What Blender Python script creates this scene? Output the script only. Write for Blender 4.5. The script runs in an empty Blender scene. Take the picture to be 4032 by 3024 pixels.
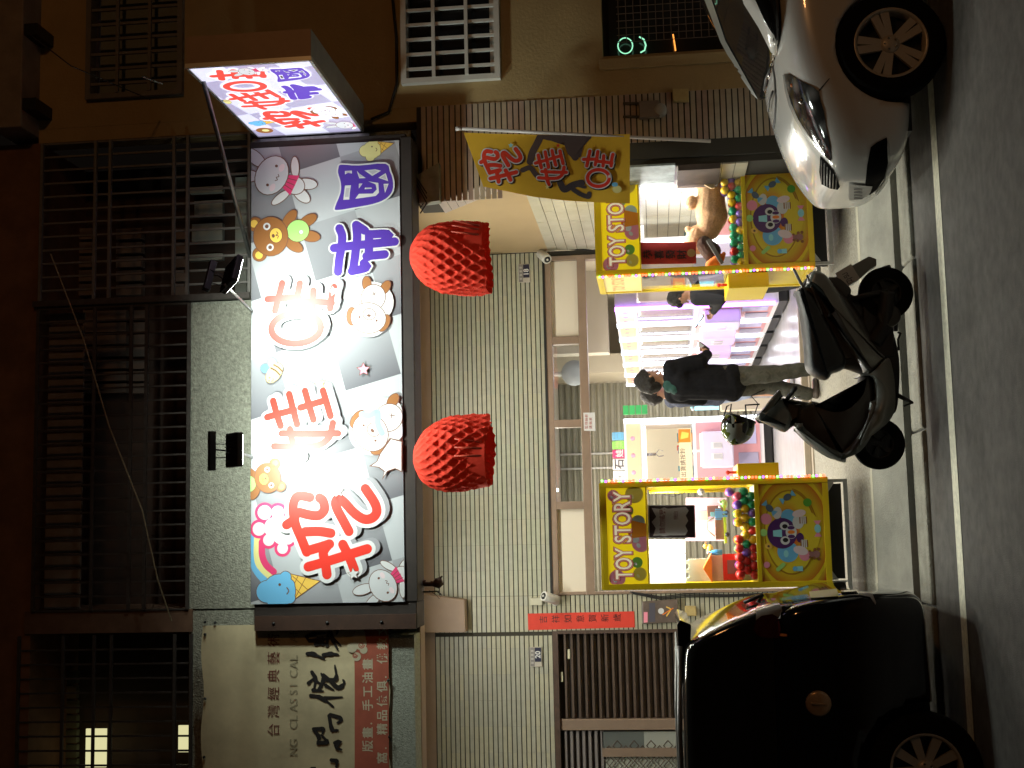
import bpy, bmesh, math, random
from mathutils import Vector, Matrix, noise
R = math.radians
pi = math.pi
sin, cos = math.sin, math.cos
sc = bpy.context.scene
COL = sc.collection
random.seed(7)

# ------------------------------------------------------------------ camera
# The photographer held the phone upright and the picture is stored lying on its side,
# so the camera is rolled a quarter turn: picture left is up.
FPX = 5000.0
CAM = Vector((0.0, 0.0, 1.9))
YAW, PIT, ROLL = R(6.6), math.atan(0.1088), 0.035
F_ = Vector((sin(YAW) * cos(PIT), cos(YAW) * cos(PIT), sin(PIT)))
R0 = Vector((cos(YAW), -sin(YAW), 0.0))
U0 = R0.cross(F_)
RR = R0 * cos(ROLL) - U0 * sin(ROLL)
UR = R0 * sin(ROLL) + U0 * cos(ROLL)
cam_data = bpy.data.cameras.new('camera')
cam_data.sensor_width = 36.0
cam_data.lens = FPX / 4032 * 36.0
cam_data.clip_start = 0.1
cam_data.clip_end = 500
cam = bpy.data.objects.new('camera', cam_data)
COL.objects.link(cam)
cam.matrix_world = Matrix((( -UR.x, RR.x, -F_.x, CAM.x), (-UR.y, RR.y, -F_.y, CAM.y),
                           (-UR.z, RR.z, -F_.z, CAM.z), (0, 0, 0, 1)))
sc.camera = cam

# ------------------------------------------------------------------ world, exposure
w = bpy.data.worlds.new('World')
sc.world = w
w.use_nodes = True
bg = w.node_tree.nodes['Background']
bg.inputs['Color'].default_value = (1.0, 0.74, 0.56, 1)
bg.inputs['Strength'].default_value = 0.0020
sc.view_settings.view_transform = 'Standard'
sc.view_settings.look = 'None'
sc.view_settings.exposure = 0.45
sc.view_settings.gamma = 1.0
sc.render.film_transparent = False
try:
    sc.cycles.max_bounces = 6
    sc.cycles.diffuse_bounces = 3
    sc.cycles.glossy_bounces = 3
    sc.cycles.transparent_max_bounces = 12
    sc.cycles.sample_clamp_indirect = 4.0
    sc.cycles.use_denoising = True
except Exception:
    pass

def area(name, loc, aim, size, power, color, sy=None, spread=180):
    d = bpy.data.lights.new(name, 'AREA')
    d.shape = 'RECTANGLE'
    d.size = size
    d.size_y = sy or size
    d.energy = power
    d.color = color
    d.spread = R(spread)
    o = bpy.data.objects.new(name, d)
    COL.objects.link(o)
    o.location = loc
    o.rotation_euler = (Vector(aim) - Vector(loc)).to_track_quat('-Z', 'Y').to_euler()
    return o

# assumed sodium street lamp, out of frame: bare point light added for orange light
sl = bpy.data.lights.new('street_lamp_light', 'POINT')
sl.energy = 115
sl.color = (1.0, 0.46, 0.16)
sl.shadow_soft_size = 0.25
slo = bpy.data.objects.new('street_lamp_light', sl)
COL.objects.link(slo)
slo.location = (6.2, 0.8, 5.0)

# ------------------------------------------------------------------ pixel rays (4032x3024 photo)
def ray(x, y):
    return F_ + RR * ((1512.0 - y) / FPX) - UR * ((x - 2016.0) / FPX)
def at(x, y, Y):
    d = ray(x, y)
    return CAM + d * ((Y - CAM.y) / d.y)
def atX(x, y, X):
    d = ray(x, y)
    return CAM + d * ((X - CAM.x) / d.x)
def atZ(x, y, Z):
    d = ray(x, y)
    return CAM + d * ((Z - CAM.z) / d.z)

# ------------------------------------------------------------------ materials
MATS = {}
def srgb(h):
    h = h.lstrip('#')
    c = [int(h[i:i + 2], 16) / 255 for i in (0, 2, 4)]
    return tuple((v / 12.92 if v <= 0.04045 else ((v + 0.055) / 1.055) ** 2.4) for v in c)
def pm(name, col, rough=0.6, metal=0.0, var=None, bump=None, emit=None, coat=0.0, spec=None, obj=True):
    """principled material; var=(scale, amount) colour mottling; bump=(scale, strength); emit=(colour, strength)"""
    if name in MATS:
        return MATS[name]
    if isinstance(col, str):
        col = srgb(col)
    m = bpy.data.materials.new(name)
    m.use_nodes = True
    nt = m.node_tree
    b = nt.nodes['Principled BSDF']
    b.inputs['Base Color'].default_value = (*col, 1)
    b.inputs['Roughness'].default_value = rough
    b.inputs['Metallic'].default_value = metal
    if coat:
        b.inputs['Coat Weight'].default_value = coat
        b.inputs['Coat Roughness'].default_value = 0.04
    if spec is not None:
        b.inputs['Specular IOR Level'].default_value = spec
    geo = None
    if var or bump:
        geo = nt.nodes.new('ShaderNodeNewGeometry')
    if var:
        n = nt.nodes.new('ShaderNodeTexNoise')
        n.inputs['Scale'].default_value = var[0]
        n.inputs['Detail'].default_value = 6
        n.inputs['Roughness'].default_value = 0.62
        nt.links.new(geo.outputs['Position'], n.inputs['Vector'])
        mp = nt.nodes.new('ShaderNodeMapRange')
        mp.inputs[1].default_value = 0.28
        mp.inputs[2].default_value = 0.72
        mp.inputs[3].default_value = 1 - var[1]
        mp.inputs[4].default_value = 1 + var[1]
        nt.links.new(n.outputs['Fac'], mp.inputs[0])
        mx = nt.nodes.new('ShaderNodeVectorMath')
        mx.operation = 'SCALE'
        mx.inputs[0].default_value = col
        nt.links.new(mp.outputs[0], mx.inputs['Scale'])
        nt.links.new(mx.outputs[0], b.inputs['Base Color'])
    if bump:
        n2 = nt.nodes.new('ShaderNodeTexNoise')
        n2.inputs['Scale'].default_value = bump[0]
        n2.inputs['Detail'].default_value = 4
        nt.links.new(geo.outputs['Position'], n2.inputs['Vector'])
        bp = nt.nodes.new('ShaderNodeBump')
        bp.inputs['Strength'].default_value = bump[1]
        bp.inputs['Distance'].default_value = 0.02
        nt.links.new(n2.outputs['Fac'], bp.inputs['Height'])
        nt.links.new(bp.outputs[0], b.inputs['Normal'])
    if emit:
        b.inputs['Emission Color'].default_value = (*emit[0], 1)
        b.inputs['Emission Strength'].default_value = emit[1]
    MATS[name] = m
    return m
def glass(name, tint=(1, 1, 1), refl=0.12, rough=0.02):
    if name in MATS:
        return MATS[name]
    m = bpy.data.materials.new(name)
    m.use_nodes = True
    nt = m.node_tree
    for n in list(nt.nodes):
        nt.nodes.remove(n)
    out = nt.nodes.new('ShaderNodeOutputMaterial')
    tr = nt.nodes.new('ShaderNodeBsdfTransparent')
    tr.inputs[0].default_value = (*tint, 1)
    gl = nt.nodes.new('ShaderNodeBsdfGlossy')
    gl.inputs['Roughness'].default_value = rough
    lw = nt.nodes.new('ShaderNodeLayerWeight')
    lw.inputs[0].default_value = 0.25
    mr = nt.nodes.new('ShaderNodeMapRange')
    mr.inputs[3].default_value = refl * 0.5
    mr.inputs[4].default_value = min(1, refl * 6)
    nt.links.new(lw.outputs['Fresnel'], mr.inputs[0])
    mx = nt.nodes.new('ShaderNodeMixShader')
    nt.links.new(mr.outputs[0], mx.inputs[0])
    nt.links.new(tr.outputs[0], mx.inputs[1])
    nt.links.new(gl.outputs[0], mx.inputs[2])
    nt.links.new(mx.outputs[0], out.inputs[0])
    MATS[name] = m
    return m

# ------------------------------------------------------------------ mesh builder
ORG = {}
class MB:
    def __init__(self):
        self.v, self.f, self.m, self.mats = [], [], [], []
        self.smooth = []
    def mi(self, mat):
        if mat is None:
            return 0
        if mat not in self.mats:
            self.mats.append(mat)
        return self.mats.index(mat)
    def add(self, vs, fs, mat=None, smooth=False):
        o = len(self.v)
        i = self.mi(mat)
        self.v += [Vector(p) for p in vs]
        for f in fs:
            self.f.append([o + k for k in f])
            self.m.append(i)
            self.smooth.append(smooth)
        return self
    def box(self, x0, x1, y0, y1, z0, z1, mat=None):
        if x0 > x1: x0, x1 = x1, x0
        if y0 > y1: y0, y1 = y1, y0
        if z0 > z1: z0, z1 = z1, z0
        vs = [(x, y, z) for x in (x0, x1) for y in (y0, y1) for z in (z0, z1)]
        fs = [(0, 1, 3, 2), (4, 6, 7, 5), (0, 4, 5, 1), (2, 3, 7, 6), (0, 2, 6, 4), (1, 5, 7, 3)]
        return self.add(vs, fs, mat)
    def obox(self, c, sx, sy, sz, M, mat=None):
        vs = [Vector(c) + M @ Vector((x * sx / 2, y * sy / 2, z * sz / 2)) for x in (-1, 1) for y in (-1, 1) for z in (-1, 1)]
        fs = [(0, 1, 3, 2), (4, 6, 7, 5), (0, 4, 5, 1), (2, 3, 7, 6), (0, 2, 6, 4), (1, 5, 7, 3)]
        return self.add(vs, fs, mat)
    def quad(self, a, b, c, d, mat=None):
        return self.add([a, b, c, d], [(0, 1, 2, 3)], mat)
    def tube(self, path, r, n=8, mat=None, caps=True, closed=False):
        path = [Vector(p) for p in path]
        N = len(path)
        rs = r if isinstance(r, (list, tuple)) else [r] * N
        vs, fs = [], []
        ref = None
        for i, p in enumerate(path):
            if closed:
                t = path[(i + 1) % N] - path[i - 1]
            else:
                t = path[min(i + 1, N - 1)] - path[max(i - 1, 0)]
            if t.length < 1e-9:
                t = Vector((0, 0, 1))
            t.normalize()
            if ref is None:
                ref = Vector((0, 0, 1)) if abs(t.z) < 0.9 else Vector((1, 0, 0))
            a = (ref - t * ref.dot(t))
            if a.length < 1e-6:
                a = t.orthogonal()
            a.normalize()
            ref = a
            b = t.cross(a)
            for k in range(n):
                th = 2 * pi * k / n
                vs.append(p + (a * cos(th) + b * sin(th)) * rs[i])
        for i in range(N if closed else N - 1):
            j = (i + 1) % N
            for k in range(n):
                fs.append((i * n + k, i * n + (k + 1) % n, j * n + (k + 1) % n, j * n + k))
        if caps and not closed:
            fs.append(tuple(reversed(range(n))))
            fs.append(tuple(range((N - 1) * n, N * n)))
        return self.add(vs, fs, mat, n > 5)
    def lathe(self, prof, M=None, n=24, mat=None, smooth=True, cap=True):
        """prof: list of (r, z) in local space, M: matrix"""
        M = M or Matrix.Identity(4)
        vs, fs = [], []
        for (r, z) in prof:
            for k in range(n):
                th = 2 * pi * k / n
                vs.append(M @ Vector((r * cos(th), r * sin(th), z)))
        for i in range(len(prof) - 1):
            for k in range(n):
                fs.append((i * n + k, i * n + (k + 1) % n, (i + 1) * n + (k + 1) % n, (i + 1) * n + k))
        if cap:
            fs.append(tuple(reversed(range(n))))
            fs.append(tuple(range((len(prof) - 1) * n, len(prof) * n)))
        return self.add(vs, fs, mat, smooth)
    def sphere(self, c, r, mat=None, nu=16, nv=10, sc_=(1, 1, 1), M=None):
        c = Vector(c)
        vs, fs = [], []
        for i in range(nv + 1):
            ph = pi * i / nv
            for k in range(nu):
                th = 2 * pi * k / nu
                p = Vector((r * sc_[0] * sin(ph) * cos(th), r * sc_[1] * sin(ph) * sin(th), r * sc_[2] * cos(ph)))
                if M is not None:
                    p = M @ p
                vs.append(c + p)
        for i in range(nv):
            for k in range(nu):
                fs.append((i * nu + k, (i + 1) * nu + k, (i + 1) * nu + (k + 1) % nu, i * nu + (k + 1) % nu))
        return self.add(vs, fs, mat, True)
    def grid(self, fn, nu, nv, mat=None, smooth=True):
        vs = [fn(i / nu, j / nv) for j in range(nv + 1) for i in range(nu + 1)]
        fs = [(j * (nu + 1) + i, j * (nu + 1) + i + 1, (j + 1) * (nu + 1) + i + 1, (j + 1) * (nu + 1) + i) for j in range(nv) for i in range(nu)]
        return self.add(vs, fs, mat, smooth)
    def prism(self, poly, vec, mat=None):
        """poly: list of 3D points (planar), extruded by vec"""
        n = len(poly)
        vec = Vector(vec)
        vs = [Vector(p) for p in poly] + [Vector(p) + vec for p in poly]
        fs = [tuple(range(n)), tuple(reversed(range(n, 2 * n)))]
        fs += [(i, (i + 1) % n, n + (i + 1) % n, n + i) for i in range(n)]
        return self.add(vs, fs, mat)
    def build(self, name, mat=None, parent=None, bevel=0.0, seg=2, local=False, fix=True):
        me = bpy.data.meshes.new(name)
        if mat is not None and not self.mats:
            self.mats = [mat]
        base = Vector((0, 0, 0))
        if parent is not None:
            base = ORG.get(parent.name, Vector((0, 0, 0)))
        elif self.v:
            xs = [p.x for p in self.v]; ys = [p.y for p in self.v]; zs = [p.z for p in self.v]
            base = Vector(((min(xs) + max(xs)) / 2, (min(ys) + max(ys)) / 2, min(zs)))
        if local:
            base = Vector((0, 0, 0))
        me.from_pydata([tuple(p - base) for p in self.v], [], self.f)
        for mt in self.mats:
            me.materials.append(mt)
        me.polygons.foreach_set('material_index', self.m)
        me.polygons.foreach_set('use_smooth', self.smooth)
        if fix:
            bm = bmesh.new(); bm.from_mesh(me)
            bmesh.ops.recalc_face_normals(bm, faces=bm.faces)
            bm.to_mesh(me); bm.free()
        me.update()
        o = bpy.data.objects.new(name, me)
        COL.objects.link(o)
        if parent is not None:
            o.parent = parent
            ORG[o.name] = base
        else:
            o.location = base
            ORG[o.name] = base
        if bevel:
            md = o.modifiers.new('bevel', 'BEVEL')
            md.width = bevel
            md.segments = seg
            md.limit_method = 'ANGLE'
            md.angle_limit = R(40)
        return o

def tag(o, label=None, cat=None, group=None, kind=None):
    if label: o['label'] = label
    if cat: o['category'] = cat
    if group: o['group'] = group
    if kind: o['kind'] = kind
    return o
def thing(name, loc, label, cat, group=None, rotz=0.0):
    e = bpy.data.objects.new(name, None)
    COL.objects.link(e)
    e.empty_display_size = 0.2
    e.location = loc
    e.rotation_euler = (0, 0, rotz)
    ORG[e.name] = Vector(loc)
    return tag(e, label, cat, group)
def mod_apply(o):
    dg = bpy.context.evaluated_depsgraph_get()
    dg.update()
    me = bpy.data.meshes.new_from_object(o.evaluated_get(dg))
    o.modifiers.clear()
    old = o.data
    o.data = me
    bpy.data.meshes.remove(old)
    return o
def copy_tree(o, parent=None):
    c = o.copy()
    COL.objects.link(c)
    c.parent = parent
    for ch in list(o.children):
        copy_tree(ch, c)
    return c
def boxes(name, lst, mat, parent, bevel=0.0):
    b = MB()
    for q in lst:
        b.box(*q)
    return b.build(name, mat, parent, bevel)

# flat print / lettering drawn on a rectangular surface, in metres from its upper left corner
def catmull(pts, k=6):
    if len(pts) < 3:
        return [tuple(p) for p in pts]
    P = [Vector((p[0], p[1])) for p in pts]
    P = [P[0] * 2 - P[1]] + P + [P[-1] * 2 - P[-2]]
    out = []
    for i in range(1, len(P) - 2):
        for j in range(k):
            t = j / k
            a = 0.5 * ((2 * P[i]) + (P[i + 1] - P[i - 1]) * t + (2 * P[i - 1] - 5 * P[i] + 4 * P[i + 1] - P[i + 2]) * t * t + (3 * P[i] - P[i - 1] - 3 * P[i + 1] + P[i + 2]) * t ** 3)
            out.append((a.x, a.y))
    out.append((P[-2].x, P[-2].y))
    return out
FONT_CACHE = {}
def text_polys(s, bold=0.0):
    key = (s, bold)
    if key in FONT_CACHE:
        return FONT_CACHE[key]
    cu = bpy.data.curves.new('t', 'FONT')
    cu.body = s
    cu.size = 1.0
    cu.offset = bold
    cu.resolution_u = 3
    o = bpy.data.objects.new('t', cu)
    COL.objects.link(o)
    dg = bpy.context.evaluated_depsgraph_get()
    dg.update()
    me = bpy.data.meshes.new_from_object(o.evaluated_get(dg))
    vs = [(v.co.x, v.co.y) for v in me.vertices]
    fs = [tuple(p.vertices) for p in me.polygons]
    bpy.data.objects.remove(o)
    bpy.data.curves.remove(cu)
    bpy.data.meshes.remove(me)
    FONT_CACHE[key] = (vs, fs)
    return vs, fs
class Art:
    """draws flat coloured shapes as thin layers on a plane. O upper-left corner, ex right, ey down, n towards the viewer"""
    def __init__(self, O, ex, ey, parent, n=None, step=0.00008, lift=0.0006):
        self.O = Vector(O); self.ex = Vector(ex).normalized(); self.ey = Vector(ey).normalized()
        self.n = Vector(n).normalized() if n is not None else self.ex.cross(self.ey).normalized() * -1
        self.parent = parent; self.L = 0; self.step = step; self.lift = lift
        self.mb = MB()
        self.clip = None
    def P(self, s, t):
        if self.clip:
            s = min(max(s, self.clip[0]), self.clip[2]); t = min(max(t, self.clip[1]), self.clip[3])
        return self.O + self.ex * s + self.ey * t + self.n * (self.lift + self.step * self.L)
    def poly(self, pts, mat):
        self.mb.add([self.P(*p) for p in pts], [tuple(range(len(pts)))], mat); self.L += 1
    def ell(self, cx, cy, rx, ry=None, rot=0, mat=None, n=22, outline=None, ow=0.004):
        ry = ry or rx
        if outline:
            self.ell(cx, cy, rx + ow, ry + ow, rot, outline, n)
        c, s_ = cos(rot), sin(rot)
        self.poly([(cx + rx * cos(2 * pi * k / n) * c - ry * sin(2 * pi * k / n) * s_, cy + rx * cos(2 * pi * k / n) * s_ + ry * sin(2 * pi * k / n) * c) for k in range(n)], mat)
    def rib(self, pts, hw, mat, smooth=True, k=6, closed=False):
        if closed:
            pts = list(pts) + [pts[0]]
        p = catmull(pts, k) if smooth else [tuple(q) for q in pts]
        p = [Vector(q) for q in p]
        q = [p[0]]
        for a in p[1:]:
            if (a - q[-1]).length > 1e-5:
                q.append(a)
        p = q
        N = len(p)
        if N < 2:
            self.ell(p[0].x, p[0].y, hw, hw, 0, mat, 12); return
        vs, fs = [], []
        for i in range(N):
            t = (p[min(i + 1, N - 1)] - p[max(i - 1, 0)])
            if closed and i in (0, N - 1):
                t = p[1] - p[-2]
            if t.length < 1e-9: t = Vector((1, 0))
            t.normalize()
            nn = Vector((-t.y, t.x))
            # keep the width at corners
            if 0 < i < N - 1:
                d1 = (p[i] - p[i - 1]).normalized()
                cc = max(0.6, abs(d1.dot(t)))
            else:
                cc = 1
            h = hw[i * (len(hw) - 1) // (N - 1)] if isinstance(hw, (list, tuple)) else hw
            vs += [p[i] + nn * h / cc, p[i] - nn * h / cc]
        for i in range(N - 1):
            fs.append((2 * i, 2 * i + 1, 2 * i + 3, 2 * i + 2))
        h0 = hw[0] if isinstance(hw, (list, tuple)) else hw
        h1 = hw[-1] if isinstance(hw, (list, tuple)) else hw
        for (c, d, h, base) in (() if closed else ((p[0], p[0] - p[1], h0, 0), (p[-1], p[-1] - p[-2], h1, 2 * (N - 1)))):
            a0 = math.atan2(d.y, d.x)
            fan = [c + Vector((cos(a0 + th), sin(a0 + th))) * h for th in [pi / 2 - pi * j / 8 for j in range(9)]]
            o = len(vs)
            vs += fan
            fs.append(tuple(range(o, o + 9)))
        nn_ = len(vs)
        self.mb.add([self.P(*v) + self.n * (0.00006 * min(i, 2 * N) / (2 * N)) for i, v in enumerate(vs)], fs, mat); self.L += 1
    def text(self, s, x, y, size, mat, bold=0.0, ang=0.0, sx=1.0, fit=None, center=False):
        """x, y = left end of the baseline; size = em height; fit = width to fill"""
        vs, fs = text_polys(s, bold)
        if not vs:
            return
        x0 = min(v[0] for v in vs); x1 = max(v[0] for v in vs)
        kx = size * sx
        if fit:
            kx = fit / max(1e-6, x1 - x0)
        off = -x0 * kx
        if center:
            off -= (x1 - x0) * kx / 2
        c, s_ = cos(ang), sin(ang)
        pts = []
        for v in vs:
            a, b = v[0] * kx + off, -v[1] * size
            pts.append(self.P(x + a * c - b * s_, y + a * s_ + b * c))
        self.mb.add(pts, fs, mat); self.L += 1
    def star(self, cx, cy, r, mat, outline=None, rot=0, ow=0.004):
        def pts(rr):
            return [(cx + (rr if k % 2 == 0 else rr * 0.48) * sin(rot + pi * k / 5), cy - (rr if k % 2 == 0 else rr * 0.48) * cos(rot + pi * k / 5)) for k in range(10)]
        if outline:
            self.poly(pts(r + ow * 2), outline)
        self.poly(pts(r), mat)
    def flush(self, name, parent=None):
        if not self.mb.v:
            return None
        o = self.mb.build(name, None, parent or self.parent, fix=False)
        self.mb = MB()
        return o
# ================================================================== planes of the place
YF = 10.2      # street front of the buildings
YS = 9.85      # face of the main sign
YB = 13.2      # shop fronts at the back of the arcade
FLOOR = 0.36   # shop floor
def ex_(x, y, Y): return at(x, y, Y).x
def ez_(x, y, Y): return at(x, y, Y).z

M_asphalt = pm('asphalt', (0.125, 0.118, 0.108), 0.85, var=(9, 0.28), bump=(160, 0.5))
M_conc = pm('worn_concrete', (0.34, 0.33, 0.28), 0.8, var=(3.5, 0.22), bump=(90, 0.35))
M_conc2 = pm('kerb_concrete', (0.30, 0.29, 0.24), 0.85, var=(7, 0.3), bump=(60, 0.6))
M_pebble = pm('pebble_wash', (0.33, 0.31, 0.25), 0.75, var=(55, 0.45), bump=(140, 0.6))
M_line = pm('road_paint', (0.85, 0.83, 0.66), 0.7, var=(22, 0.22))
M_groove = pm('dirt_groove', (0.03, 0.026, 0.022), 0.95)
M_plaster_pink = pm('plaster_pinkish', (0.36, 0.27, 0.215), 0.8, var=(4, 0.07))
M_plaster = pm('plaster_beige', (0.40, 0.29, 0.135), 0.8, var=(3, 0.1), bump=(40, 0.2))
M_plaster_in = pm('plaster_side_wall', (0.42, 0.31, 0.17), 0.75, var=(2, 0.05))
M_pebbledash = pm('pebbledash', (0.33, 0.335, 0.27), 0.9, var=(30, 0.42), bump=(70, 0.9))
M_dark = pm('dark_void', (0.02, 0.014, 0.011), 0.9)
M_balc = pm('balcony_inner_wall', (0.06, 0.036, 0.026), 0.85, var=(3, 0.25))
M_iron = pm('painted_iron', (0.075, 0.065, 0.058), 0.5, 0.2, var=(20, 0.3))
M_iron_l = pm('grille_pale_iron', (0.19, 0.18, 0.165), 0.5, 0.1, var=(20, 0.2))
M_white = pm('white_paint', (0.72, 0.72, 0.68), 0.45, var=(10, 0.06))
M_frame = pm('bronze_frame', (0.30, 0.22, 0.165), 0.4, 0.3, var=(8, 0.1))
M_brown = pm('dark_brown_frame', (0.07, 0.042, 0.03), 0.6, var=(12, 0.3))
M_black = pm('black_plastic', (0.012, 0.012, 0.012), 0.45)
M_rubber = pm('cable_rubber', (0.02, 0.02, 0.02), 0.6)
M_grout = pm('tile_grout', (0.05, 0.046, 0.036), 0.95)
T_mats = [pm('strip_tile_%s' % n, c, 0.38, var=(14, 0.10)) for n, c in (('sage', (0.385, 0.40, 0.305)), ('cream', (0.41, 0.40, 0.30)), ('grey', (0.375, 0.375, 0.305)))]
P_mats = [pm('pier_tile_%s' % n, c, 0.45, var=(12, 0.14)) for n, c in (('tan', (0.37, 0.30, 0.22)), ('rose', (0.36, 0.27, 0.22)), ('stone', (0.39, 0.345, 0.265)))]

# ------------------------------------------------------------------ ground
def sheet(name, y0, y1, z0, z1, mat, x0=-30, x1=30, n=1):
    b = MB()
    b.quad((x0, y0, z0), (x1, y0, z0), (x1, y1, z1), (x0, y1, z1), mat)
    return tag(b.build(name, mat), kind='structure')
KY = 9.12
sheet('road', -20, KY + 0.3, 0.0, 0.0, M_asphalt, -60, 60)
ly = atZ(3740, 1512, 0.0).y
sheet('road_edge_line', ly - 0.075, ly + 0.085, 0.004, 0.004, M_line)
apron_pts = [(KY + 0.44, 0.06), (9.80, 0.12), (9.98, 0.185), (10.10, 0.215)]
b = MB()
for (a, c) in zip(apron_pts[:-1], apron_pts[1:]):
    b.quad((-30, a[0], a[1]), (30, a[0], a[1]), (30, c[0], c[1]), (-30, c[0], c[1]), M_conc)
b.quad((-30, KY + 0.44, -0.2), (30, KY + 0.44, -0.2), (30, KY + 0.44, 0.06), (-30, KY + 0.44, 0.06), M_conc)
tag(b.build('pavement', M_conc), kind='structure')
M_strip = pm('pale_edging', (0.50, 0.47, 0.36), 0.7, var=(10, 0.1))
sheet('pavement_edging', 10.10, 10.17, 0.216, 0.222, M_strip)
b = MB()
b.quad((-30, 10.17, 0.222), (30, 10.17, 0.222), (30, YB - 0.12, 0.30), (-30, YB - 0.12, 0.30), M_pebble)
tag(b.build('arcade_floor', M_pebble), kind='structure')
sheet('gutter_groove', KY + 0.3, KY + 0.45, 0.006, 0.006, M_groove)
kerb = tag(thing('kerb', (0, KY, 0), None, None), kind='structure')
rk = random.Random(3)
xk = -7.9
while xk < 7:
    L = 1.22
    b = MB()
    jz = rk.uniform(-0.006, 0.006); jy = rk.uniform(-0.012, 0.012)
    b.box(xk, xk + L - 0.012, KY - 0.02 + jy, KY + 0.345 + jy, -0.1, 0.03 + jz, M_conc2)
    b.build('kerb_stone', M_conc2, kerb, 0.02, 2)
    xk += L

# ------------------------------------------------------------------ shophouse (number 18 and 20)
house = thing('shophouse', (-1.0, YF, 0.2), 'tiled shophouse with a deep arcade behind the long white cartoon sign', 'building')
XL, XR = -7.0, ex_(1885, 709, YF)               # right end of the arcade
XPIER = ex_(2560, 640, YF)                      # street corner of the right pier, low down
zt = lambda x, y=1500, Y=YF: ez_(x, y, Y)
z_sp_top, z_sp_bot = zt(750, 1700), zt(1000, 1700)
# spandrel between the balcony and the sign (two panels with a crack between)
xa, xc, xb = XL, ex_(850, 2400, YF), ex_(850, 1187, YF)
z_fb = zt(1628, 1500)
b = MB()
b.box(xc + 0.008, xb, YF, YF + 0.25, z_fb, z_sp_top)
b.box(xb, ex_(1000, 545, YF), YF + 0.02, YF + 0.25, z_fb, zt(985, 900))
b.build('spandrel_wall', M_pebbledash, house)
b = MB(); b.box(XL, xc - 0.008, YF, YF + 0.25, z_fb, z_sp_top)
b.build('spandrel_wall', M_pebbledash, house)
# fascia beam along the arcade and its ceiling
zc = z_fb + 0.55
b = MB(); b.box(XL, XPIER + 0.1, YF + 0.25, YB + 0.2, zc, zc + 0.15)
b.build('arcade_ceiling', M_plaster_pink, house)
b = MB(); b.box(XL, ex_(1640, 640, YF), YF + 0.001, YF + 0.2, z_fb - 0.03, z_fb - 0.001)
b.build('fascia_edge', M_plaster_pink, house, 0.01)
b = MB(); b.box(XL, ex_(1580, 2500, 9.95), 9.95, YF - 0.001, at(1633, 2700, 9.95).z, at(1500, 2700, 9.95).z); b.build('lower_fascia', pm('fine_pebbledash', (0.36, 0.385, 0.32), 0.9, var=(40, 0.3), bump=(110, 0.8)), house)
# back plane: plaster band, tiles, door opening
z_tile = ez_(1697, 1500, YB)
xo_l, xo_r = ex_(2300, 2342, YB), ex_(2300, 1004, YB)       # opening
z_op = ez_(2152, 1650, YB)
x18_l = ex_(1900, 2490, YB)
XSW = ex_(2100, 992, YB)                        # arcade side wall plane (right)
b = MB()
b.box(XL, XSW + 0.3, YB, YB + 0.2, z_tile, zc)
b.build('plaster_band', M_plaster_pink, house)
b = MB()
b.box(xo_l, xo_r, YB + 0.012, YB + 0.2, z_op, z_tile)
b.box(x18_l - 0.02, xo_l, YB + 0.012, YB + 0.2, 0.2, z_tile)
b.box(xo_r, XSW, YB + 0.012, YB + 0.2, 0.2, z_tile)
b.box(XL, x18_l - 0.02, YB + 0.012, YB + 0.2, ez_(2180, 2700, YB), z_tile)
b.build('tile_bed', M_grout, house)
# strip tiles, one by one
TP, TL = 0.0487, 0.262
tile_me = {}
def tile_mesh(l, h, mat, d=0.014):
    key = (round(l, 3), round(h, 3), mat.name)
    if key not in tile_me:
        t = MB(); t.box(0, l, -d, 0, 0, h, mat)
        me = bpy.data.meshes.new('tile')
        me.from_pydata([tuple(p) for p in t.v], [], t.f); me.materials.append(mat); me.update()
        tile_me[key] = me
    return tile_me[key]
def lay_tiles(name, parent, x0, x1, z0, z1, Y, mats, TL=TL, TP=TP, seed=1, limit=300, pick=None, skip=None, d=0.014):
    r = random.Random(seed)
    base = ORG[parent.name]
    rest = MB(); cnt = 0
    rows = int((z1 - z0) / TP)
    for i in range(rows):
        z = z1 - (i + 1) * TP
        x = x0; c = 0
        while x < x1 - 0.01:
            l = min(TL, x1 - x) - 0.0012
            if not (skip and skip(x + l / 2, z)):
                k = (int((x - x0) / TL * 0.6) + r.choice((0, 0, 0, 1, 2))) % 3 if r.random() < 0.45 else r.choice((0, 0, 1, 1, 2))
                mt = mats[k]
                jy = r.uniform(-0.0022, 0.0022)
                if (pick is None or pick(x, z)) and cnt < limit:
                    o = bpy.data.objects.new(name, tile_mesh(l, TP - 0.011, mt, d))
                    COL.objects.link(o); o.parent = parent
                    o.location = Vector((x, Y + jy, z)) - base
                    cnt += 1
                else:
                    rest.box(x, x + l, Y - d + jy, Y + jy, z, z + TP - 0.011, mt)
            x += TL; c += 1
    return cnt, rest
house_rest = MB()
n1, r1 = lay_tiles('wall_tile', house, xo_l, XSW - 0.01, z_op, z_tile, YB + 0.012, T_mats, seed=2, limit=200)
n2, r2 = lay_tiles('wall_tile', house, XL + 0.03, x18_l - 0.04, ez_(2180, 2700, YB), z_tile, YB + 0.012, [T_mats[2], T_mats[1], T_mats[2]], seed=3, limit=95, pick=lambda x, z: x > ex_(2000, 3030, YB))
n3, r3 = lay_tiles('wall_tile', house, x18_l, xo_l - 0.002, 0.3, z_tile, YB + 0.012, [T_mats[1], T_mats[1], T_mats[2]], seed=4, limit=0)
for r_ in (r1, r2, r3):
    o_ = len(house_rest.v)
    for p in [0]:
        for f, mi_ in zip(r_.f, r_.m):
            house_rest.f.append([k + o_ for k in f]); house_rest.m.append(house_rest.mi(r_.mats[mi_])); house_rest.smooth.append(False)
        house_rest.v += r_.v
tag(house_rest.build('wall_tile_field', None, house), kind='stuff')
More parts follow.
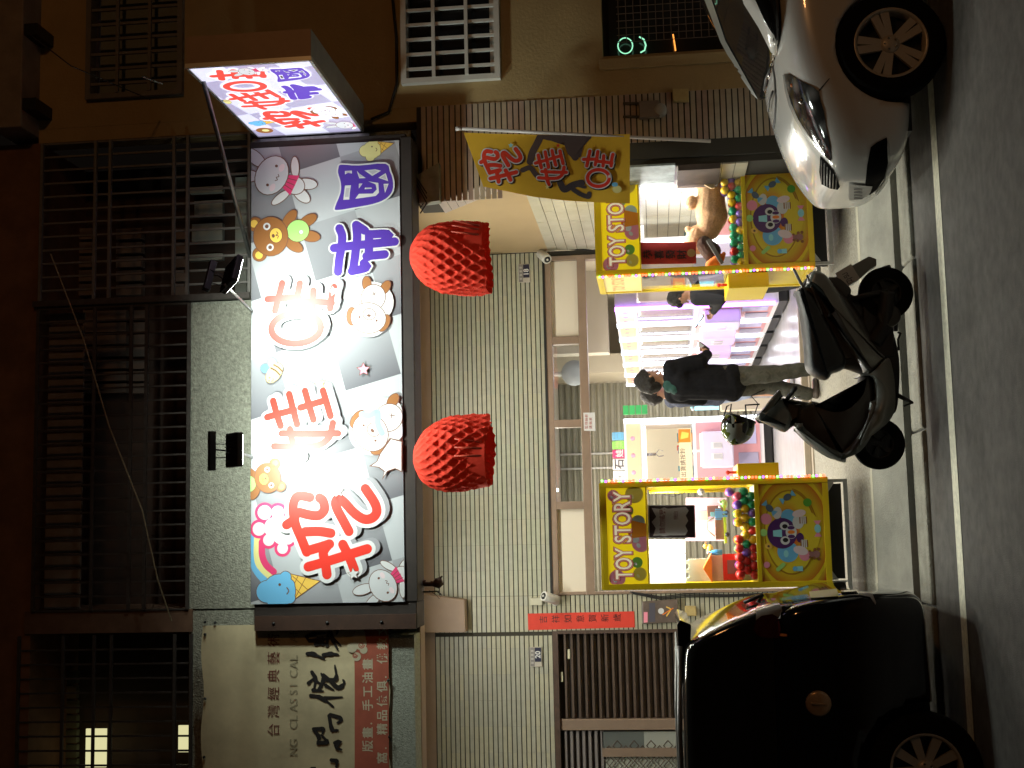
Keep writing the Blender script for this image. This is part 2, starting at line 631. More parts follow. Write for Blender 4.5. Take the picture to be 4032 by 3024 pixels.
# party beam end hanging at the left, with its sloping side
p1, p2, p3, p4 = at(1600, 2333, YB - 0.2), at(1828, 2362, YB - 0.2), at(1832, 2490, YB - 0.2), at(1600, 2492, YB - 0.2)
b = MB(); b.prism([p1, p2, p3, p4], (0, 0.19, 0)); b.build('party_beam', M_plaster_pink, house, 0.006)
# side wall at the right end of the arcade: plaster above, tile below
zsp = ez_(2158, 990, YB)
b = MB(); b.box(XSW, XSW + 0.12, YF + 0.02, YB, zsp, zc); b.build('side_wall', M_plaster_in, house)
b = MB(); b.box(XSW + 0.012, XSW + 0.12, YF + 0.03, YB, 0.2, zsp); b.build('tile_bed', M_grout, house)
M_wtile = pm('white_wall_tile', (0.56, 0.53, 0.42), 0.25, var=(6, 0.08))
r = random.Random(5)
b = MB(); z = zsp - 0.1
yy_rows = 0
for i in range(18):
    z1_ = zsp - i * 0.105
    y = YF + 0.04
    while y < YB - 0.02:
        l = min(0.42, YB - 0.01 - y)
        o = MB(); o.box(XSW + r.uniform(-0.001, 0.001), XSW + 0.014, y, y + l - 0.004, z1_ - 0.1, z1_, M_wtile)
        o.build('wall_tile', None, house)
        y += 0.42
# pier on the street front at the right, brown strip tiles, sloped haunch at the top
XN = ex_(2360, 380, YF)                         # left edge of the beige wall
def wall_x(x, yref):  # neighbour boundary follows the photo's vertical
    return at(x, yref, YF)
hq = [at(1725, 795, YF), at(1885, 709, YF), at(2060, 640, YF), at(3020, 600, YF)]
XC = at(2500, 628, YF).x
pier_poly = [(at(1725, 795, YF).x, at(1725, 795, YF).z), (XC, at(2075, 640, YF).z), (XC, 0.2), (XN, 0.2), (XN, at(1640, 430, YF).z), (at(1725, 795, YF).x, at(1640, 800, YF).z)]
b = MB(); b.prism([(x, YF, z) for x, z in pier_poly], (0, 0.35, 0), M_grout); b.build('pier', M_grout, house)
xh0, zh0, zh1 = pier_poly[0][0], pier_poly[0][1], pier_poly[1][1]
def pier_skip(x, z):
    if z < zh1: return x < XC + 0.005
    if z < zh0: return x < xh0 + (XC - xh0) * (zh0 - z) / (zh0 - zh1)
    return False
n4, r4 = lay_tiles('pier_tile', house, xh0, XN, 0.22, pier_poly[4][1] - 0.03, YF, P_mats, TL=(XN - xh0) / 2.0, seed=8, limit=150, skip=pier_skip, d=0.012)
if r4.v: tag(r4.build('pier_tile_field', None, house), kind='stuff')
# tiled underside of the haunch
hv = Vector((XC - xh0, 0, zh1 - zh0)); hn = 12
M_htile = pm('haunch_tile', (0.48, 0.42, 0.38), 0.5, var=(8, 0.06))
for i in range(hn):
    a = Vector((xh0, YF + 0.02, zh0)) + hv * (i / hn); c = Vector((xh0, YF + 0.02, zh0)) + hv * ((i + 0.94) / hn)
    nrm = Vector((-hv.z, 0, hv.x)).normalized() * -0.01
    if nrm.z > 0: nrm = -nrm
    o = MB(); o.prism([a, c, c + nrm, a + nrm], (0, 0.33, 0), M_htile); o.build('haunch_tile', None, house)
# greenish end panel and beam stub behind the sign corner
b = MB(); b.prism([at(1640, 690, YF - 0.1), at(1728, 640, YF - 0.1), at(1730, 790, YF - 0.1), at(1650, 800, YF - 0.1)], (0, 0.1, 0))
b.build('beam_cover', pm('grey_green_sheet', (0.25, 0.27, 0.22), 0.6, var=(9, 0.3)), house)

# ------------------------------------------------------------------ upper floors: caged balconies
zr_top, zr_bot = zt(150, 1500), zt(745, 1700)
x_r = ex_(500, 545, YF)
b = MB()
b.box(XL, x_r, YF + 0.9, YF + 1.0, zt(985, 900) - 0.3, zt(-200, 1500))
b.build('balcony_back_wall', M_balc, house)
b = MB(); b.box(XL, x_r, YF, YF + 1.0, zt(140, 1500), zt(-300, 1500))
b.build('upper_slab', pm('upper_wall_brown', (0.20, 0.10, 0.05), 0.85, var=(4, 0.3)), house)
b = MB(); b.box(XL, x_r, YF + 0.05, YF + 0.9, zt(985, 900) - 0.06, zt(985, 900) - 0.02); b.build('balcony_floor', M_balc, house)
# right cage (between the post and the neighbour): rails + bars
xcr0, xcr1 = ex_(600, 1180, YF), ex_(600, 545, YF)
rails = [167, 378, 436, 688, 742, 985]
for v in rails:
    b = MB(); z = zt(v, 860); b.box(xcr0, xcr1, YF - 0.035, YF - 0.003, z - 0.012, z + 0.012); b.build('cage_rail', M_iron_l, house)
nb = 12
for i in range(nb + 1):
    x = xcr0 + (xcr1 - xcr0) * i / nb
    b = MB(); b.box(x - 0.008, x + 0.008, YF - 0.002, YF + 0.02, zt(985, 860), zt(167, 860)); b.build('cage_bar', M_iron_l, house)
b = MB(); b.box(xcr0 - 0.03, xcr0 + 0.02, YF - 0.06, YF + 0.06, zt(990, 1185), zt(140, 1185)); b.build('cage_post', M_iron, house)
# panels behind the right cage (windows, stacked things) catching the floodlight
M_pan = pm('frosted_panel', (0.36, 0.38, 0.33), 0.5, var=(6, 0.15))
M_awn = pm('dusty_window_pane', (0.23, 0.19, 0.16), 0.35, var=(5, 0.25))
for (v0, v1, y0, y1) in ((750, 880, 735, 765), (770, 880, 790, 850), (760, 880, 880, 955), (930, 975, 700, 1180), (750, 880, 1000, 1030)):
    a, c = at(v0, y1, YF + 0.75), at(v1, y0, YF + 0.75)
    b = MB(); b.box(a.x, c.x, YF + 0.72, YF + 0.78, c.z, a.z, M_pan); b.build('window_panel', None, house)
for k in range(5):
    for (v0, v1) in ((305, 365), (460, 560), (690, 735)):
        y1 = 1165 - k * 55
        a, c = at(v0, y1, YF + 0.8), at(v1, y1 - 46, YF + 0.8)
        b = MB(); b.box(a.x, c.x, YF + 0.78, YF + 0.86, c.z, a.z, M_awn); b.build('window_pane', None, house)
# left cage: long run of bars in front of louvre panes
xcl0, xcl1 = ex_(600, 2400, YF), xcr0 - 0.05
nb = 22
for i in range(nb + 1):
    x = xcl0 + (xcl1 - xcl0) * i / nb
    b = MB(); b.box(x - 0.007, x + 0.007, YF - 0.03, YF - 0.012, zt(745, 1700), zt(150, 1700)); b.build('cage_bar', M_iron, house)
    if i < nb:
        b = MB(); b.box(x + 0.012, xcl0 + (xcl1 - xcl0) * (i + 1) / nb - 0.012, YF + 0.12, YF + 0.14, zt(300, 1700), zt(160, 1700), M_awn); b.build('louvre_pane', None, house)
for v in (150, 375, 520, 580, 748):
    b = MB(); z = zt(v, 1700); b.box(xcl0, xcl1, YF - 0.045, YF - 0.03, z - 0.014, z + 0.014); b.build('cage_rail', M_iron, house)
for i in range(7):
    for (v0, v1) in ((330, 370), (385, 500), (520, 575)):
        y1 = 1550 - i * 48
        a, c = at(v0, y1, YF + 0.8), at(v1, y1 - 40, YF + 0.8)
        b = MB(); b.box(a.x, c.x, YF + 0.78, YF + 0.86, c.z, a.z, M_awn); b.build('window_pane', None, house)
# dividing wall strip and the far left cage with the lit room
b = MB(); b.box(ex_(400, 2492, YF), xcl0, YF - 0.02, YF + 0.9, zt(760, 2440), zt(100, 2440)); b.build('party_wall', pm('party_wall_brown', (0.16, 0.09, 0.055), 0.85, var=(5, 0.3)), house)
xll = ex_(400, 2500, YF)
M_lit = pm('lit_room_wall', (0.8, 0.75, 0.45), 0.8, emit=((0.95, 0.9, 0.48), 0.55))
for (v0, v1, y0, y1) in ((340, 422, 2868, 3020), (705, 752, 2855, 2960)):
    a, c = at(v0, y1, YF + 0.6), at(v1, y0, YF + 0.6)
    b = MB(); b.box(a.x, c.x, YF + 0.58, YF + 0.6, c.z, a.z, M_lit); b.build('lit_window', None, house)
for i in range(10):
    for (v0, v1) in ((155, 200), (215, 305)):
        y1 = 3040 - i * 58
        a, c = at(v0, y1, YF + 0.7), at(v1, y1 - 50, YF + 0.7)
        if y1 > 2680:
            b = MB(); b.box(a.x, c.x, YF + 0.68, YF + 0.74, c.z, a.z, pm('frosted_olive_pane', (0.17, 0.18, 0.12), 0.4, var=(5, 0.2))); b.build('window_pane', None, house)
for v in (75, 250, 372, 440, 690, 755):
    b = MB(); z = zt(v, 2760); b.box(XL, xll, YF - 0.03, YF - 0.01, z - 0.012, z + 0.012); b.build('cage_rail', M_iron, house)
for i in range(12):
    x = xll - 0.12 - i * 0.116
    b = MB(); b.box(x - 0.007, x + 0.007, YF - 0.008, YF + 0.01, zt(745, 2760), zt(80, 2760)); b.build('cage_bar', M_iron, house)

# ------------------------------------------------------------------ beige building at the right
beige = thing('beige_building', (4.5, YF, 0.2), 'plain beige rendered building with white barred windows, right of the tiled pier', 'building')
def holed_wall(name, x0, x1, z0, z1, holes, Y, th, mat, parent):
    xs = sorted(set([x0, x1] + [h[0] for h in holes] + [h[1] for h in holes]))
    zs = sorted(set([z0, z1] + [h[2] for h in holes] + [h[3] for h in holes]))
    b = MB()
    for i in range(len(xs) - 1):
        for j in range(len(zs) - 1):
            cx, cz = (xs[i] + xs[i + 1]) / 2, (zs[j] + zs[j + 1]) / 2
            if cx < x0 or cx > x1 or cz < z0 or cz > z1: continue
            if any(h[0] < cx < h[1] and h[2] < cz < h[3] for h in holes): continue
            b.box(xs[i], xs[i + 1], Y, Y + th, zs[j], zs[j + 1], mat)
    bm = bmesh.new()
    o = b.build(name, mat, parent)
    bm.from_mesh(o.data); bmesh.ops.remove_doubles(bm, verts=bm.verts, dist=1e-5)
    # drop inner faces shared by two cells
    seen = {}
    for f in bm.faces:
        k = tuple(round(c, 4) for c in f.calc_center_median())
        seen.setdefault(k, []).append(f)
    dele = [f for fs in seen.values() if len(fs) > 1 for f in fs]
    bmesh.ops.delete(bm, geom=dele, context='FACES')
    bm.to_mesh(o.data); bm.free()
    return o
def hole(v0, v1, y0, y1):   # photo extents: v0..v1 top..bottom, y0 right, y1 left
    a = at((v0 + v1) / 2, y1, YF); c = at((v0 + v1) / 2, y0, YF)
    return (a.x, c.x, at(v1, (y0 + y1) / 2, YF).z, at(v0, (y0 + y1) / 2, YF).z)
H1 = hole(352, 728, -420, 388)
H2 = hole(1580, 1965, -360, 328)
H3 = hole(2362, 2860, -500, 208)
XE = 9.0
ztop = zt(40, 200)
holed_wall('front_wall', XN, XE, 0.2, ztop - 0.28, [H1, H2, H3], YF, 0.22, M_plaster, beige)
b = MB(); b.box(x_r + 0.001, XN, YF + 0.004, YF + 0.22, pier_poly[4][1] + 0.001, ztop - 0.28); b.build('front_wall_strip', M_plaster, beige)
b = MB(); b.box(x_r + 0.05, XE, YF - 0.32, YF + 0.2, ztop - 0.28, ztop); b.build('cornice', pm('cornice_grey', (0.27, 0.22, 0.18), 0.8, var=(5, 0.25)), beige, 0.01)
for y in (135, 425):
    p = at(95, y, YF - 0.2)
    b = MB(); b.box(p.x - 0.05, p.x + 0.05, YF - 0.3, YF - 0.001, ztop - 0.40, ztop - 0.281); b.build('cornice_bracket', M_black, beige)
M_wglass = pm('dark_window_glass', (0.02, 0.02, 0.022), 0.08, spec=0.6)
M_frost = pm('frosted_glass', (0.20, 0.22, 0.20), 0.35, var=(3, 0.1))
def barred_window(H, nx, nz, glassm, label):
    x0, x1, z0, z1 = H
    wdw = MB(); f = 0.045
    for q in ((x0, x1, z0, z0 + f), (x0, x1, z1 - f, z1), (x0, x0 + f, z0 + f, z1 - f), (x1 - f, x1, z0 + f, z1 - f)):
        wdw.box(q[0], q[1], YF - 0.06, YF + 0.06, q[2], q[3])
    fr = wdw.build('window_frame', M_white, beige)
    g = MB(); g.box(x0 + f, x1 - f, YF + 0.14, YF + 0.15, z0 + f, z1 - f); g.build('pane', glassm, fr)
    xm = [x0 + (x1 - x0) * k / 2 for k in (1,)]
    for k in range(1, nx):
        x = x0 + (x1 - x0) * k / nx
        g = MB(); w_ = 0.012 if k != nx // 2 + 1 else 0.028
        g.box(x - w_, x + w_, YF - 0.045, YF - 0.022, z0 + f, z1 - f); g.build('grille_bar', M_white, fr)
    for k in range(1, nz):
        z = z0 + (z1 - z0) * k / nz
        g = MB(); g.box(x0 + f, x1 - f, YF - 0.070, YF - 0.046, z - 0.014, z + 0.014); g.build('grille_bar', M_white, fr)
    g = MB(); g.box(x0 + f, x1 - f, YF + 0.075, YF + 0.12, z0 + f + 0.002, z0 + f + 0.05); g.build('sash_rail', M_white, fr)
    return fr
_w = M_white; M_white = pm('dim_white_grille', (0.17, 0.155, 0.14), .5, var=(9, .2)); barred_window(H1, 14, 3, M_frost, ''); M_white = _w  # upper window's white frame and bars painted darker to look unlit
barred_window(H2, 12, 3, M_wglass, '')
# ground-floor window with wire grille, and a green neon reflection built as glowing tubes
x0, x1, z0, z1 = H3
b = MB(); b.box(x0 - 0.001, x1, YF + 0.2, YF + 0.219, z0, z1); wf = b.build('window_frame', M_brown, beige)
b = MB(); b.box(x0 + 0.05, x1, YF + 0.17, YF + 0.18, z0 + 0.05, z1 - 0.05)
b.build('pane', pm('window_reflecting', (0.03, 0.028, 0.025), 0.12, spec=0.7), wf)
b = MB(); b.box(x0 - 0.12, x1, YF - 0.03, YF - 0.001, z0 - 0.09, z0 - 0.01, M_plaster); b.box(x0 - 0.12, x0 - 0.03, YF - 0.03, YF - 0.001, z0 - 0.009, z1 + 0.03, M_plaster); b.build('window_trim', None, beige, 0.004)
M_neon = pm('green_neon', (.1, .5, .3), .5, emit=((.38, 1.0, .62), .8)); M_orn = pm('orange_glint', (.5, .2, .05), .5, emit=((1.0, .35, .06), 1.2))
b = MB(); Yn_ = YF + .10
b.tube([at(2462 + 29 * cos(a), 180 + 31 * sin(a), Yn_) for a in [2 * pi * k / 20 for k in range(20)]], .005, 6, M_neon, closed=True)
b.tube([at(*q_, Yn_) for q_ in ((2517, 145), (2535, 155), (2543, 178), (2538, 198), (2522, 207))], .0065, 6, M_neon)
b.tube([at(*q_, Yn_) for q_ in ((2650, 135), (2655, 165), (2660, 200))], .006, 6, M_orn)
b.build('tube_sign', None, wf)
gx = ex_(2600, 145, YF)
b = MB()
for k in range(14):
    z = z0 + 0.1 + k * 0.062
    if z < z1: b.tube([(gx, YF + 0.06, z), (x1, YF + 0.06, z)], 0.0035, 4)
for k in range(26):
    x = gx + k * 0.062
    b.tube([(x, YF + 0.066, z0 + 0.08), (x, YF + 0.066, z1 - 0.12)], 0.0035, 4)
tag(b.build('wire_grille', pm('rusty_wire', (0.18, 0.12, 0.09), 0.6, 0.4), wf), kind='stuff')

# unseen battens added on the arcade ceiling behind the fascia to brighten the arcade
for (x, yy) in ((-0.75, 11.3), (1.2, 11.3), (-4.2, 11.6)):
    t = thing('arcade_lamp', (x, yy, zc - 0.05), 'fluorescent batten on the arcade ceiling behind the fascia', 'ceiling lamp', 'battens on the arcade ceiling')
    b = MB(); b.box(x - 0.6, x + 0.6, yy - 0.05, yy + 0.05, zc - 0.05, zc - 0.001); b.build('batten', M_white, t)
    b = MB(); b.tube([(x - 0.57, yy, zc - 0.07), (x + 0.57, yy, zc - 0.07)], 0.016, 8); b.build('tube', pm('arcade_tube_glow', (1, 1, 1), 0.5, emit=((0.95, 1, 0.85), 6)), t)
    L = area('arcade_lamp_light', (x, yy, zc - 0.1), (x, yy, 0), 1.1, 50 if x > -3 else 19, (1.0, 0.99, 0.87), 0.12)
    L.parent = t; L.matrix_parent_inverse = Matrix.Translation(-Vector((x, yy, zc - .05)))
# ================================================================== print colours
def ink(n, c, rough=0.42): return pm('print_' + n, c, rough)
K_red = ink('red', (0.72, 0.035, 0.02)); K_white = ink('white', (0.66, 0.67, 0.68)); K_blue = ink('violet_blue', (0.075, 0.03, 0.36))
K_line = ink('brown_line', (0.16, 0.07, 0.045)); K_bear = ink('bear_brown', (0.30, 0.12, 0.035)); K_yel = ink('yellow', (0.85, 0.55, 0.10))
K_pale = ink('pale_yellow', (0.78, 0.72, 0.30)); K_green = ink('light_green', (0.38, 0.72, 0.20)); K_pink = ink('hot_pink', (0.72, 0.05, 0.17))
K_rose = ink('rose', (0.85, 0.30, 0.42)); K_sky = ink('sky_blue', (0.16, 0.48, 0.78)); K_aqua = ink('aqua', (0.30, 0.70, 0.78)); K_gry = ink('checker_grey', (0.30, 0.30, 0.33))
K_blk = ink('black', (0.015, 0.013, 0.015)); K_blush = ink('blush', (0.80, 0.66, 0.70)); K_mid = ink('soft_grey', (0.46, 0.46, 0.50)); K_lg = ink('light_grey', (0.62, 0.64, 0.67))
K_gold = ink('banner_yellow', (0.72, 0.42, 0.02)); K_or = ink('orange', (0.85, 0.22, 0.02)); K_dgrey = ink('dark_grey', (0.07, 0.06, 0.07))

# strokes of the big rounded characters, read off the sign (photo pixels)
def z4(x, y): return (950 + x / 1.8427, 1600 + y / 1.8427)
def z3(x, y): return (950 + x / 2.37, 1000 + y / 2.37)
def z2(x, y): return (950 + x / 2.766, 500 + y / 2.766)
WA = [[z4(490, 1165), z4(620, 1130), z4(770, 1085), z4(915, 1042)], [z4(625, 1225), z4(612, 1130), z4(600, 1060), z4(640, 1000)],
      [z4(820, 1190), z4(790, 1110), z4(740, 1005)],
      [z4(335, 850), z4(385, 815), z4(400, 780)], [z4(480, 1055), z4(440, 950), z4(400, 850), z4(382, 730), z4(400, 655), z4(440, 637), z4(505, 650)],
      [z4(430, 760), z4(500, 780), z4(570, 785), z4(610, 740), z4(600, 680), z4(575, 655)], [z4(470, 905), z4(570, 905), z4(655, 920)], [z4(490, 1045), z4(580, 1020), z4(645, 1000)],
      [z4(785, 910), z4(745, 830), z4(700, 740), z4(690, 690), z4(715, 665), z4(760, 700), z4(820, 770), z4(890, 820), z4(950, 815), z4(985, 770), z4(970, 700), z4(905, 595)]]
GUI = [[z3(305, 1355), z3(340, 1490), z3(375, 1600)], [z3(455, 1295), z3(490, 1440), z3(528, 1590)], [z3(603, 1270), z3(640, 1410), z3(680, 1550)], [z3(770, 1275), z3(805, 1400), z3(838, 1520)],
       [z3(250, 1512), z3(370, 1480), z3(500, 1450)], [z3(560, 1430), z3(670, 1400), z3(790, 1368)]]
NV = [[z4(300, 195), z4(500, 205), z4(705, 208)], [z4(245, 290), z4(400, 298), z4(560, 292), z4(640, 235), z4(668, 130)], [z4(360, 165), z4(375, 250), z4(392, 330), z4(420, 390)]]
WWA = GUI + NV
GUI2 = [[z3(390, 255), z3(360, 380), z3(325, 520)], [z3(555, 265), z3(535, 370), z3(500, 500)], [z3(680, 340), z3(675, 430), z3(665, 520)], [z3(872, 315), z3(850, 400), z3(835, 520)],
        [z3(255, 405), z3(400, 402), z3(540, 398)], [z3(560, 440), z3(700, 450), z3(850, 470)]]
RING = [z3(520 + 230 * cos(a), 700 + 150 * sin(a)) for a in [2 * pi * k / 14 for k in range(14)]]
DI = [[z2(1020, 1310), z2(1250, 1290), z2(1450, 1280), z2(1675, 1268)], [z2(1080, 1085), z2(1110, 1180), z2(1095, 1330), z2(1075, 1450), z2(1062, 1585)],
      [z2(1262, 1055), z2(1272, 1200), z2(1255, 1350), z2(1238, 1480), z2(1222, 1570)], [z2(1262, 1055), z2(1355, 1125)], [z2(1400, 1170), z2(1600, 1178), z2(1572, 1240)],
      [z2(1400, 1170), z2(1395, 1400), z2(1375, 1435)], [z2(1370, 1420), z2(1565, 1410)], [z2(1212, 1585), z2(1365, 1552), z2(1340, 1500)]]
GUO = [z2(*p) for p in ((1075, 400), (1110, 390), (1290, 410), (1575, 405), (1625, 500), (1655, 600), (1650, 720), (1580, 810), (1440, 865), (1200, 900), (1050, 915), (1030, 880), (1090, 720), (1095, 600), (1065, 480))]
GUOH = [[z2(*p) for p in q] for q in (((1140, 465), (1215, 465), (1215, 500), (1175, 488), (1140, 505)), ((1268, 470), (1300, 510), (1365, 560), (1295, 560)), ((1350, 470), (1470, 465), (1530, 485), (1435, 540)),
        ((1500, 565), (1580, 515), (1605, 610)), ((1555, 640), (1610, 640), (1570, 745)), ((1290, 622), (1330, 622), (1288, 680)), ((1390, 600), (1500, 625), (1505, 740), (1470, 775), (1250, 795), (1290, 740), (1440, 745), (1482, 700), (1470, 640)),
        ((1355, 672), (1425, 675), (1430, 688), (1352, 690)), ((1140, 635), (1205, 635), (1190, 720), (1185, 800), (1120, 800)))]

def to_box(pts, src, dst):
    """src (x0,x1,y0,y1) photo extents (x down the sign, y to the left); dst (s0,s1,t0,t1) metres"""
    x0, x1, y0, y1 = src
    s0, s1, t0, t1 = dst
    return [(s0 + (y1 - y) / (y1 - y0) * (s1 - s0), t0 + (x - x0) / (x1 - x0) * (t1 - t0)) for x, y in pts]
B_WA = (1118, 1510, 1905, 2282); B_WWA = (1048, 1345, 1525, 1815); B_O = (1048, 1345, 1095, 1375)
B_DI = (1310, 1565, 872, 1085); B_GUO = (1312, 1556, 638, 838)
def char(A, strokes, src, dst, hw, col, out, ow, rings=(), shadow=None, sh=(0.012, 0.012)):
    S = [to_box(s, src, dst) for s in strokes]
    G = [to_box(s, src, dst) for s in rings]
    if shadow:
        for s in S: A.rib([(p[0] + sh[0], p[1] + sh[1]) for p in s], hw + ow, shadow, k=4)
        for s in G: A.rib([(p[0] + sh[0], p[1] + sh[1]) for p in s], hw + ow, shadow, closed=True, k=3)
    if out:
        for s in S: A.rib(s, hw + ow, out, k=4)
        for s in G: A.rib(s, hw + ow, out, closed=True, k=3)
    for s in S: A.rib(s, hw, col, k=4)
    for s in G: A.rib(s, hw, col, closed=True, k=3)
def char_guo(A, dst, col, out, ow, hole):
    P = to_box(GUO, B_GUO, dst)
    if out: A.rib(P, ow, out, closed=True, k=3)
    A.poly(catmull(P + [P[0]], 3)[:-1], col)
    for h in GUOH:
        H = to_box(h, B_GUO, dst)
        c = sum((Vector(p) for p in H), Vector((0, 0))) / len(H)
        A.poly(H, out or hole)
        if len(h) < 6:
            A.poly([tuple(c + (Vector(p) - c) * 0.62) for p in H], hole)

def bunny(A, cx, cy, r, rot, clip_body=True):
    c, s = cos(rot), sin(rot)
    T = lambda x, y: (cx + (x * c - y * s) * r, cy + (x * s + y * c) * r)
    lw = 0.05 * r
    def e(x, y, rx, ry, a, m): A.ell(*T(x, y), rx * r, ry * r, rot + a, m, outline=K_line, ow=lw)
    e(-0.6, -1.35, 0.34, 0.75, -0.35, K_lg); e(0.55, -1.35, 0.34, 0.75, 0.3, K_lg)
    e(-0.95, 1.05, 0.62, 0.22, 0.5, K_white); e(0.95, 1.05, 0.62, 0.22, -0.5, K_white)
    e(-0.35, 2.1, 0.3, 0.6, 0.3, K_white); e(0.35, 2.1, 0.3, 0.6, -0.3, K_white)
    e(0, 1.45, 0.5, 0.62, 0, K_white)
    A.poly([T(-0.35, 0.75), T(0.35, 0.75), T(0.62, 1.5), T(-0.62, 1.5)], K_pink)
    for k in (-0.3, 0, 0.3): A.rib([T(k * 0.6, 0.8), T(k, 1.48)], lw * 0.4, K_line, False)
    e(0, 0, 1.15, 0.92, 0, K_lg)
    for sx in (-1, 1):
        A.ell(*T(0.62 * sx, 0.35), 0.24 * r, 0.16 * r, rot, K_blush)
        A.ell(*T(0.6 * sx, 0.02), 0.08 * r, 0.09 * r, rot, K_line)
    A.rib([T(-0.2, 0.32), T(-0.1, 0.42), T(0, 0.3), T(0.1, 0.42), T(0.2, 0.32)], lw * 0.45, K_line)
def bear(A, cx, cy, r, rot, body=True):
    c, s = cos(rot), sin(rot)
    T = lambda x, y: (cx + (x * c - y * s) * r, cy + (x * s + y * c) * r)
    lw = 0.035 * r
    def e(x, y, rx, ry, a, m): A.ell(*T(x, y), rx * r, ry * r, rot + a, m, outline=K_line, ow=lw)
    for sx in (-1, 1):
        e(0.8 * sx, -0.72, 0.36, 0.36, 0, K_bear); A.ell(*T(0.84 * sx, -0.76), 0.2 * r, 0.2 * r, rot, K_yel)
        e(0.72 * sx, 1.12, 0.26, 0.52, -0.75 * sx, K_bear)
        e(0.42 * sx, 2.05, 0.27, 0.5, -0.35 * sx, K_bear)
    e(0, 1.45, 0.56, 0.58, 0, K_green); A.ell(*T(-0.1, 1.6), 0.11 * r, 0.11 * r, rot, K_white, outline=K_line, ow=lw * .5)
    e(0, 0, 1.02, 0.9, 0, K_bear)
    for sx in (-1, 1):
        A.ell(*T(0.56 * sx, -0.12), 0.19 * r, 0.19 * r, rot, K_white); A.ell(*T(0.56 * sx, -0.12), 0.1 * r, 0.1 * r, rot, K_line)
    A.ell(*T(0, 0.28), 0.38 * r, 0.32 * r, rot, K_yel, outline=K_line, ow=lw)
    A.ell(*T(0, 0.14), 0.1 * r, 0.08 * r, rot, K_line)
    A.rib([T(-0.17, 0.34), T(-0.06, 0.4), T(0, 0.28), T(0.06, 0.4), T(0.17, 0.34)], lw * 0.6, K_line)
def pup(A, cx, cy, r, rot):
    c, s = cos(rot), sin(rot)
    T = lambda x, y: (cx + (x * c - y * s) * r, cy + (x * s + y * c) * r)
    lw = 0.045 * r
    A.ell(*T(0, 0.9), 1.25 * r, 1.2 * r, rot, K_white); A.ell(*T(0, 0), 1.2 * r, 1.1 * r, rot, K_white)
    def e(x, y, rx, ry, a, m): A.ell(*T(x, y), rx * r, ry * r, rot + a, m, outline=K_line, ow=lw)
    e(-0.55, 1.9, 0.24, 0.4, 0.3, K_bear); e(0.55, 1.9, 0.24, 0.4, -0.3, K_bear)
    e(0, 1.2, 0.68, 0.72, 0, K_white)
    A.rib([T(-0.1, 1.3), T(0.1, 1.5)], lw * .5, K_line, False); A.rib([T(0.1, 1.3), T(-0.1, 1.5)], lw * .5, K_line, False)
    e(-0.95, -0.1, 0.28, 0.5, 0.25, K_bear); e(0.95, -0.1, 0.28, 0.5, -0.25, K_bear)
    e(0, 0, 1.0, 0.85, 0, K_white)
    e(0, 0.22, 0.34, 0.3, 0, K_white); A.ell(*T(0, 0.14), 0.12 * r, 0.08 * r, rot, K_line)
    for sx in (-1, 1): A.ell(*T(0.5 * sx, -0.05), 0.06 * r, 0.07 * r, rot, K_line)
def icecream(A, cx, cy, r, rot, scoop=K_sky):
    c, s = cos(rot), sin(rot)
    T = lambda x, y: (cx + (x * c - y * s) * r, cy + (x * s + y * c) * r)
    lw = 0.04 * r
    A.poly([T(-0.85, 0.3), T(0.85, 0.3), T(0, 2.2)], K_line); A.poly([T(-0.78, 0.34), T(0.78, 0.34), T(0, 2.1)], K_yel)
    for q in (((-0.6, 0.6), (0.35, 1.35)), ((0.6, 0.6), (-0.35, 1.35)), ((-0.2, 0.4), (0.55, 0.95)), ((0.2, 0.4), (-0.55, 0.95))):
        A.rib([T(*q[0]), T(*q[1])], lw * .5, K_bear, False)
    for (x, y, q) in ((-0.75, -0.6, 0.5), (0, -1.0, 0.62), (-0.1, -0.3, 0.95), (-0.6, 0.25, 0.3), (0.1, 0.3, 0.35), (0.6, 0.2, 0.32)):
        A.ell(*T(x, y), (q + 0.04) * r, (q + 0.04) * r, 0, K_line)
    for (x, y, q) in ((-0.75, -0.6, 0.5), (0, -1.0, 0.62), (-0.1, -0.3, 0.95), (-0.6, 0.25, 0.3), (0.1, 0.3, 0.35), (0.6, 0.2, 0.32)):
        A.ell(*T(x, y), q * r, q * r, 0, scoop)
    A.ell(*T(0.25, -0.2), 0.08 * r, 0.08 * r, 0, K_line); A.rib([T(-0.35, 0.12), T(-0.2, 0.25), T(0, 0.18)], lw * .8, K_line)
def cloud(A, cx, cy, r, fill, line, ow):
    pp = [(0.75 * cos(a), 0.6 * sin(a)) for a in [2 * pi * k / 7 for k in range(7)]]
    for p in pp + [(0, 0)]: A.ell(cx + p[0] * r, cy + p[1] * r, 0.45 * r + ow, 0.42 * r + ow, 0, line)
    for p in pp + [(0, 0)]: A.ell(cx + p[0] * r, cy + p[1] * r, 0.45 * r, 0.42 * r, 0, fill)
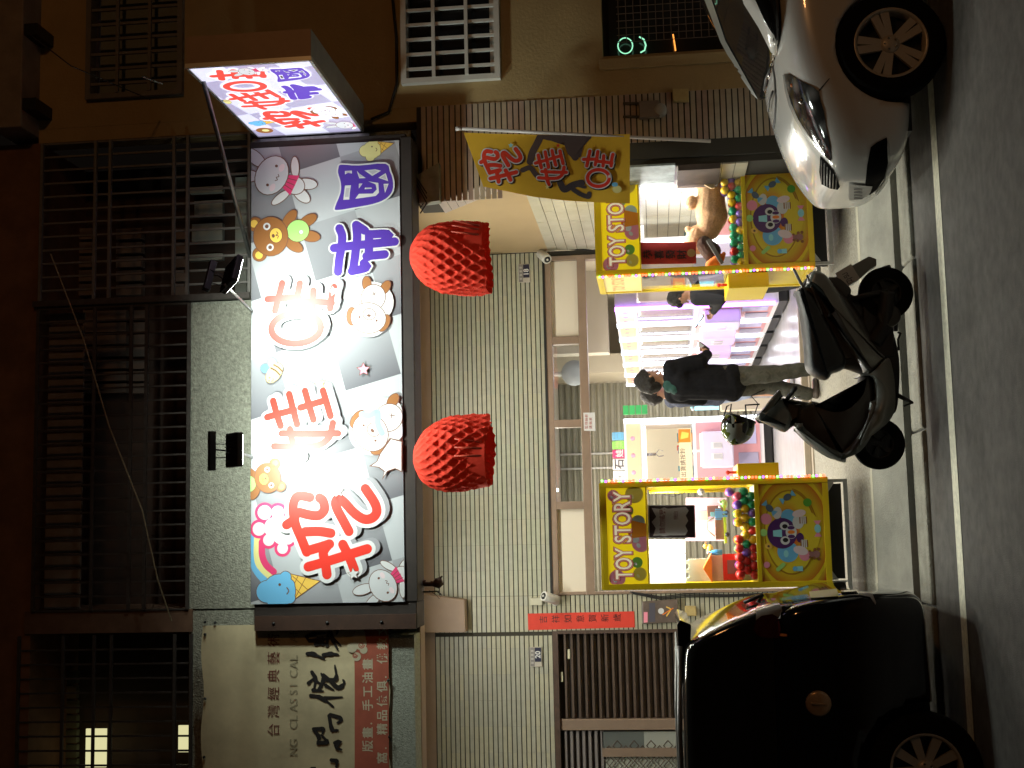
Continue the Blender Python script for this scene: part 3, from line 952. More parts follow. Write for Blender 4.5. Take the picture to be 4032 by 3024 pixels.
def bee(A, cx, cy, r, rot):
    c, s = cos(rot), sin(rot)
    T = lambda x, y: (cx + (x * c - y * s) * r, cy + (x * s + y * c) * r)
    A.ell(*T(0.1, -1.0), 0.5 * r, 0.62 * r, rot - 0.5, K_sky, outline=K_line, ow=.04 * r); A.ell(*T(0.95, -0.85), 0.5 * r, 0.6 * r, rot + 0.5, K_aqua, outline=K_line, ow=.04 * r)
    A.ell(*T(0.25, 0), 1.2 * r, 0.72 * r, rot, K_pale, outline=K_line, ow=.05 * r)
    for k in (0.45, 0.9): A.rib([T(k, -0.6), T(k + 0.08, 0), T(k, 0.6)], 0.09 * r, K_line)
    A.ell(*T(-0.45, -0.1), .08 * r, .08 * r, 0, K_line); A.ell(*T(-0.75, 0.05), .07 * r, .07 * r, 0, K_line); A.rib([T(-0.65, 0.3), T(-0.45, 0.38), T(-0.3, 0.25)], .03 * r, K_line)

# ------------------------------------------------------------------ the long sign
sA = at(990, 2379, YS); sB = at(1575, 560, YS)
SX0, SX1 = (at(990, 2379, YS).x + at(1590, 2370, YS).x) / 2, (at(990, 585, YS).x + at(1570, 552, YS).x) / 2
SZ1, SZ0 = (at(990, 2379, YS).z + at(988, 585, YS).z) / 2, (at(1593, 2370, YS).z + at(1572, 555, YS).z) / 2
SW, SH = SX1 - SX0, SZ1 - SZ0
sign = thing('shop_sign', ((SX0 + SX1) / 2, YS, SZ0), 'long white signboard with red and violet characters, cartoon animals and two glaring hot spots', 'signboard')
M_sign = bpy.data.materials.new('sign_checker_print'); M_sign.use_nodes = True
nt = M_sign.node_tree; bs = nt.nodes['Principled BSDF']; bs.inputs['Roughness'].default_value = 0.38
geo = nt.nodes.new('ShaderNodeTexCoord'); mp = nt.nodes.new('ShaderNodeMapping')
mp.inputs['Rotation'].default_value = (R(90), 0, 0)
nt.links.new(geo.outputs['Object'], mp.inputs[0])
rot = nt.nodes.new('ShaderNodeMapping'); rot.inputs['Rotation'].default_value = (0, 0, R(15)); rot.inputs['Location'].default_value = (0.12, 0.05, 0); rot.inputs['Scale'].default_value = (2.15, 2.15, 2.15)
nt.links.new(mp.outputs[0], rot.inputs[0])
ck = nt.nodes.new('ShaderNodeTexChecker'); ck.inputs['Scale'].default_value = 1.0
nt.links.new(rot.outputs[0], ck.inputs['Vector'])
fr = nt.nodes.new('ShaderNodeVectorMath'); fr.operation = 'FRACTION'; nt.links.new(rot.outputs[0], fr.inputs[0])
sp = nt.nodes.new('ShaderNodeSeparateXYZ'); nt.links.new(fr.outputs[0], sp.inputs[0])
rp = nt.nodes.new('ShaderNodeValToRGB'); rp.color_ramp.elements[0].color = (0.13, 0.13, 0.15, 1); rp.color_ramp.elements[1].color = (0.36, 0.37, 0.40, 1)
nt.links.new(sp.outputs['X'], rp.inputs[0])
mxr = nt.nodes.new('ShaderNodeMix'); mxr.data_type = 'RGBA'
mxr.inputs['A'].default_value = (0.46, 0.48, 0.51, 1)
nt.links.new(ck.outputs['Fac'], mxr.inputs['Factor']); nt.links.new(rp.outputs[0], mxr.inputs['B'])
nt.links.new(mxr.outputs['Result'], bs.inputs['Base Color'])
b = MB(); b.box(SX0, SX1, YS, YS + 0.04, SZ0, SZ1); b.build('sign_panel', M_sign, sign)
M_signframe = pm('sign_frame_steel', (0.022, 0.015, 0.012), 0.7, 0.0, var=(9, 0.3))
xfl = ex_(1300, 2480, YS)
b = MB()
b.box(SX0, SX1, YS + 0.041, YF - 0.001, SZ0 + 0.02, SZ1 - 0.02)
b.box(xfl, SX0 - 0.002, YS + 0.02, YF - 0.001, SZ0 - 0.09, SZ1 - 0.02)
b.box(SX0, SX1 + 0.03, YS + 0.01, YF - 0.05, SZ0 - 0.10, SZ0 - 0.003)
b.box(SX1 + 0.004, SX1 + 0.06, YS + 0.02, YF - 0.05, SZ0 - 0.05, SZ1 + 0.02)
b.box(SX0, SX1, YS + 0.05, YS + 0.09, SZ1 - 0.015, SZ1 + 0.02)
b.build('sign_frame', M_signframe, sign, 0.006)
b = MB(); b.box(xfl, ex_(1300, 2422, YS), YS - 0.004, YS + 0.018, SZ0 - 0.085, SZ1 - 0.03)
b.build('old_tarpaulin_edge', pm('old_brown_tarp', (0.05, 0.022, 0.012), 0.7, var=(8, 0.3)), sign)
b = MB()
for t in (0.15, 0.5, 0.85):
    z = SZ0 + (SZ1 - SZ0) * t; x = ex_(1300, 2452, YS); b.lathe([(0.013, 0), (0.013, 0.006)], Matrix.Translation((x, YS - 0.004, z)) @ Matrix.Rotation(R(90), 4, 'X'), 10)
tag(b.build('grommets', M_black, sign), kind='stuff')
A = Art((SX0, YS, SZ1), (1, 0, 0), (0, 0, -1), sign, n=(0, -1, 0))
A.clip = (0.0, 0.0, SW, SH)
def sp_(x, y):   # photo pixel -> sign metres
    p = at(x, y, YS); return (p.x - SX0, SZ1 - p.z)
KM = (sp_(1300, 1500)[0] - sp_(1300, 1600)[0]) / 100.0   # metres per photo pixel
def dst(src):
    a = sp_(src[0], src[3]); c = sp_(src[1], src[2]); return (a[0], c[0], a[1], c[1])
# characters' soft drop shadows are printed, so are the animals around them
for q in ((1200, 2230, 300),):
    pass
# rainbow, cloud
cc = sp_(1190, 2130)
rb = [sp_(1000, 2230), sp_(1010, 2130), sp_(1035, 2050)]
def arc(r0, colr, w_):
    pts = [sp_(*z4(x, y)) for x, y in r0]; A.rib(pts, w_, colr)
arc([(90, 950), (88, 1080), (110, 1180), (200, 1290)], K_sky, 17 * KM)
arc([(115, 950), (112, 1080), (135, 1160), (225, 1250)], K_pale, 12 * KM)
arc([(150, 985), (152, 1080), (180, 1150), (235, 1200)], K_pink, 13 * KM)
for ow, m in ((11 * KM, K_pink), (0, K_white)):
    for (x, y, q) in ((170, 770, 52), (265, 770, 48), (130, 890, 48), (240, 880, 75), (340, 960, 42), (200, 970, 42), (300, 1030, 40), (290, 940, 60), (330, 900, 30)):
        A.ell(*sp_(*z4(x, y)), q / 1.84 * KM + ow, q / 1.84 * KM + ow, 0, m)
A.flush('rainbow_print')
icecream(A, *sp_(*z4(310, 1320)), 68 * KM, R(-10), K_sky); A.flush('blue_ice_cream_print')
icecream(A, *sp_(*z2(1450, 235)), 38 * KM, R(-12), K_pale)
A.flush('ice_cream_print')
bunny(A, *sp_(*z4(1030, 1300)), 100 / 1.84 * KM, R(-32)); A.flush('bunny_print')
bunny(A, *sp_(*z2(335, 530)), 195 / 2.766 * KM, R(26)); A.flush('bunny_print')
bear(A, *sp_(*z2(325, 1195)), 215 / 2.766 * KM, R(-9)); A.flush('bear_print')
bear(A, *sp_(*z4(195, 520)), 105 / 1.84 * KM, R(165)); A.flush('bear_print')
bee(A, *sp_(*z3(300, 1130)), 88 / 2.37 * KM, R(38)); A.flush('bee_print')
pup(A, *sp_(*z3(1190, 600)), 165 / 2.37 * KM, R(-76)); A.flush('puppy_print')
pup(A, *sp_(*z4(940, 190)), 140 / 1.84 * KM, R(-37))
A.rib([sp_(*z4(880, 60)), sp_(*z4(930, 70)), sp_(*z4(990, 45)), sp_(*z4(995, 130)), sp_(*z4(1025, 195))], 12 * KM, K_aqua); A.flush('puppy_print')
A.poly([sp_(*z4(*p)) for p in ((1080, 230), (1010, 340), (985, 400), (930, 435), (1000, 445), (1040, 475), (1025, 535), (1065, 475), (1120, 455), (1170, 480), (1170, 250))], K_line)
A.poly([sp_(*z4(*p)) for p in ((1090, 240), (1016, 345), (992, 402), (950, 432), (1004, 438), (1046, 470), (1034, 510), (1062, 468), (1120, 448), (1164, 470), (1164, 260))], K_white); A.flush('starburst_print')
A.star(*sp_(*z3(1145, 1080)), 24 * KM, K_rose, K_line, 0.3, ow=.006)
A.flush('pink_star_print')
SHD = ink('soft_shadow_grey', (0.20, 0.20, 0.23))
char(A, WA, B_WA, dst(B_WA), 18.5 * KM, K_red, K_white, 15 * KM, shadow=K_gry, sh=(0.02, 0.035)); A.flush('lettering')
char(A, WWA, B_WWA, dst(B_WWA), 13.5 * KM, K_red, K_white, 11 * KM, shadow=K_gry, sh=(0.02, 0.03)); A.flush('lettering')
char(A, GUI2, B_O, dst(B_O), 13.5 * KM, K_red, K_white, 11 * KM, rings=[RING], shadow=K_gry, sh=(0.02, 0.03)); A.flush('lettering')
char(A, DI, B_DI, dst(B_DI), 17 * KM, K_blue, K_white, 6 * KM); A.flush('lettering')
char_guo(A, dst(B_GUO), K_blue, K_white, 6 * KM, K_mid); A.flush('lettering')
for (x, y) in (z4(710, 620), z4(820, 1215)): A.star(*sp_(x, y), 22 * KM, K_white, K_line, 0.2, ow=.003)
A.star(*sp_(*z3(745, 1215)), 22 * KM, K_pale, K_line, 0.1, ow=.003); A.star(*sp_(*z3(868, 352)), 22 * KM, K_white, K_line, 0.1, ow=.003)
A.flush('small_star_prints')

# ------------------------------------------------------------------ projecting light box
BX = at(1215, 527, 10.0).x
bb = atX(1005, 533, BX); bbot = atX(1426, 520, BX); ft = atX(731, 262, BX); fb = atX(1236, 231, BX)
by0, by1 = (ft.y + fb.y) / 2, (bb.y + bbot.y) / 2
bz1, bz0 = (bb.z + ft.z) / 2, (bbot.z + fb.z) / 2
BT = abs(at(980, 129, by0).x - at(980, 247, by0).x)
lbox = thing('projecting_sign', (BX + BT / 2, (by0 + by1) / 2, bz0), 'lit box sign projecting over the street with the same red characters, orange-brown end', 'box sign')
M_boxside = pm('box_sign_sheet', (0.30, 0.21, 0.15), 0.5, 0.2, var=(7, 0.1))
M_boxbot = pm('box_sign_underside', (0.30, 0.30, 0.28), 0.5, 0.3, var=(7, 0.15))
b = MB(); b.box(BX + 0.004, BX + BT, by0, by1, bz0, bz1, M_boxside); b.quad((BX + .003, by0, bz0 - .001), (BX + BT, by0, bz0 - .001), (BX + BT, by1, bz0 - .001), (BX + .003, by1, bz0 - .001), M_boxbot)
b.build('box_case', None, lbox)
def emis(name, col, base=0.6, es=1.6):
    m = pm(name, tuple(c * base for c in col), 0.4, emit=(col, es)); return m
BE = 0.52
M_boxface = bpy.data.materials.new('lit_box_face'); M_boxface.use_nodes = True
nt = M_boxface.node_tree; bs = nt.nodes['Principled BSDF']
geo = nt.nodes.new('ShaderNodeNewGeometry'); mp = nt.nodes.new('ShaderNodeMapping'); mp.inputs['Rotation'].default_value = (R(13), 0, 0); mp.inputs['Scale'].default_value = (0.001, 2.1, 2.1)
nt.links.new(geo.outputs['Position'], mp.inputs[0])
ck = nt.nodes.new('ShaderNodeTexChecker'); ck.inputs['Scale'].default_value = 1.3; ck.inputs['Color1'].default_value = (0.60, 0.61, 0.80, 1); ck.inputs['Color2'].default_value = (0.33, 0.31, 0.47, 1)
nt.links.new(mp.outputs[0], ck.inputs[0]); nt.links.new(ck.outputs[0], bs.inputs['Emission Color']); bs.inputs['Emission Strength'].default_value = 1.0
bs.inputs['Base Color'].default_value = (0.5, 0.5, 0.55, 1)
b = MB(); b.box(BX - 0.004, BX + 0.003, by0 + 0.02, by1 - 0.02, bz0 + 0.02, bz1 - 0.02); b.build('lit_face', M_boxface, lbox)
b = MB()
for q in ((by0, by1, bz1 - 0.018, bz1 + .004), (by0, by1, bz0 - .004, bz0 + 0.018), (by0 - .004, by0 + 0.018, bz0, bz1), (by1 - 0.018, by1 + .004, bz0, bz1)):
    b.box(BX - 0.012, BX + 0.02, q[0], q[1], q[2], q[3])
b.build('face_frame', pm('pale_aluminium', (0.5, 0.5, 0.46), 0.4, 0.6), lbox)
LW, LH = by1 - by0, bz1 - bz0
A2 = Art((BX - 0.005, by1, bz1), (0, -1, 0), (0, 0, -1), lbox, n=(-1, 0, 0))
A2.clip = (0.03, 0.03, LW - 0.03, LH - 0.03)
E_red = emis('lit_red', (0.85, 0.08, 0.06), 0.5, 0.85); E_white = emis('lit_white', (0.90, 0.91, 1.0), 0.5, .85); E_blue = emis('lit_violet', (0.13, 0.06, 0.55), 0.5, 0.8)
_sv = dict(K_red=K_red)
char(A2, WA, B_WA, (LW * .10, LW * .40, LH * .22, LH * .80), 0.030, E_red, E_white, 0.022)
char(A2, WWA, B_WWA, (LW * .42, LW * .68, LH * .10, LH * .58), 0.024, E_red, E_white, 0.018)
char(A2, GUI2, B_O, (LW * .70, LW * .95, LH * .13, LH * .60), 0.026, E_red, E_white, 0.018, rings=[[(x, y + 40) for x, y in RING]])
char(A2, DI, B_DI, (LW * .53, LW * .72, LH * .60, LH * .90), 0.028, E_blue, E_white, 0.010)
char_guo(A2, (LW * .76, LW * .93, LH * .60, LH * .92), E_blue, E_white, 0.010, K_mid)
A2.flush('lettering')
_names = ('K_line', 'K_bear', 'K_white', 'K_lg', 'K_pink', 'K_blush', 'K_yel', 'K_green', 'K_sky', 'K_pale')
_keep = {n: globals()[n] for n in _names}
for n in _names:
    c = tuple(globals()[n].node_tree.nodes['Principled BSDF'].inputs['Base Color'].default_value)[:3]
    globals()[n] = emis('lit_' + n[2:], tuple(min(1, v * 1.05) for v in c), 0.5, 0.85)
pup(A2, LW * .36, LH * .80, 0.095, R(60)); bunny(A2, LW * .13, LH * .88, 0.075, R(10)); bunny(A2, LW * .92, LH * .62 , 0.085, R(-60)) if False else None
A2.ell(LW * .12, LH * .14, 0.07, 0.07, 0, K_bear); A2.ell(LW * .12, LH * .15, 0.03, 0.03, 0, K_pale); icecream(A2, LW * .24, LH * .17, 0.06, 0, K_sky); bee(A2, LW * .56, LH * .07, 0.04, 0)
bunny(A2, LW * .93, LH * .45, 0.06, R(-10))
A2.flush('cartoon_prints')
globals().update(_keep)
# brackets
M_brk = pm('galvanised_angle', (0.20, 0.20, 0.19), 0.4, 0.7, var=(14, 0.3))
b = MB()
b.tube([atX(800, 318, BX), at(985, 1010, YF - 0.15)], 0.018, 6)
b.tube([at(560, 300, by0 + 0.15), at(640, 330, by0 + .3)], 0.006, 5)
b.box(BX - 0.02, BX + BT, by1 + 0.004, YF - 0.001, bz1 - 0.25, bz1 - 0.2); b.box(BX - 0.02, BX + BT, by1 + 0.004, YF - 0.001, bz0 + 0.2, bz0 + 0.25)
b.box(BX - 0.06, BX - 0.03, by1 - 0.02, YF - 0.02, bz0 - 0.05, bz1 + 0.02)
b.build('bracket', M_brk, lbox)

# ------------------------------------------------------------------ floodlights on the sign
def floodlight(x, y, body, Y, turn, label, power):
    """x, y photo pixel of the body's centre"""
    c = at(x, y, Y)
    t = thing('floodlight', c, label, 'floodlight', 'floodlights over the signboard')
    sx, sy_, sz = body
    M3 = Matrix.Rotation(turn, 3, 'Z') @ Matrix.Rotation(R(-46), 3, 'X')
    b = MB(); b.obox(c, sx, 0.05, sz, M3); b.build('lamp_body', M_black, t, 0.008)
    b = MB()
    for k in range(9):
        b.obox(c + M3 @ Vector(((k - 4) * sx / 10, -0.028, 0)), 0.006, 0.012, sz * 0.85, M3)
    b.build('cooling_fins', M_black, t)
    b = MB(); b.obox(c + M3 @ Vector((0, 0.027, 0)), sx * 0.86, 0.004, sz * 0.86, M3)
    b.build('lamp_lens', pm('flood_lens', (0.9, 0.9, 0.9), 0.3, emit=((0.92, 1.0, 0.95), 25)), t)
    # driver bar above, stirrup and arm to the sign
    up = c + Vector((0, 0.02, 0.175))
    b = MB(); b.obox(up, sx * 1.15, 0.05, 0.04, M3); b.build('driver_box', M_black, t, 0.004)
    b = MB()
    b.tube([up + Vector((-sx * .2, 0, 0)), c + M3 @ Vector((-sx * .2, 0, sz / 2))], 0.004, 5); b.tube([up + Vector((sx * .2, 0, 0)), c + M3 @ Vector((sx * .2, 0, sz / 2))], 0.004, 5)
    b.tube([up + Vector((sx * .05, 0, 0)), up + Vector((sx * .02, 0.02, -.06)), c + M3 @ Vector((0, 0, sz / 2))], 0.006, 6)
    b.build('cable', M_rubber, t)
    end = Vector((c.x - (0.12 if turn > 0.2 else -0.0), YS + 0.07, SZ1 - 0.0))
    b = MB(); b.tube([c + M3 @ Vector((-sx / 2 if turn > .2 else 0, -0.03, 0)), end], 0.012, 6); b.build('arm', M_brk, t)
    n = M3 @ Vector((0, 1, 0))
    L = area('floodlight_beam', c + n * 0.034, c + n * 1.0, sx * 0.8, power, (0.90, 1.0, 0.90), sz * 0.8)
    L.parent = t; L.matrix_parent_inverse = Matrix.Translation(-c)
    return t
fl1 = floodlight(922, 1772, (0.25, 0, 0.19), 8.95, 0.0, 'black floodlight over the left half of the signboard, seen square from behind', 29)
fl2 = floodlight(912, 1080, (0.25, 0, 0.20), 8.95, R(32), 'black floodlight over the right half of the signboard, turned towards the left', 29)

# ------------------------------------------------------------------ furniture shop banner on number 20
banY = 9.93
bl = at(1160, 2458, banY).x; bt, bbm = at(797, 2700, banY).z, at(1530, 2700, banY).z
bw = bl - XL
ban = thing('shop_banner', (bl - 1.0, banY, bbm), 'dirty cream banner with brushed black characters and a red lower band', 'banner')
M_ban = pm('banner_vinyl', (0.66, 0.57, 0.36), 0.6, var=(1.6, 0.30), bump=(3, 0.3))
nseg = 24
b = MB()
def banf(u, v):
    x = XL + (bl - XL) * u
    return Vector((x, banY - 0.003 * sin(u * 37) * sin(v * 5), bbm + (bt - bbm) * v + (0.012 * sin(u * 60) if v in (0, 1) else 0)))
b.grid(banf, nseg * 3, 8); bs_ = b.build('banner_sheet', M_ban, ban)
zred = at(1397, 2700, banY).z
M_bred = pm('banner_red', (0.45, 0.12, 0.075), 0.6, var=(3, 0.25)); M_bblk = pm('brush_black', (0.02, 0.017, 0.016), 0.6); M_bdr = pm('banner_dark_red', (0.17, 0.04, 0.03), 0.6); M_bcr = pm('banner_cream', (0.62, 0.56, 0.40), 0.6, var=(6, 0.1)); M_bfaint = pm('banner_faint_grey', (0.36, 0.32, 0.21), 0.6)
AB = Art((0, banY, 0), (1, 0, 0), (0, 0, -1), ban, n=(0, -1, 0), lift=0.0042, step=0.00004)
def bp_(x, y):
    p = at(x, y, banY); return (p.x, -p.z)
AB.poly([bp_(1397, 3060), (bp_(1397, 2700)[0], -zred), bp_(1395, 2460), bp_(1530, 2462), bp_(1532, 3060)], M_bred)
AB.flush('red_band')
KB = abs(bp_(1200, 2600)[0] - bp_(1200, 2700)[0]) / 100
def vt(s, x, y, size, mat, pitch, bold=0.0):      # row of characters, first at photo y, running to the right
    for k, chh in enumerate(s):
        q = bp_(x, y - k * pitch); AB.text(chh, q[0], q[1], size * KB, mat, bold)
vt('台灣經典藝術', 1097, 2895, 54, M_bdr, 70)
vt('NG CLASSICAL ART', 1172, 2972, 46, M_bfaint, 34)
vt('版畫.手工油畫', 1465, 2960, 46, M_bcr, 54, 0.015)
vt('窩.精品傢俱.佛教文物', 1522, 3005, 46, M_bcr, 56, 0.015)
AB.flush('lettering')
def zb(x, y): return (700 + x / 2.212, 2400 + y / 2.212)
BR = [  # 俱 傢 品 in brush strokes (photo pixels from the enlarged view)
 [((1130, 385), (1180, 385), (1280, 430)), ((1270, 395), (1330, 385), (1400, 390)),
  ((1125, 235), (1180, 215), (1290, 205)), ((1150, 270), (1250, 260), (1330, 250)), ((1200, 300), (1310, 290)), ((1215, 300), (1222, 240)), ((1265, 300), (1265, 240)), ((1300, 310), (1310, 200)), ((1325, 170), (1350, 260), (1395, 350)), ((1345, 245), (1420, 310)), ((1400, 165), (1385, 215)), ((1125, 235), (1140, 275))],
 [((1160, 750), (1230, 760), (1300, 800), (1360, 850)), ((1280, 770), (1435, 762)), ((1170, 545), (1200, 600), (1190, 690)), ((1140, 640), (1180, 600)), ((1190, 610), (1250, 650)), ((1230, 700), (1270, 610), (1250, 555)), ((1270, 570), (1330, 620), (1400, 680), (1450, 640), (1440, 610)), ((1300, 610), (1380, 600), (1370, 485)), ((1290, 660), (1360, 700)), ((1180, 700), (1270, 710))],
 [((1185, 1040), (1230, 1110), (1215, 1165)), ((1190, 1040), (1265, 1040), (1260, 1080)), ((1225, 1160), (1300, 1150), (1250, 1090)), ((1320, 925), (1345, 1040), (1400, 1050)), ((1330, 915), (1410, 940), (1420, 970), (1390, 985)), ((1370, 1160), (1405, 1150), (1380, 1200), (1430, 1220))],
 [((1340, 1310), (1385, 1320), (1380, 1375)), ((1170, 1385), (1200, 1375))]]
for chs in BR:
    for s in chs:
        pts = [bp_(*zb(*p)) for p in s]
        AB.rib(pts, [7.5 * KB, 9 * KB, 5 * KB, 3 * KB], M_bblk, k=5)
AB.flush('brush_lettering')
for rr, m in ((0, M_bcr),):
    for (x, y, q) in ((1560, 410, 38), (1520, 330, 45), (1590, 290, 60), (1560, 240, 45), (1620, 350, 35)):
        AB.ell(*bp_(*zb(x, y)), q / 2.2 * KB, q / 2.2 * KB, 0, m)
for (x, y, q) in ((1545, 400, 22), (1600, 310, 28)):
    pts = [bp_(*zb(x + q * (1 - k / 16) * cos(k * .8), y + q * (1 - k / 16) * sin(k * .8))) for k in range(12)]
    AB.rib(pts, 2.0 * KB, M_bred)
AB.rib([bp_(*zb(1610, 260)), bp_(*zb(1600, 200)), bp_(*zb(1560, 165))], 14 * KB, M_bcr)
AB.flush('cloud_motif')
b = MB()
for (x, y) in ((810, 2449), (850, 2451), (810, 2497), (1175, 2455), (1245, 2466), (1530, 2678), (1535, 2900), (1522, 2460), (810, 2750), (806, 2980)):
    p = at(x, y, banY); b.lathe([(0.011, 0), (0.011, 0.012)], Matrix.Translation((p.x, banY - 0.01, p.z)) @ Matrix.Rotation(R(90), 4, 'X'), 8)
tag(b.build('banner_fixings', M_black, ban), kind='stuff')

# ------------------------------------------------------------------ flag on its pole
fY = 9.75
pt_, pb_ = at(1809, 506, fY - 0.02), at(2799, 556, fY + 0.03)
flag = thing('advertising_flag', pb_, 'yellow flag with red characters and a black toy claw, hung from a white pole', 'flag')
b = MB(); b.tube([pb_, pt_], 0.0135, 10); b.lathe([(0.017, 0), (0.017, 0.05)], Matrix.Translation(pt_ - Vector((0, 0, .02))), 10)
b.build('flagpole', pm('pole_white_plastic', (0.55, 0.50, 0.47), 0.35), flag)
# sheet: u along the hoist (top to bottom), v from the pole outwards
hoist = [(1826, 522), (1950, 527), (2100, 530), (2250, 531), (2400, 530), (2480, 528)]
fly = [(1903, 735), (1990, 752), (2100, 775), (2230, 790), (2370, 798), (2480, 801)]
def interp(L, u):
    u = min(max(u, 0), 1) * (len(L) - 1); i = min(int(u), len(L) - 2); f = u - i
    return (L[i][0] * (1 - f) + L[i + 1][0] * f, L[i][1] * (1 - f) + L[i + 1][1] * f)
def flp(u, v, off=0.0):
    a = interp(hoist, u); c = interp(fly, u)
    x = a[0] + (c[0] - a[0]) * v; y = a[1] + (c[1] - a[1]) * v
    w_ = 0.02 * sin(v * 5 + u * 3) * v + 0.012 * sin(u * 9 + v * 2) * v
    return at(x, y, fY + w_ - off)
b = MB(); b.grid(lambda u, v: flp(u, v), 30, 12); 
M_flag = pm('flag_cloth_yellow', (0.72, 0.42, 0.025), 0.7, var=(5, 0.06))
o = b.build('flag_sheet', M_flag, flag)
class FlagArt(Art):
    def P(self, s, t):   # s, t are photo pixels (x, y) on the flag
        # invert roughly: y -> v, x -> u
        u = 0.5; v = 0.5
        for _ in range(6):
            a = interp(hoist, u); c = interp(fly, u)
            v = (t - a[1]) / (c[1] - a[1])
            x = a[0] + (c[0] - a[0]) * v
            u = min(max(u + (s - x) / 655.0, 0), 1)
        return flp(u, min(max(v, 0.005), 0.995), 0.0015 + 0.00015 * self.L)
AF = FlagArt((0, 0, 0), (1, 0, 0), (0, 0, 1), flag)
def zf(x, y): return (1750 + x / 2.37, 450 + y / 2.37)
claw = [[(900, 200), (860, 280), (820, 360), (800, 440)], [(910, 195), (1000, 215), (1080, 215), (1340, 205)], [(1150, 260), (1290, 260)], [(1160, 300), (1240, 300)], [(1180, 340), (1220, 400)]]
for s in claw: AF.rib([zf(*p) for p in s], 14, K_dgrey)
AF.poly([zf(*p) for p in ((1000, 190), (1360, 185), (1350, 240), (1300, 290), (1270, 400), (1200, 415), (1150, 370), (1120, 290), (1000, 250))], K_dgrey)
for s, h in (([(730, 520), (800, 500), (850, 560), (890, 600)], 10), ([(1080, 640), (1120, 700), (1200, 660), (1280, 640)], 13), ([(1200, 700), (1260, 740), (1340, 770), (1350, 740)], 9), ([(1230, 660), (1310, 680)], 6)): AF.rib([zf(*p) for p in s], h, K_dgrey)
AF.flush('claw_print')
def flchar(strokes, src, dx, hw, ow, rings=()):
    x0, x1, y0, y1 = src; X0, X1, Y0, Y1 = dx
    mp_ = lambda s: [(X0 + (x - x0) / (x1 - x0) * (X1 - X0), Y0 + (y - y0) / (y1 - y0) * (Y1 - Y0)) for x, y in s]
    S = [mp_(s) for s in strokes]; G = [mp_(s) for s in rings]
    for dxx, m, h in ((5, K_blk, hw + ow), (0, K_lg, hw + ow), (0, K_red, hw)):
        for s in S: AF.rib([(p[0] + dxx, p[1] + dxx) for p in s], h, m, k=3)
        for s in G: AF.rib([(p[0] + dxx, p[1] + dxx) for p in s], h, m, closed=True, k=2)
flchar(WA, B_WA, (1888, 2060, 580, 722), 8, 4.5)
flchar(WWA, B_WWA, (2105, 2235, 588, 728), 6.5, 4)
flchar(GUI2, B_O, (2293, 2425, 588, 735), 6.5, 4, rings=[[(x + 20, y + 15) for x, y in RING]])
AF.flush('lettering')
AF.star(*zf(620, 290), 11, K_aqua); AF.star(*zf(1060, 290), 9, K_red); AF.star(*zf(960, 680), 9, K_pale); AF.star(*zf(1540, 580), 9, K_white)
AF.ell(*zf(1610, 700), 18, 15, 0, K_pale); AF.ell(*zf(1590, 655), 12, 9, 0, K_sky)
AF.flush('small_prints')

# ------------------------------------------------------------------ red couplets, plates, cameras, boxes
def slab(name, q, Y, th, mat, parent=None, label=None, cat=None, bevel=0.0, kind=None):
    a = [at(x, y, Y) for x, y in q]
    b = MB(); b.prism(a, (0, -th, 0)); o = b.build(name, mat, parent, bevel)
    if label: tag(o, label, cat)
    return o
M_redp = pm('red_paper', (0.62, 0.045, 0.025), 0.7, var=(6, 0.08))
cp = thing('spring_couplet', at(2490, 2430, YB - 0.01), 'red paper strip with seven black characters pasted on the tiles below the junction box', 'banner')
slab('paper', [(2078, 2416), (2497, 2407), (2500, 2470), (2080, 2481)], YB - 0.006, 0.002, M_redp, cp)
AC = Art((0, YB - 0.008, 0), (1, 0, 0), (0, 0, -1), cp, n=(0, -1, 0))
def wp_(x, y, Y=YB - 0.008):
    p = at(x, y, Y); return (p.x, -p.z)
KW = 1 / 376.0
for k, chh in enumerate('吉祥如意賀新歲'):
    q = wp_(2152 + k * 48.5, 2452 - k * 1.2); AC.text(chh, q[0] - 0.004, q[1], 0.088, K_blk, 0.0, sx=0.95)
AC.flush('lettering')
def plate(num, cx, cy, label):
    c = at(cx, cy, YB - 0.01)
    t = thing('house_number_plate', c, label, 'number plate')
    wv, hv_ = 0.200, 0.125
    b = MB(); b.box(c.x - wv / 2, c.x + wv / 2, YB - 0.018, YB - 0.006, c.z - hv_ / 2, c.z + hv_ / 2); b.build('plate', pm('plate_edge', (0.45, 0.42, 0.36), 0.5), t, 0.003)
    A_ = Art((c.x - wv / 2, YB - 0.018, c.z + hv_ / 2), (1, 0, 0), (0, 0, -1), t, n=(0, -1, 0), step=.0003)
    A_.poly([(0.006, 0.006), (wv - .006, .006), (wv - .006, 0.050), (.006, 0.050)], pm('plate_grey', (0.22, 0.21, 0.20), 0.5))
    A_.poly([(0.05, 0.052), (wv - .006, .052), (wv - .006, hv_ - .006), (.05, hv_ - .006)], pm('plate_navy', (0.018, 0.02, 0.05), 0.4))
    A_.text(num, 0.085, hv_ - .016, 0.075, K_white, 0.02)
    A_.text('中正路', 0.05, 0.042, 0.03, K_white) if False else None
    for k in range(4): A_.poly([(0.03 + k * .04, .014), (0.05 + k * .04, .014), (0.05 + k * .04, .04), (0.03 + k * .04, .04)], pm('plate_faded_lettering', (0.40, 0.39, 0.36), 0.5))
    A_.flush('lettering')
plate('18', 2064, 1076, 'dark house number plate reading 18, above the right end of the door')
plate('20', 2110, 2586, 'dark house number plate reading 20, left of the red paper strip')
M_cam = pm('camera_housing', (0.62, 0.62, 0.58), 0.35)
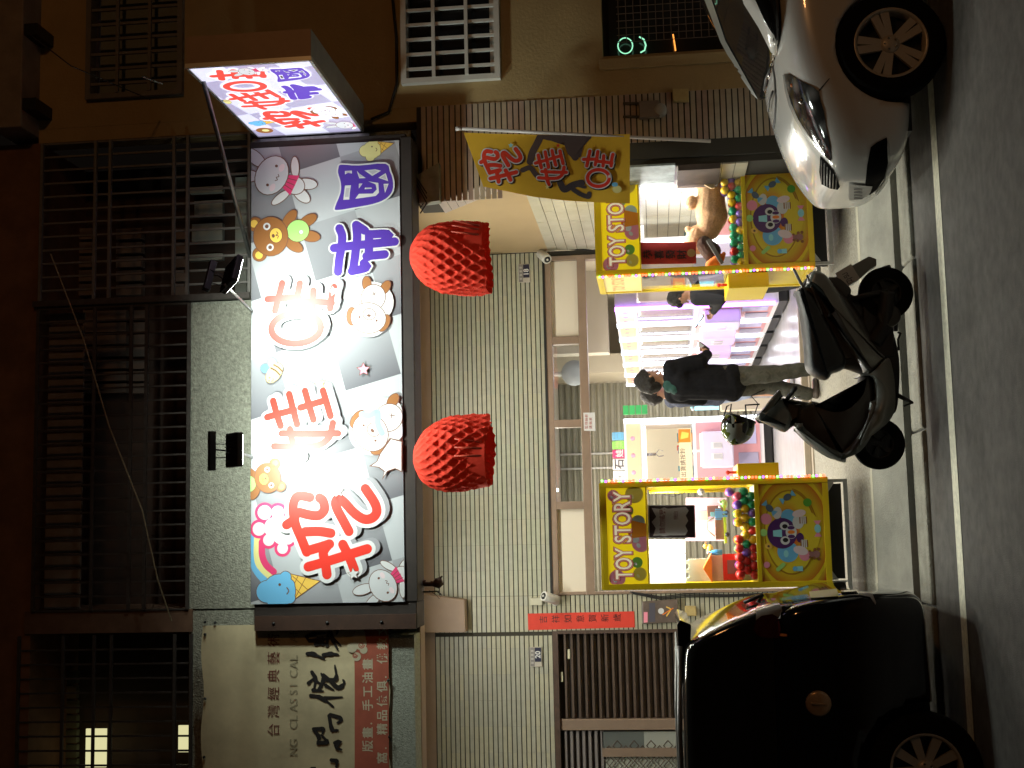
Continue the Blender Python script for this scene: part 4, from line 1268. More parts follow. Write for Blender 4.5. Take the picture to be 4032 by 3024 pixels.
def seccam(cx, cy, dirv, mount, label):
    c = at(cx, cy, YB - 0.16)
    t = thing('security_camera', c, label, 'security camera', 'cameras beside the shop door')
    d = Vector(dirv).normalized(); q = d.to_track_quat('Z', 'Y').to_matrix().to_4x4()
    b = MB(); b.lathe([(0.045, -0.09), (0.05, -0.085), (0.05, 0.08), (0.046, 0.09), (0.038, 0.085)], Matrix.Translation(c) @ q, 20, M_cam); b.build('housing', M_cam, t)
    b = MB(); b.lathe([(0.034, 0.086), (0.034, 0.089)], Matrix.Translation(c) @ q, 18, M_black); b.lathe([(0.012, 0.089), (0.010, 0.097)], Matrix.Translation(c) @ q, 12, M_cam); b.build('lens', M_black, t)
    b = MB(); m = at(mount[0], mount[1], YB); b.tube([c, (c + m) / 2 + Vector((0, 0, 0.02)), m], 0.014, 8); b.lathe([(0.045, 0), (0.045, 0.02), (0.02, 0.035)], Matrix.Translation(m) @ Matrix.Rotation(R(90), 4, 'X'), 16); b.build('bracket', M_cam, t)
seccam(2142, 1010, (-0.55, -0.7, -0.45), (2166, 975), 'white tube camera at the right corner of the door, pointing left')
seccam(2166, 2355, (0.25, -0.55, 0.62), (2188, 2368), 'white camera at the left corner of the door, tilted upwards')
def jbox(q, Y, th, mat, label, cat='junction box'):
    return slab('junction_box', q, Y, th, mat, None, label, cat, 0.006)
M_jb = pm('ivory_box', (0.50, 0.49, 0.38), 0.5); M_jb2 = pm('old_yellowed_box', (0.45, 0.34, 0.14), 0.5, var=(20, 0.15))
jbox([(2083, 968), (2127, 970), (2127, 991), (2083, 991)], YB - 0.002, 0.05, M_jb, 'small ivory junction box beside the right-hand camera')
jbox([(2090, 2353), (2137, 2353), (2137, 2382), (2090, 2382)], YB - 0.002, 0.05, M_jb, 'small ivory junction box beside the left-hand camera')
jbox([(2696, 2385), (2740, 2385), (2742, 2424), (2696, 2424)], YB - 0.002, 0.06, M_jb2, 'yellowed junction box on the tiles behind the black car')
jbox([(2647, 358), (2710, 358), (2712, 405), (2650, 405)], YF - 0.014, 0.06, M_jb2, 'yellowed box on the brown pier, under the water meter')
# grey poster case beside the left machine
pc = thing('poster_case', at(2670, 2410, YB), 'dim framed poster case on the tiles, left of the yellow machine', 'frame')
slab('case', [(2528, 2368), (2668, 2358), (2670, 2448), (2530, 2456)], YB - 0.002, 0.06, pm('poster_dark', (0.13, 0.10, 0.085), 0.35, var=(9, 0.3)), pc, bevel=0.006)
AP = Art((0, YB - 0.063, 0), (1, 0, 0), (0, 0, -1), pc, n=(0, -1, 0))
for q, m in (([(2535, 2410), (2550, 2410), (2550, 2450), (2535, 2452)], K_rose), ([(2556, 2375), (2580, 2374), (2580, 2448), (2556, 2450)], pm('poster_slate', (0.08, 0.08, 0.11), 0.4))):
    AP.poly([wp_(x, y, YB - .063) for x, y in q], m)
AP.ell(*wp_(2603, 2406, YB - .063), 0.03, 0.03, 0, K_lg); AP.rib([wp_(2625, 2390, YB - .063), wp_(2640, 2400, YB - .063), wp_(2625, 2425, YB - .063)], 0.006, K_yel); AP.rib([wp_(2610, 2420, YB - .063), wp_(2650, 2395, YB - .063)], 0.005, K_or); AP.flush('picture')
# bird-like bare lamp bracket above the left end of the arcade
sl_ = thing('broken_lamp', at(1740, 2310, YF - 0.1), 'broken brown lamp head with loose wires under the left end of the signboard', 'lamp')
Yq = YF - 0.1
b = MB(); b.tube([at(1638, 2315, Yq), at(1665, 2312, Yq)], 0.006, 6); b.tube([at(1668, 2285, Yq), at(1672, 2300, Yq), at(1700, 2300, Yq), at(1702, 2288, Yq)], 0.02, 8); b.build('lamp_holder', M_brown, sl_)
b = MB(); b.tube([at(1702, 2302, Yq), at(1722, 2297, Yq), at(1742, 2288, Yq)], [0.015, 0.045, 0.028], 10); b.tube([at(1722, 2285, Yq), at(1742, 2268, Yq)], [0.02, 0.004], 6); b.build('lamp_head', M_brown, sl_)
b = MB(); b.tube([at(1655, 2330, Yq), at(1690, 2330, Yq), at(1720, 2328, Yq), at(1738, 2342, Yq)], 0.006, 6); b.tube([at(1690, 2325, Yq), at(1715, 2340, Yq), at(1730, 2358, Yq), at(1738, 2345, Yq), at(1725, 2325, Yq)], 0.0025, 5); b.build('loose_wire', M_rubber, sl_)

# ------------------------------------------------------------------ paper lanterns
M_lan = pm('red_tissue', (0.60, 0.030, 0.009), 0.85, emit=((0.9, 0.03, 0.005), 0.04))
_b = M_lan.node_tree.nodes['Principled BSDF']
try:
    _b.inputs['Subsurface Weight'].default_value = 0.0
except Exception: pass
def lantern(cx, top, bot, wpx, label, seed, lean):
    Y = 9.72
    ct, cb = at(top, cx, Y), at(bot, cx, Y)
    H = ct.z - cb.z; Rm = wpx / FPX * Y * 0.5
    t = thing('paper_lantern', (ct.x, Y, cb.z), label, 'lantern', 'honeycomb lanterns under the signboard')
    r = random.Random(seed)
    NR, NH = 168, 84
    def prof(t_):
        if t_ < 0.58: return Rm * max(0, 1 - ((0.58 - t_) / 0.58) ** 2.1) ** 0.5
        return Rm * (1.0 - 0.08 * ((t_ - 0.58) / 0.42) ** 2)
    ph = [r.uniform(0, 6) for _ in range(6)]
    def fn(u, v):
        a = u * 2 * pi; q = v
        Rr = prof(max(q, 0.0005))
        k = 22
        d1 = abs(sin(k * a / 2 + q * 16)); d2 = abs(sin(k * a / 2 - q * 16))
        cell = min(1, (d1 * d2) * 1.7)            # 0 on the glued edges, 1 in the hollows
        dp = 0.11 * (0.4 + 0.6 * min(1, q * 3))
        fold = 0.04 * sin(a * 3 + ph[0]) * q + 0.05 * sin(a * 5 + ph[1] + q * 3) * q * q
        gap = 0.26 * math.exp(-((math.atan2(sin(a - ph[3]), cos(a - ph[3]))) / 0.35) ** 2) * max(0, q - 0.55) / 0.45
        Rr *= 1 - dp * cell + fold - gap
        zz = ct.z - H * q + (0.012 * sin(a * 22) + 0.02 * sin(a * 3 + ph[2])) * max(0, q - .8) * 5 * 0.5
        wob = 0.012 * noise.noise(Vector((a * 2, q * 9, seed)))
        return Vector((ct.x + (Rr + wob) * cos(a) + lean * q * 0.05, Y + (Rr + wob) * sin(a) * 0.92, zz))
    ph[3] = -pi / 2 + (0.55 if seed == 1 else 0.1)
    b = MB(); b.grid(fn, NR, NH, M_lan); b.build('paper_body', M_lan, t)
    b = MB(); b.lathe([(Rm * .78, cb.z + 0.02 + .0), (Rm * .8, cb.z + 0.16)], Matrix.Translation((ct.x, Y, 0)), 40, M_lan, cap=False); b.build('inner_paper', M_lan, t)
    M_tape = pm('lantern_paper_strip', (0.62, 0.09, 0.05), 0.5)
    for k in range(3):
        b = MB(); a = ph[3] + (k - 1) * 0.22 + 0.1
        Pq = lambda q, o: Vector((ct.x + (Rm * (1.02 - 0.25 * q) + o) * cos(a), Y + (Rm * (1.02 - .25 * q) + o) * sin(a) * .92, ct.z - H * (0.6 + 0.33 * q)))
        b.tube([Pq(0, 0), Pq(.5, .01), Pq(1, 0.015)], [0.004, 0.008, 0.01], 6); b.build('paper_strip', M_tape, t)
    b = MB(); b.tube([ct - Vector((0, 0, .01)), Vector((ct.x, Y + 0.12, SZ0 - 0.1))], 0.002, 4); b.build('hanging_string', M_white, t)
lantern(1011, 1614, 1922, 305, 'red honeycomb paper lantern, the right-hand one, torn open on its right', 1, -1)
lantern(1806, 1628, 1933, 308, 'red honeycomb paper lantern, the left-hand one, with a ragged notch at its bottom', 2, 1)
# ================================================================== the shop interior
M_ceil = pm('shop_ceiling_white', (0.62, 0.57, 0.48), 0.7)
M_wall_in = pm('shop_wall_cream', (0.60, 0.54, 0.42), 0.6, var=(2, 0.05))
M_floor_in = pm('shop_floor_tile', (0.42, 0.41, 0.42), 0.25, var=(4, 0.12))
RA = atZ(3068, 1196, FLOOR + 0.12); RB = atZ(2980, 1399, FLOOR + 0.12)    # foot line of the machine row
rdir = (RB - RA); rdir.z = 0; rdir.normalize()
YE = 19.8
RX0, RX1 = xo_l - 0.35, RA.x + 1.1
shop = thing('shop_interior', (0.5, 16, FLOOR), 'bright cream shop room behind the wide doorway, with a steel shutter at its back', 'room')
b = MB(); b.box(RX0, RX1, YB - 0.12, YE, FLOOR - 0.12, FLOOR, M_floor_in); tag(b.build('shop_floor', M_floor_in), kind='structure')
M_step = pm('door_step_stone', (0.42, 0.36, 0.28), 0.4, var=(9, 0.15))
b = MB(); b.box(xo_l - 0.05, xo_r + 0.05, YB - 0.26, YB - 0.121, 0.2, FLOOR - 0.05); b.box(xo_l - 0.05, xo_r + 0.05, YB - 0.1205, YB - 0.04, 0.3, FLOOR + 0.012); tag(b.build('door_step', M_step), kind='structure')
zceil = z_op + 0.35
b = MB(); b.box(RX0, RX1, YB + 0.201, YE, zceil, zceil + 0.1); b.build('ceiling', M_ceil, shop)
b = MB(); b.box(RX0 - 0.1, RX0, YB + 0.201, YE, FLOOR - 0.1, zceil); b.build('left_wall', M_wall_in, shop)
b = MB(); b.box(RX1, RX1 + 0.1, YB + 0.201, YE, FLOOR - 0.1, zceil); b.build('right_wall', M_wall_in, shop)
xsh0, xsh1 = RX0, at(2400, 1508, YE).x
b = MB(); b.box(xsh1, RX1, YE, YE + 0.1, FLOOR - 0.1, zceil); b.build('back_wall', M_wall_in, shop)
b = MB(); b.box(xsh1 + 0.1, RX1, 17.0, 17.3, at(2395, 1300, 17).z, zceil); b.build('ceiling_beam', M_ceil, shop)
b = MB(); b.box(xsh1 + 0.02, xsh1 + 0.3, 18.6, YE - .01, FLOOR, zceil - .001); b.build('column', M_wall_in, shop)
M_shut = pm('grey_green_shutter', (0.27, 0.26, 0.20), 0.45, 0.3, var=(3, 0.12))
b = MB(); z = FLOOR; k = 0
while z < zceil:
    b.prism([(xsh0, YE, z), (xsh0, YE - 0.028, z + 0.03), (xsh0, YE - 0.028, z + 0.06), (xsh0, YE, z + 0.09)], (xsh1 - xsh0, 0, 0)); z += 0.1
o = b.build('shutter_slats', M_shut, shop)
b = MB(); b.box(xsh0, xsh1, YE + 0.002, YE + 0.02, FLOOR, zceil); b.build('shutter_back', M_shut, shop)
b = MB()
for y in (1785, 1842): 
    p = at(2400, y, YE - 0.05); b.box(p.x - 0.015, p.x + 0.015, YE - 0.07, YE - 0.035, FLOOR, zceil)
b.build('shutter_guide', pm('guide_steel', (0.4, 0.4, 0.38), 0.4, 0.5), shop)
# tube lamps under the shop ceiling
M_tube = pm('tube_lamp_glow', (1, 1, 1), 0.5, emit=((1, 0.97, 0.9), 14))
for (x, y) in ((-0.6, 14.8), (0.55, 14.8), (-0.6, 17.4), (0.55, 17.4)):
    t = thing('tube_lamp', (x, y, zceil - 0.06), 'white fluorescent batten on the shop ceiling seen through the transom panes', 'ceiling lamp', 'battens on the shop ceiling')
    b = MB(); b.box(x - 0.05, x + 0.05, y - 0.6, y + 0.6, zceil - 0.04, zceil - 0.001); b.build('batten', M_white, t)
    b = MB(); b.tube([(x, y - 0.57, zceil - 0.06), (x, y + 0.57, zceil - 0.075)], 0.026, 8); b.build('tube', M_tube, t)
    L = area('tube_lamp_light', (x, y, zceil - 0.09), (x, y, 0), 0.15, 62, (1.0, 0.93, 0.80), 1.1)
    L.parent = t; L.matrix_parent_inverse = Matrix.Translation(-Vector((x, y, zceil - .06)))
# door frame with transom panes
df = thing('door_frame', ((xo_l + xo_r) / 2, YB, FLOOR), 'brown metal door frame with a row of four transom panes, number 18', 'door frame')
zA, zB_, zC = z_op, ez_(2183, 1650, YB), ez_(2288, 1650, YB)
zD = ez_(2322, 1650, YB)
b = MB()
b.box(xo_l, xo_r, YB - 0.02, YB + 0.1, zB_, zA - .001); b.box(xo_l, xo_r, YB - 0.02, YB + 0.1, zD, zC)
b.box(xo_r - 0.05, xo_r - .001, YB - 0.019, YB + 0.099, FLOOR, zB_)
b.box(xo_l + .001, xo_l + 0.03, YB - 0.019, YB + 0.099, FLOOR, zB_)
xd = [ex_(2235, y, YB) for y in (1990, 1668, 1340)]
for x in xd: b.box(x - 0.04, x + 0.04, YB - 0.018, YB + 0.098, zC, zB_)
b.build('frame', M_frame, df, 0.004)
b = MB(); b.box(xo_l, xo_r, YB - 0.03, YB - 0.021, zA - 0.022, zA + 0.004); b.build('dark_seal', M_black, df)
edges = [xo_l + 0.03] + xd + [xo_r - 0.05]
M_tp_frost = pm('opal_transom_pane', (0.72, 0.66, 0.55), 0.35)
M_tp = glass('clear_pane', (0.93, 0.96, 0.97), 0.2)
for i in range(4):
    b = MB(); b.box(edges[i] + (0.04 if i else 0), edges[i + 1] - (0.04 if i < 3 else 0), YB + 0.035, YB + 0.041, zC, zB_); b.build('transom_pane', M_tp_frost if i in (0, 3) else M_tp, df)
# the round wall fan and ducts seen through the transom
fan = thing('wall_fan', at(2262, 1470, 16.5), 'grey fan head hanging behind the transom pane', 'fan')
c = at(2262, 1470, 16.5)
b = MB(); b.lathe([(0.02, 0), (0.16, 0.02), (0.17, 0.05), (0.16, 0.08), (0.05, 0.1)], Matrix.Translation(c) @ Matrix.Rotation(R(90), 4, 'X'), 20); b.build('fan_guard', pm('fan_grey', (0.42, 0.45, 0.48), 0.4), fan)
b = MB(); b.tube([c + Vector((0, 0.02, 0.1)), Vector((c.x, c.y + .02, zceil - .001))], 0.03, 8); b.build('fan_rod', M_white, fan)
# notice on the lintel
nt_ = slab('notice', [(2297, 1625), (2342, 1624), (2345, 1697), (2300, 1696)], YB - 0.022, 0.003, K_white)
nt_ = tag(nt_, 'small white notice with red lettering stuck on the door lintel', 'notice')
AN = Art((0, YB - 0.026, 0), (1, 0, 0), (0, 0, -1), nt_, n=(0, -1, 0))
ORG[nt_.name] = nt_.location.copy()
for k, chh in enumerate('監視錄影'): q = wp_(2314, 1688 - k * 15, YB - .026); AN.text(chh, q[0], q[1], 0.036, pm('notice_red', (0.4, 0.08, 0.08), 0.6))
for k, chh in enumerate('請微笑'): q = wp_(2331, 1688 - k * 16, YB - .026); AN.text(chh, q[0], q[1], 0.036, pm('notice_red', (0.4, 0.08, 0.08), 0.6))
AN.flush('lettering')

# ------------------------------------------------------------------ the pink machines
def E(name, col, s, base=0.5): return pm(name, tuple(base * c for c in col), 0.4, emit=(col, s))
M_pk = pm('machine_pink', (0.62, 0.30, 0.33), 0.4, emit=((0.62, 0.30, 0.34), 0.03)); M_lilac = pm('machine_lilac', (0.58, 0.54, 0.68), 0.35, emit=((.6, .55, .8), 0.06)); M_mw = pm('machine_white', (0.70, 0.68, 0.70), 0.35, emit=((.75, .7, .8), .05))  # cabinet paint given a faint glow of its own
M_winglow = E('lit_prize_window', (1.0, 0.86, 0.58), .42); M_headglow = E('lit_peach_header', (1.0, 0.66, 0.42), 0.35)
M_led = E('led_tube_white', (0.85, 0.9, 1.0), 6.0); M_ledp = E('led_tube_violet', (0.45, 0.16, 1.0), 5.0); M_ledg = E('led_tube_mint', (0.5, 1.0, 0.8), 1.8)
prz = [pm('prize_%s' % n, c, 0.5) for n, c in (('brown', (0.25, 0.12, 0.08)), ('cream', (0.65, 0.55, 0.35)), ('red', (0.6, 0.1, 0.06)), ('teal', (0.1, 0.3, 0.32)), ('orange', (0.8, 0.35, 0.04)), ('grey', (0.35, 0.35, 0.36)))]
def claw_cabinet(label, seed, led, group, W=0.82, D=0.82, H=1.90, poster=False, coin=True):
    t = thing('claw_machine', (0, 0, 0), label, 'claw machine', group)
    r = random.Random(seed)
    f = -D / 2
    b = MB(); b.box(-W / 2 + .04, W / 2 - .04, f + 0.04, D / 2, 0.02, 0.12); b.build('base', M_black, t, local=True)
    b = MB()
    b.box(-W / 2, W / 2, f + 0.02, D / 2, 0.12, 1.02, M_mw); b.box(-W / 2 + .04, W / 2 - .04, f + .012, f + .019, 0.17, 0.98, M_pk)
    b.build('lower_cabinet', None, t, local=True)
    b = MB(); b.box(-W / 2, W / 2, f + 0.02, D / 2, 1.66, H, M_mw); b.build('header', None, t, local=True)
    b = MB(); b.box(-W / 2 + .03, W / 2 - .03, f + 0.010, f + 0.019, 1.69, H - 0.03); h = b.build('header_panel', M_headglow, t, local=True)
    b = MB()
    for k in range(3): b.sphere((-0.25 + k * 0.22, f + .010, 1.79), 0.03, K_rose, 8, 6, (1, .1, 1))
    tag(b.build('header_motifs', None, h, local=True), kind='stuff')
    for sx in (-1, 1):
        b = MB(); b.box(sx * W / 2, sx * (W / 2 - 0.05), f + 0.02, f + 0.08, 1.0205, 1.6595); b.build('window_post', M_mw, t, local=True)
        b = MB(); b.box(sx * W / 2, sx * (W / 2 - 0.04), D / 2 - .05, D / 2, 1.0205, 1.6595); b.build('window_post', M_mw, t, local=True)
    b = MB(); b.box(-W / 2 + .05, W / 2 - .05, D / 2 - 0.02, D / 2 - .001, 1.02, 1.66); b.build('back_wall', M_mw, t, local=True)
    b = MB(); b.box(-W / 2 + .05, W / 2 - .05, D / 2 - 0.05, D / 2 - .021, 1.03, 1.65); b.build('lit_backboard', M_winglow, t, local=True)
    b = MB(); b.box(-W / 2 + .06, W / 2 - .06, f + .10, f + .14, 1.62, 1.65); b.box(-W / 2 + .06, W / 2 - .06, D / 2 - .2, D / 2 - .16, 1.62, 1.65); b.build('inner_lamp', E('inner_lamp_glow', (1, .97, .9), 1.6), t, local=True)
    for sx in (-1, 1): b = MB(); b.box(sx * (W / 2 - .05), sx * (W / 2 - .045), f + .1, D / 2 - .06, 1.03, 1.64); b.build('side_poster', pm('cream_side_poster', (.7, .6, .5), .5, emit=((1, .82, .62), .12)), t, local=True)  # poster colour given a faint glow too
    b = MB()
    for k in range(14):
        w_ = r.uniform(.06, .13); x = r.uniform(-W / 2 + .1, W / 2 - .18); y = r.uniform(f + .12, D / 2 - .2); h_ = r.uniform(.06, .2)
        b.box(x, x + w_, y, y + w_ * .7, 1.021, 1.02 + h_, r.choice(prz))
    tag(b.build('prizes', None, t, local=True), kind='stuff')
    b = MB(); b.tube([(0, 0, 1.64), (0, 0, 1.5)], 0.02, 8)
    for k in range(3):
        a = k * 2.09; b.tube([(0, 0, 1.5), (.06 * cos(a), .06 * sin(a), 1.46), (.04 * cos(a), .04 * sin(a), 1.40)], 0.006, 5)
    b.build('claw', pm('claw_chrome', (0.6, 0.6, 0.6), 0.2, 0.9), t, local=True)
    b = MB(); b.box(-W / 2 + .05, W / 2 - .05, f + 0.03, f + 0.034, 1.02, 1.66); b.build('window_glass', glass('cabinet_glass', (0.97, 0.98, 1), 0.03), t, local=True)
    if coin:
        b = MB(); b.box(-0.22, 0.24, f - 0.15, f + .011, 0.52, 0.92); bx = b.build('coin_box', M_lilac, t, 0.02, local=True)
        b = MB(); b.box(-0.2, 0.22, f - 0.14, f - .01, 0.921, 0.935); b.lathe([(0.012, 0.93), (0.012, 1.0)], Matrix.Translation((0.0, f - .07, 0)), 8); b.sphere((0.0, f - .07, 1.01), .024); b.build('joystick_panel', E('lit_button_cream', (1, .85, .7), 1.2), bx, local=True)
        b = MB(); b.box(-0.12, -0.04, f - 0.156, f - .1501, 0.66, 0.8, M_mw); b.box(0.02, 0.1, f - 0.156, f - .1501, 0.66, 0.8, M_mw)
        b.box(-0.11, -0.05, f - 0.16, f - .1561, 0.67, 0.77, K_mid); b.box(0.03, 0.09, f - 0.16, f - .1561, 0.67, 0.77, K_mid); b.build('coin_slots', None, bx, local=True)
    b = MB(); b.box(-W / 2 + .08, -0.03, f + .002, f + .0115, 0.2, 0.45); b.build('prize_flap', pm('flap_lilac_grey', (0.36, 0.33, 0.48), 0.3), t, 0.004, local=True)
    b = MB(); b.box(0.08, W / 2 - .1, f + .004, f + .0115, 0.22, 0.5); b.build('cartoon_patch', pm('patch_lilac', (0.5, 0.48, 0.75), 0.4), t, local=True)
    if led:
        b = MB(); b.box(W / 2 + .001, W / 2 + .032, f - 0.012, f + .03, 0.16, H); b.build('led_tube', led, t, local=True)
        b = MB(); b.box(-W / 2 - .032, -W / 2 - .001, f - 0.012, f + .03, 0.16, H); b.build('led_tube', M_led, t, local=True)
    return t
pk = claw_cabinet('pink and white claw machine facing the street at the back of the shop', 3, M_led, 'pink claw machines in the shop')
pc_ = atZ(3011, 1770, FLOOR + 0.12)
pk.location = (at(2990, 1770, pc_.y).x, pc_.y + 0.41, FLOOR)
PKF = pc_.y
# poster inside its window and letter blocks on its top
b = MB(); x0 = pk.location.x
AP2 = Art((x0 - 0.36, PKF + 0.028, FLOOR + 1.66), (1, 0, 0), (0, 0, -1), None, n=(0, -1, 0))
ph_ = MB(); ph_.box(x0 - 0.34, x0 + 0.30, PKF + 0.006, PKF + 0.010, FLOOR + 1.04, FLOOR + 1.20, pm('window_card_cream', (0.7, .6, .4), .6)); crd = ph_.build('window_card', None)
tag(crd, 'cream card with dark characters taped low in the pink machine window', 'card')
AP2.parent = crd; AP2.O = Vector((x0 - 0.34, PKF + 0.005, FLOOR + 1.20))
AP2.text('出貨請按鈴', 0.02, 0.07, 0.075, K_dgrey); AP2.text('11:00', 0.03, .14, .06, K_mid) if False else None
AP2.poly([(0.46, 0.0), (0.63, 0.0), (0.63, 0.15), (0.46, 0.15)], K_or); AP2.poly([(0.5, 0.02), (0.6, 0.04), (0.58, 0.13), (0.52, 0.12)], K_yel)
AP2.flush('lettering')
lt = thing('letter_sign', (x0, PKF + 0.2, FLOOR + 1.9), 'row of coloured character blocks standing on top of the pink claw machine', 'sign')
cols = [('鑽', K_white, K_mid, 0.155), ('石', K_white, K_dgrey, 0.155), ('娃', K_pink, K_white, 0.118), ('樂', ink('lime', (0.25, .6, .12)), K_green, .115), ('園', ink('steel_blue', (0.16, .4, .62)), K_sky, .115)]
xx = x0 - 0.36
for ch_, bgm, fgm, w_ in cols:
    b = MB(); b.box(xx, xx + w_ - 0.006, PKF + 0.17, PKF + 0.2, FLOOR + 1.901, FLOOR + 2.06); blk = b.build('character_block', bgm, lt, 0.012)
    Ak = Art((xx, PKF + 0.17, FLOOR + 2.06), (1, 0, 0), (0, 0, -1), blk, n=(0, -1, 0)); Ak.text(ch_, 0.012, 0.13, 0.135 if w_ > .14 else .105, fgm, 0.02); Ak.flush('lettering')
    xx += w_
# row along the right wall, all facing left
rz = math.atan2(rdir.y, rdir.x) - R(90)          # row tilt
base = claw_cabinet('first claw machine of the right-hand row, nearest the street, with a violet light tube', 11, M_ledp, 'claw machines along the right side of the shop')
ords = ['second', 'third', 'fourth', 'fifth', 'sixth', 'seventh']
nrm = Vector((-rdir.y, rdir.x, 0))              # points left
perp = Vector((rdir.y, -rdir.x, 0))              # into the wall
def place_row(o, k):
    c = RA + rdir * (0.42 + k * 0.90) + perp * 0.41
    o.location = (c.x, c.y, FLOOR); o.rotation_euler = (0, 0, R(-90) + (math.atan2(rdir.y, rdir.x) - R(90)))
place_row(base, 0)
for k in range(1, 6):
    o = copy_tree(base)
    place_row(o, k)
    tag(o, '%s claw machine of the right-hand row, counted from the street' % ords[k - 1])
    for ch_ in o.children:
        if ch_.name.startswith('led_tube') and ch_.data.materials[0] == M_ledp:
            ch_.data = ch_.data.copy(); ch_.data.materials[0] = (M_led, M_ledg, M_led, M_led, M_led)[k - 1]
        if ch_.name.startswith('coin_box') and k in (1, 2):
            ch_.data = ch_.data.copy(); ch_.data.materials[0] = pm('coin_box_violet', (0.62, 0.46, 0.76), 0.35, emit=((.6, .4, .9), .12))
L = area('led_tube_glow', tuple(RA + nrm * 0.25 + Vector((0, 0.3, 1.2))), tuple(RA + Vector((0, .3, 1.2))), 0.1, 5, (0.5, 0.2, 1.0), 1.3)
# small light-blue cart with trinkets and green glass-brick band at the back
ct = atZ(3000, 1600, FLOOR)
cart = thing('display_stand', (at(2800, 1597, 15.2).x, 15.2, FLOOR), 'slim pale-blue glowing display stand with trinkets, beside the pink machine', 'display stand')
px_, py_ = cart.location.x, 15.2
b = MB(); b.box(px_ - 0.06, px_ + 0.07, py_, py_ + 0.2, FLOOR + 0.02, at(2840, 1600, 15.2).z); b.build('stand_body', pm('stand_cream', (.6, .55, .42), .5), cart)
b = MB(); b.box(px_ - 0.05, px_ + 0.06, py_ - 0.01, py_ - .001, at(2830, 1600, 15.2).z, at(2735, 1600, 15.2).z); b.build('stand_screen', E('lit_cyan', (0.35, .85, 1.0), 1.3), cart)
b = MB()
for k in range(5): b.sphere((px_ - .04 + k * .025, py_, at(2728, 1600, 15.2).z + .012 * (k % 2)), 0.018, (K_white, K_aqua, K_yel, K_rose, K_white)[k], 8, 6)
b.build('trinkets', None, cart)
gb = thing('green_bottle_crate', at(2520, 1620, 17.5), 'row of green plastic boxes on the shelf at the back, right of the character blocks', 'boxes')
b = MB()
for k in range(4): p = at(2515, 1632, 17.5); b.box(p.x, p.x + 0.12, 17.4, 17.5, p.z - .12 + k * 0.085 , p.z - .045 + k * .085)
b.build('green_box', pm('green_plastic', (0.05, 0.42, 0.12), 0.3), gb); 

# ------------------------------------------------------------------ yellow cabinets on the pavement
M_yel = pm('machine_yellow', (0.80, 0.58, 0.012), 0.38, var=(3, 0.04)); M_yelb = pm('header_yellow', (0.80, 0.62, 0.01), 0.4, emit=((0.9, 0.66, 0.01), 0.34))
M_panel = pm('panel_yellow', (0.80, 0.62, 0.02), 0.4, var=(4, 0.10)); M_inwhite = pm('cabinet_inner_white', (0.72, 0.72, 0.68), 0.5)
M_glow_l = E('glowing_white_board', (1.0, 1.0, 0.93), 1.0)
M_ps = pm('galvanised_slotted', (0.42, 0.43, 0.42), 0.4, 0.5, var=(20, 0.15))
BULB = [E('bulb_' + n, c, 3.0, .6) for n, c in (('red', (1, .12, .05)), ('green', (.2, 1, .15)), ('violet', (.35, .1, 1)), ('amber', (1, .6, .15)))]
bulb_me = []
for m in BULB:
    t_ = MB(); t_.sphere((0, 0, 0), 0.0105, m, 8, 6); o = t_.build('tmp', None, local=True); bulb_me.append(o.data); bpy.data.objects.remove(o)
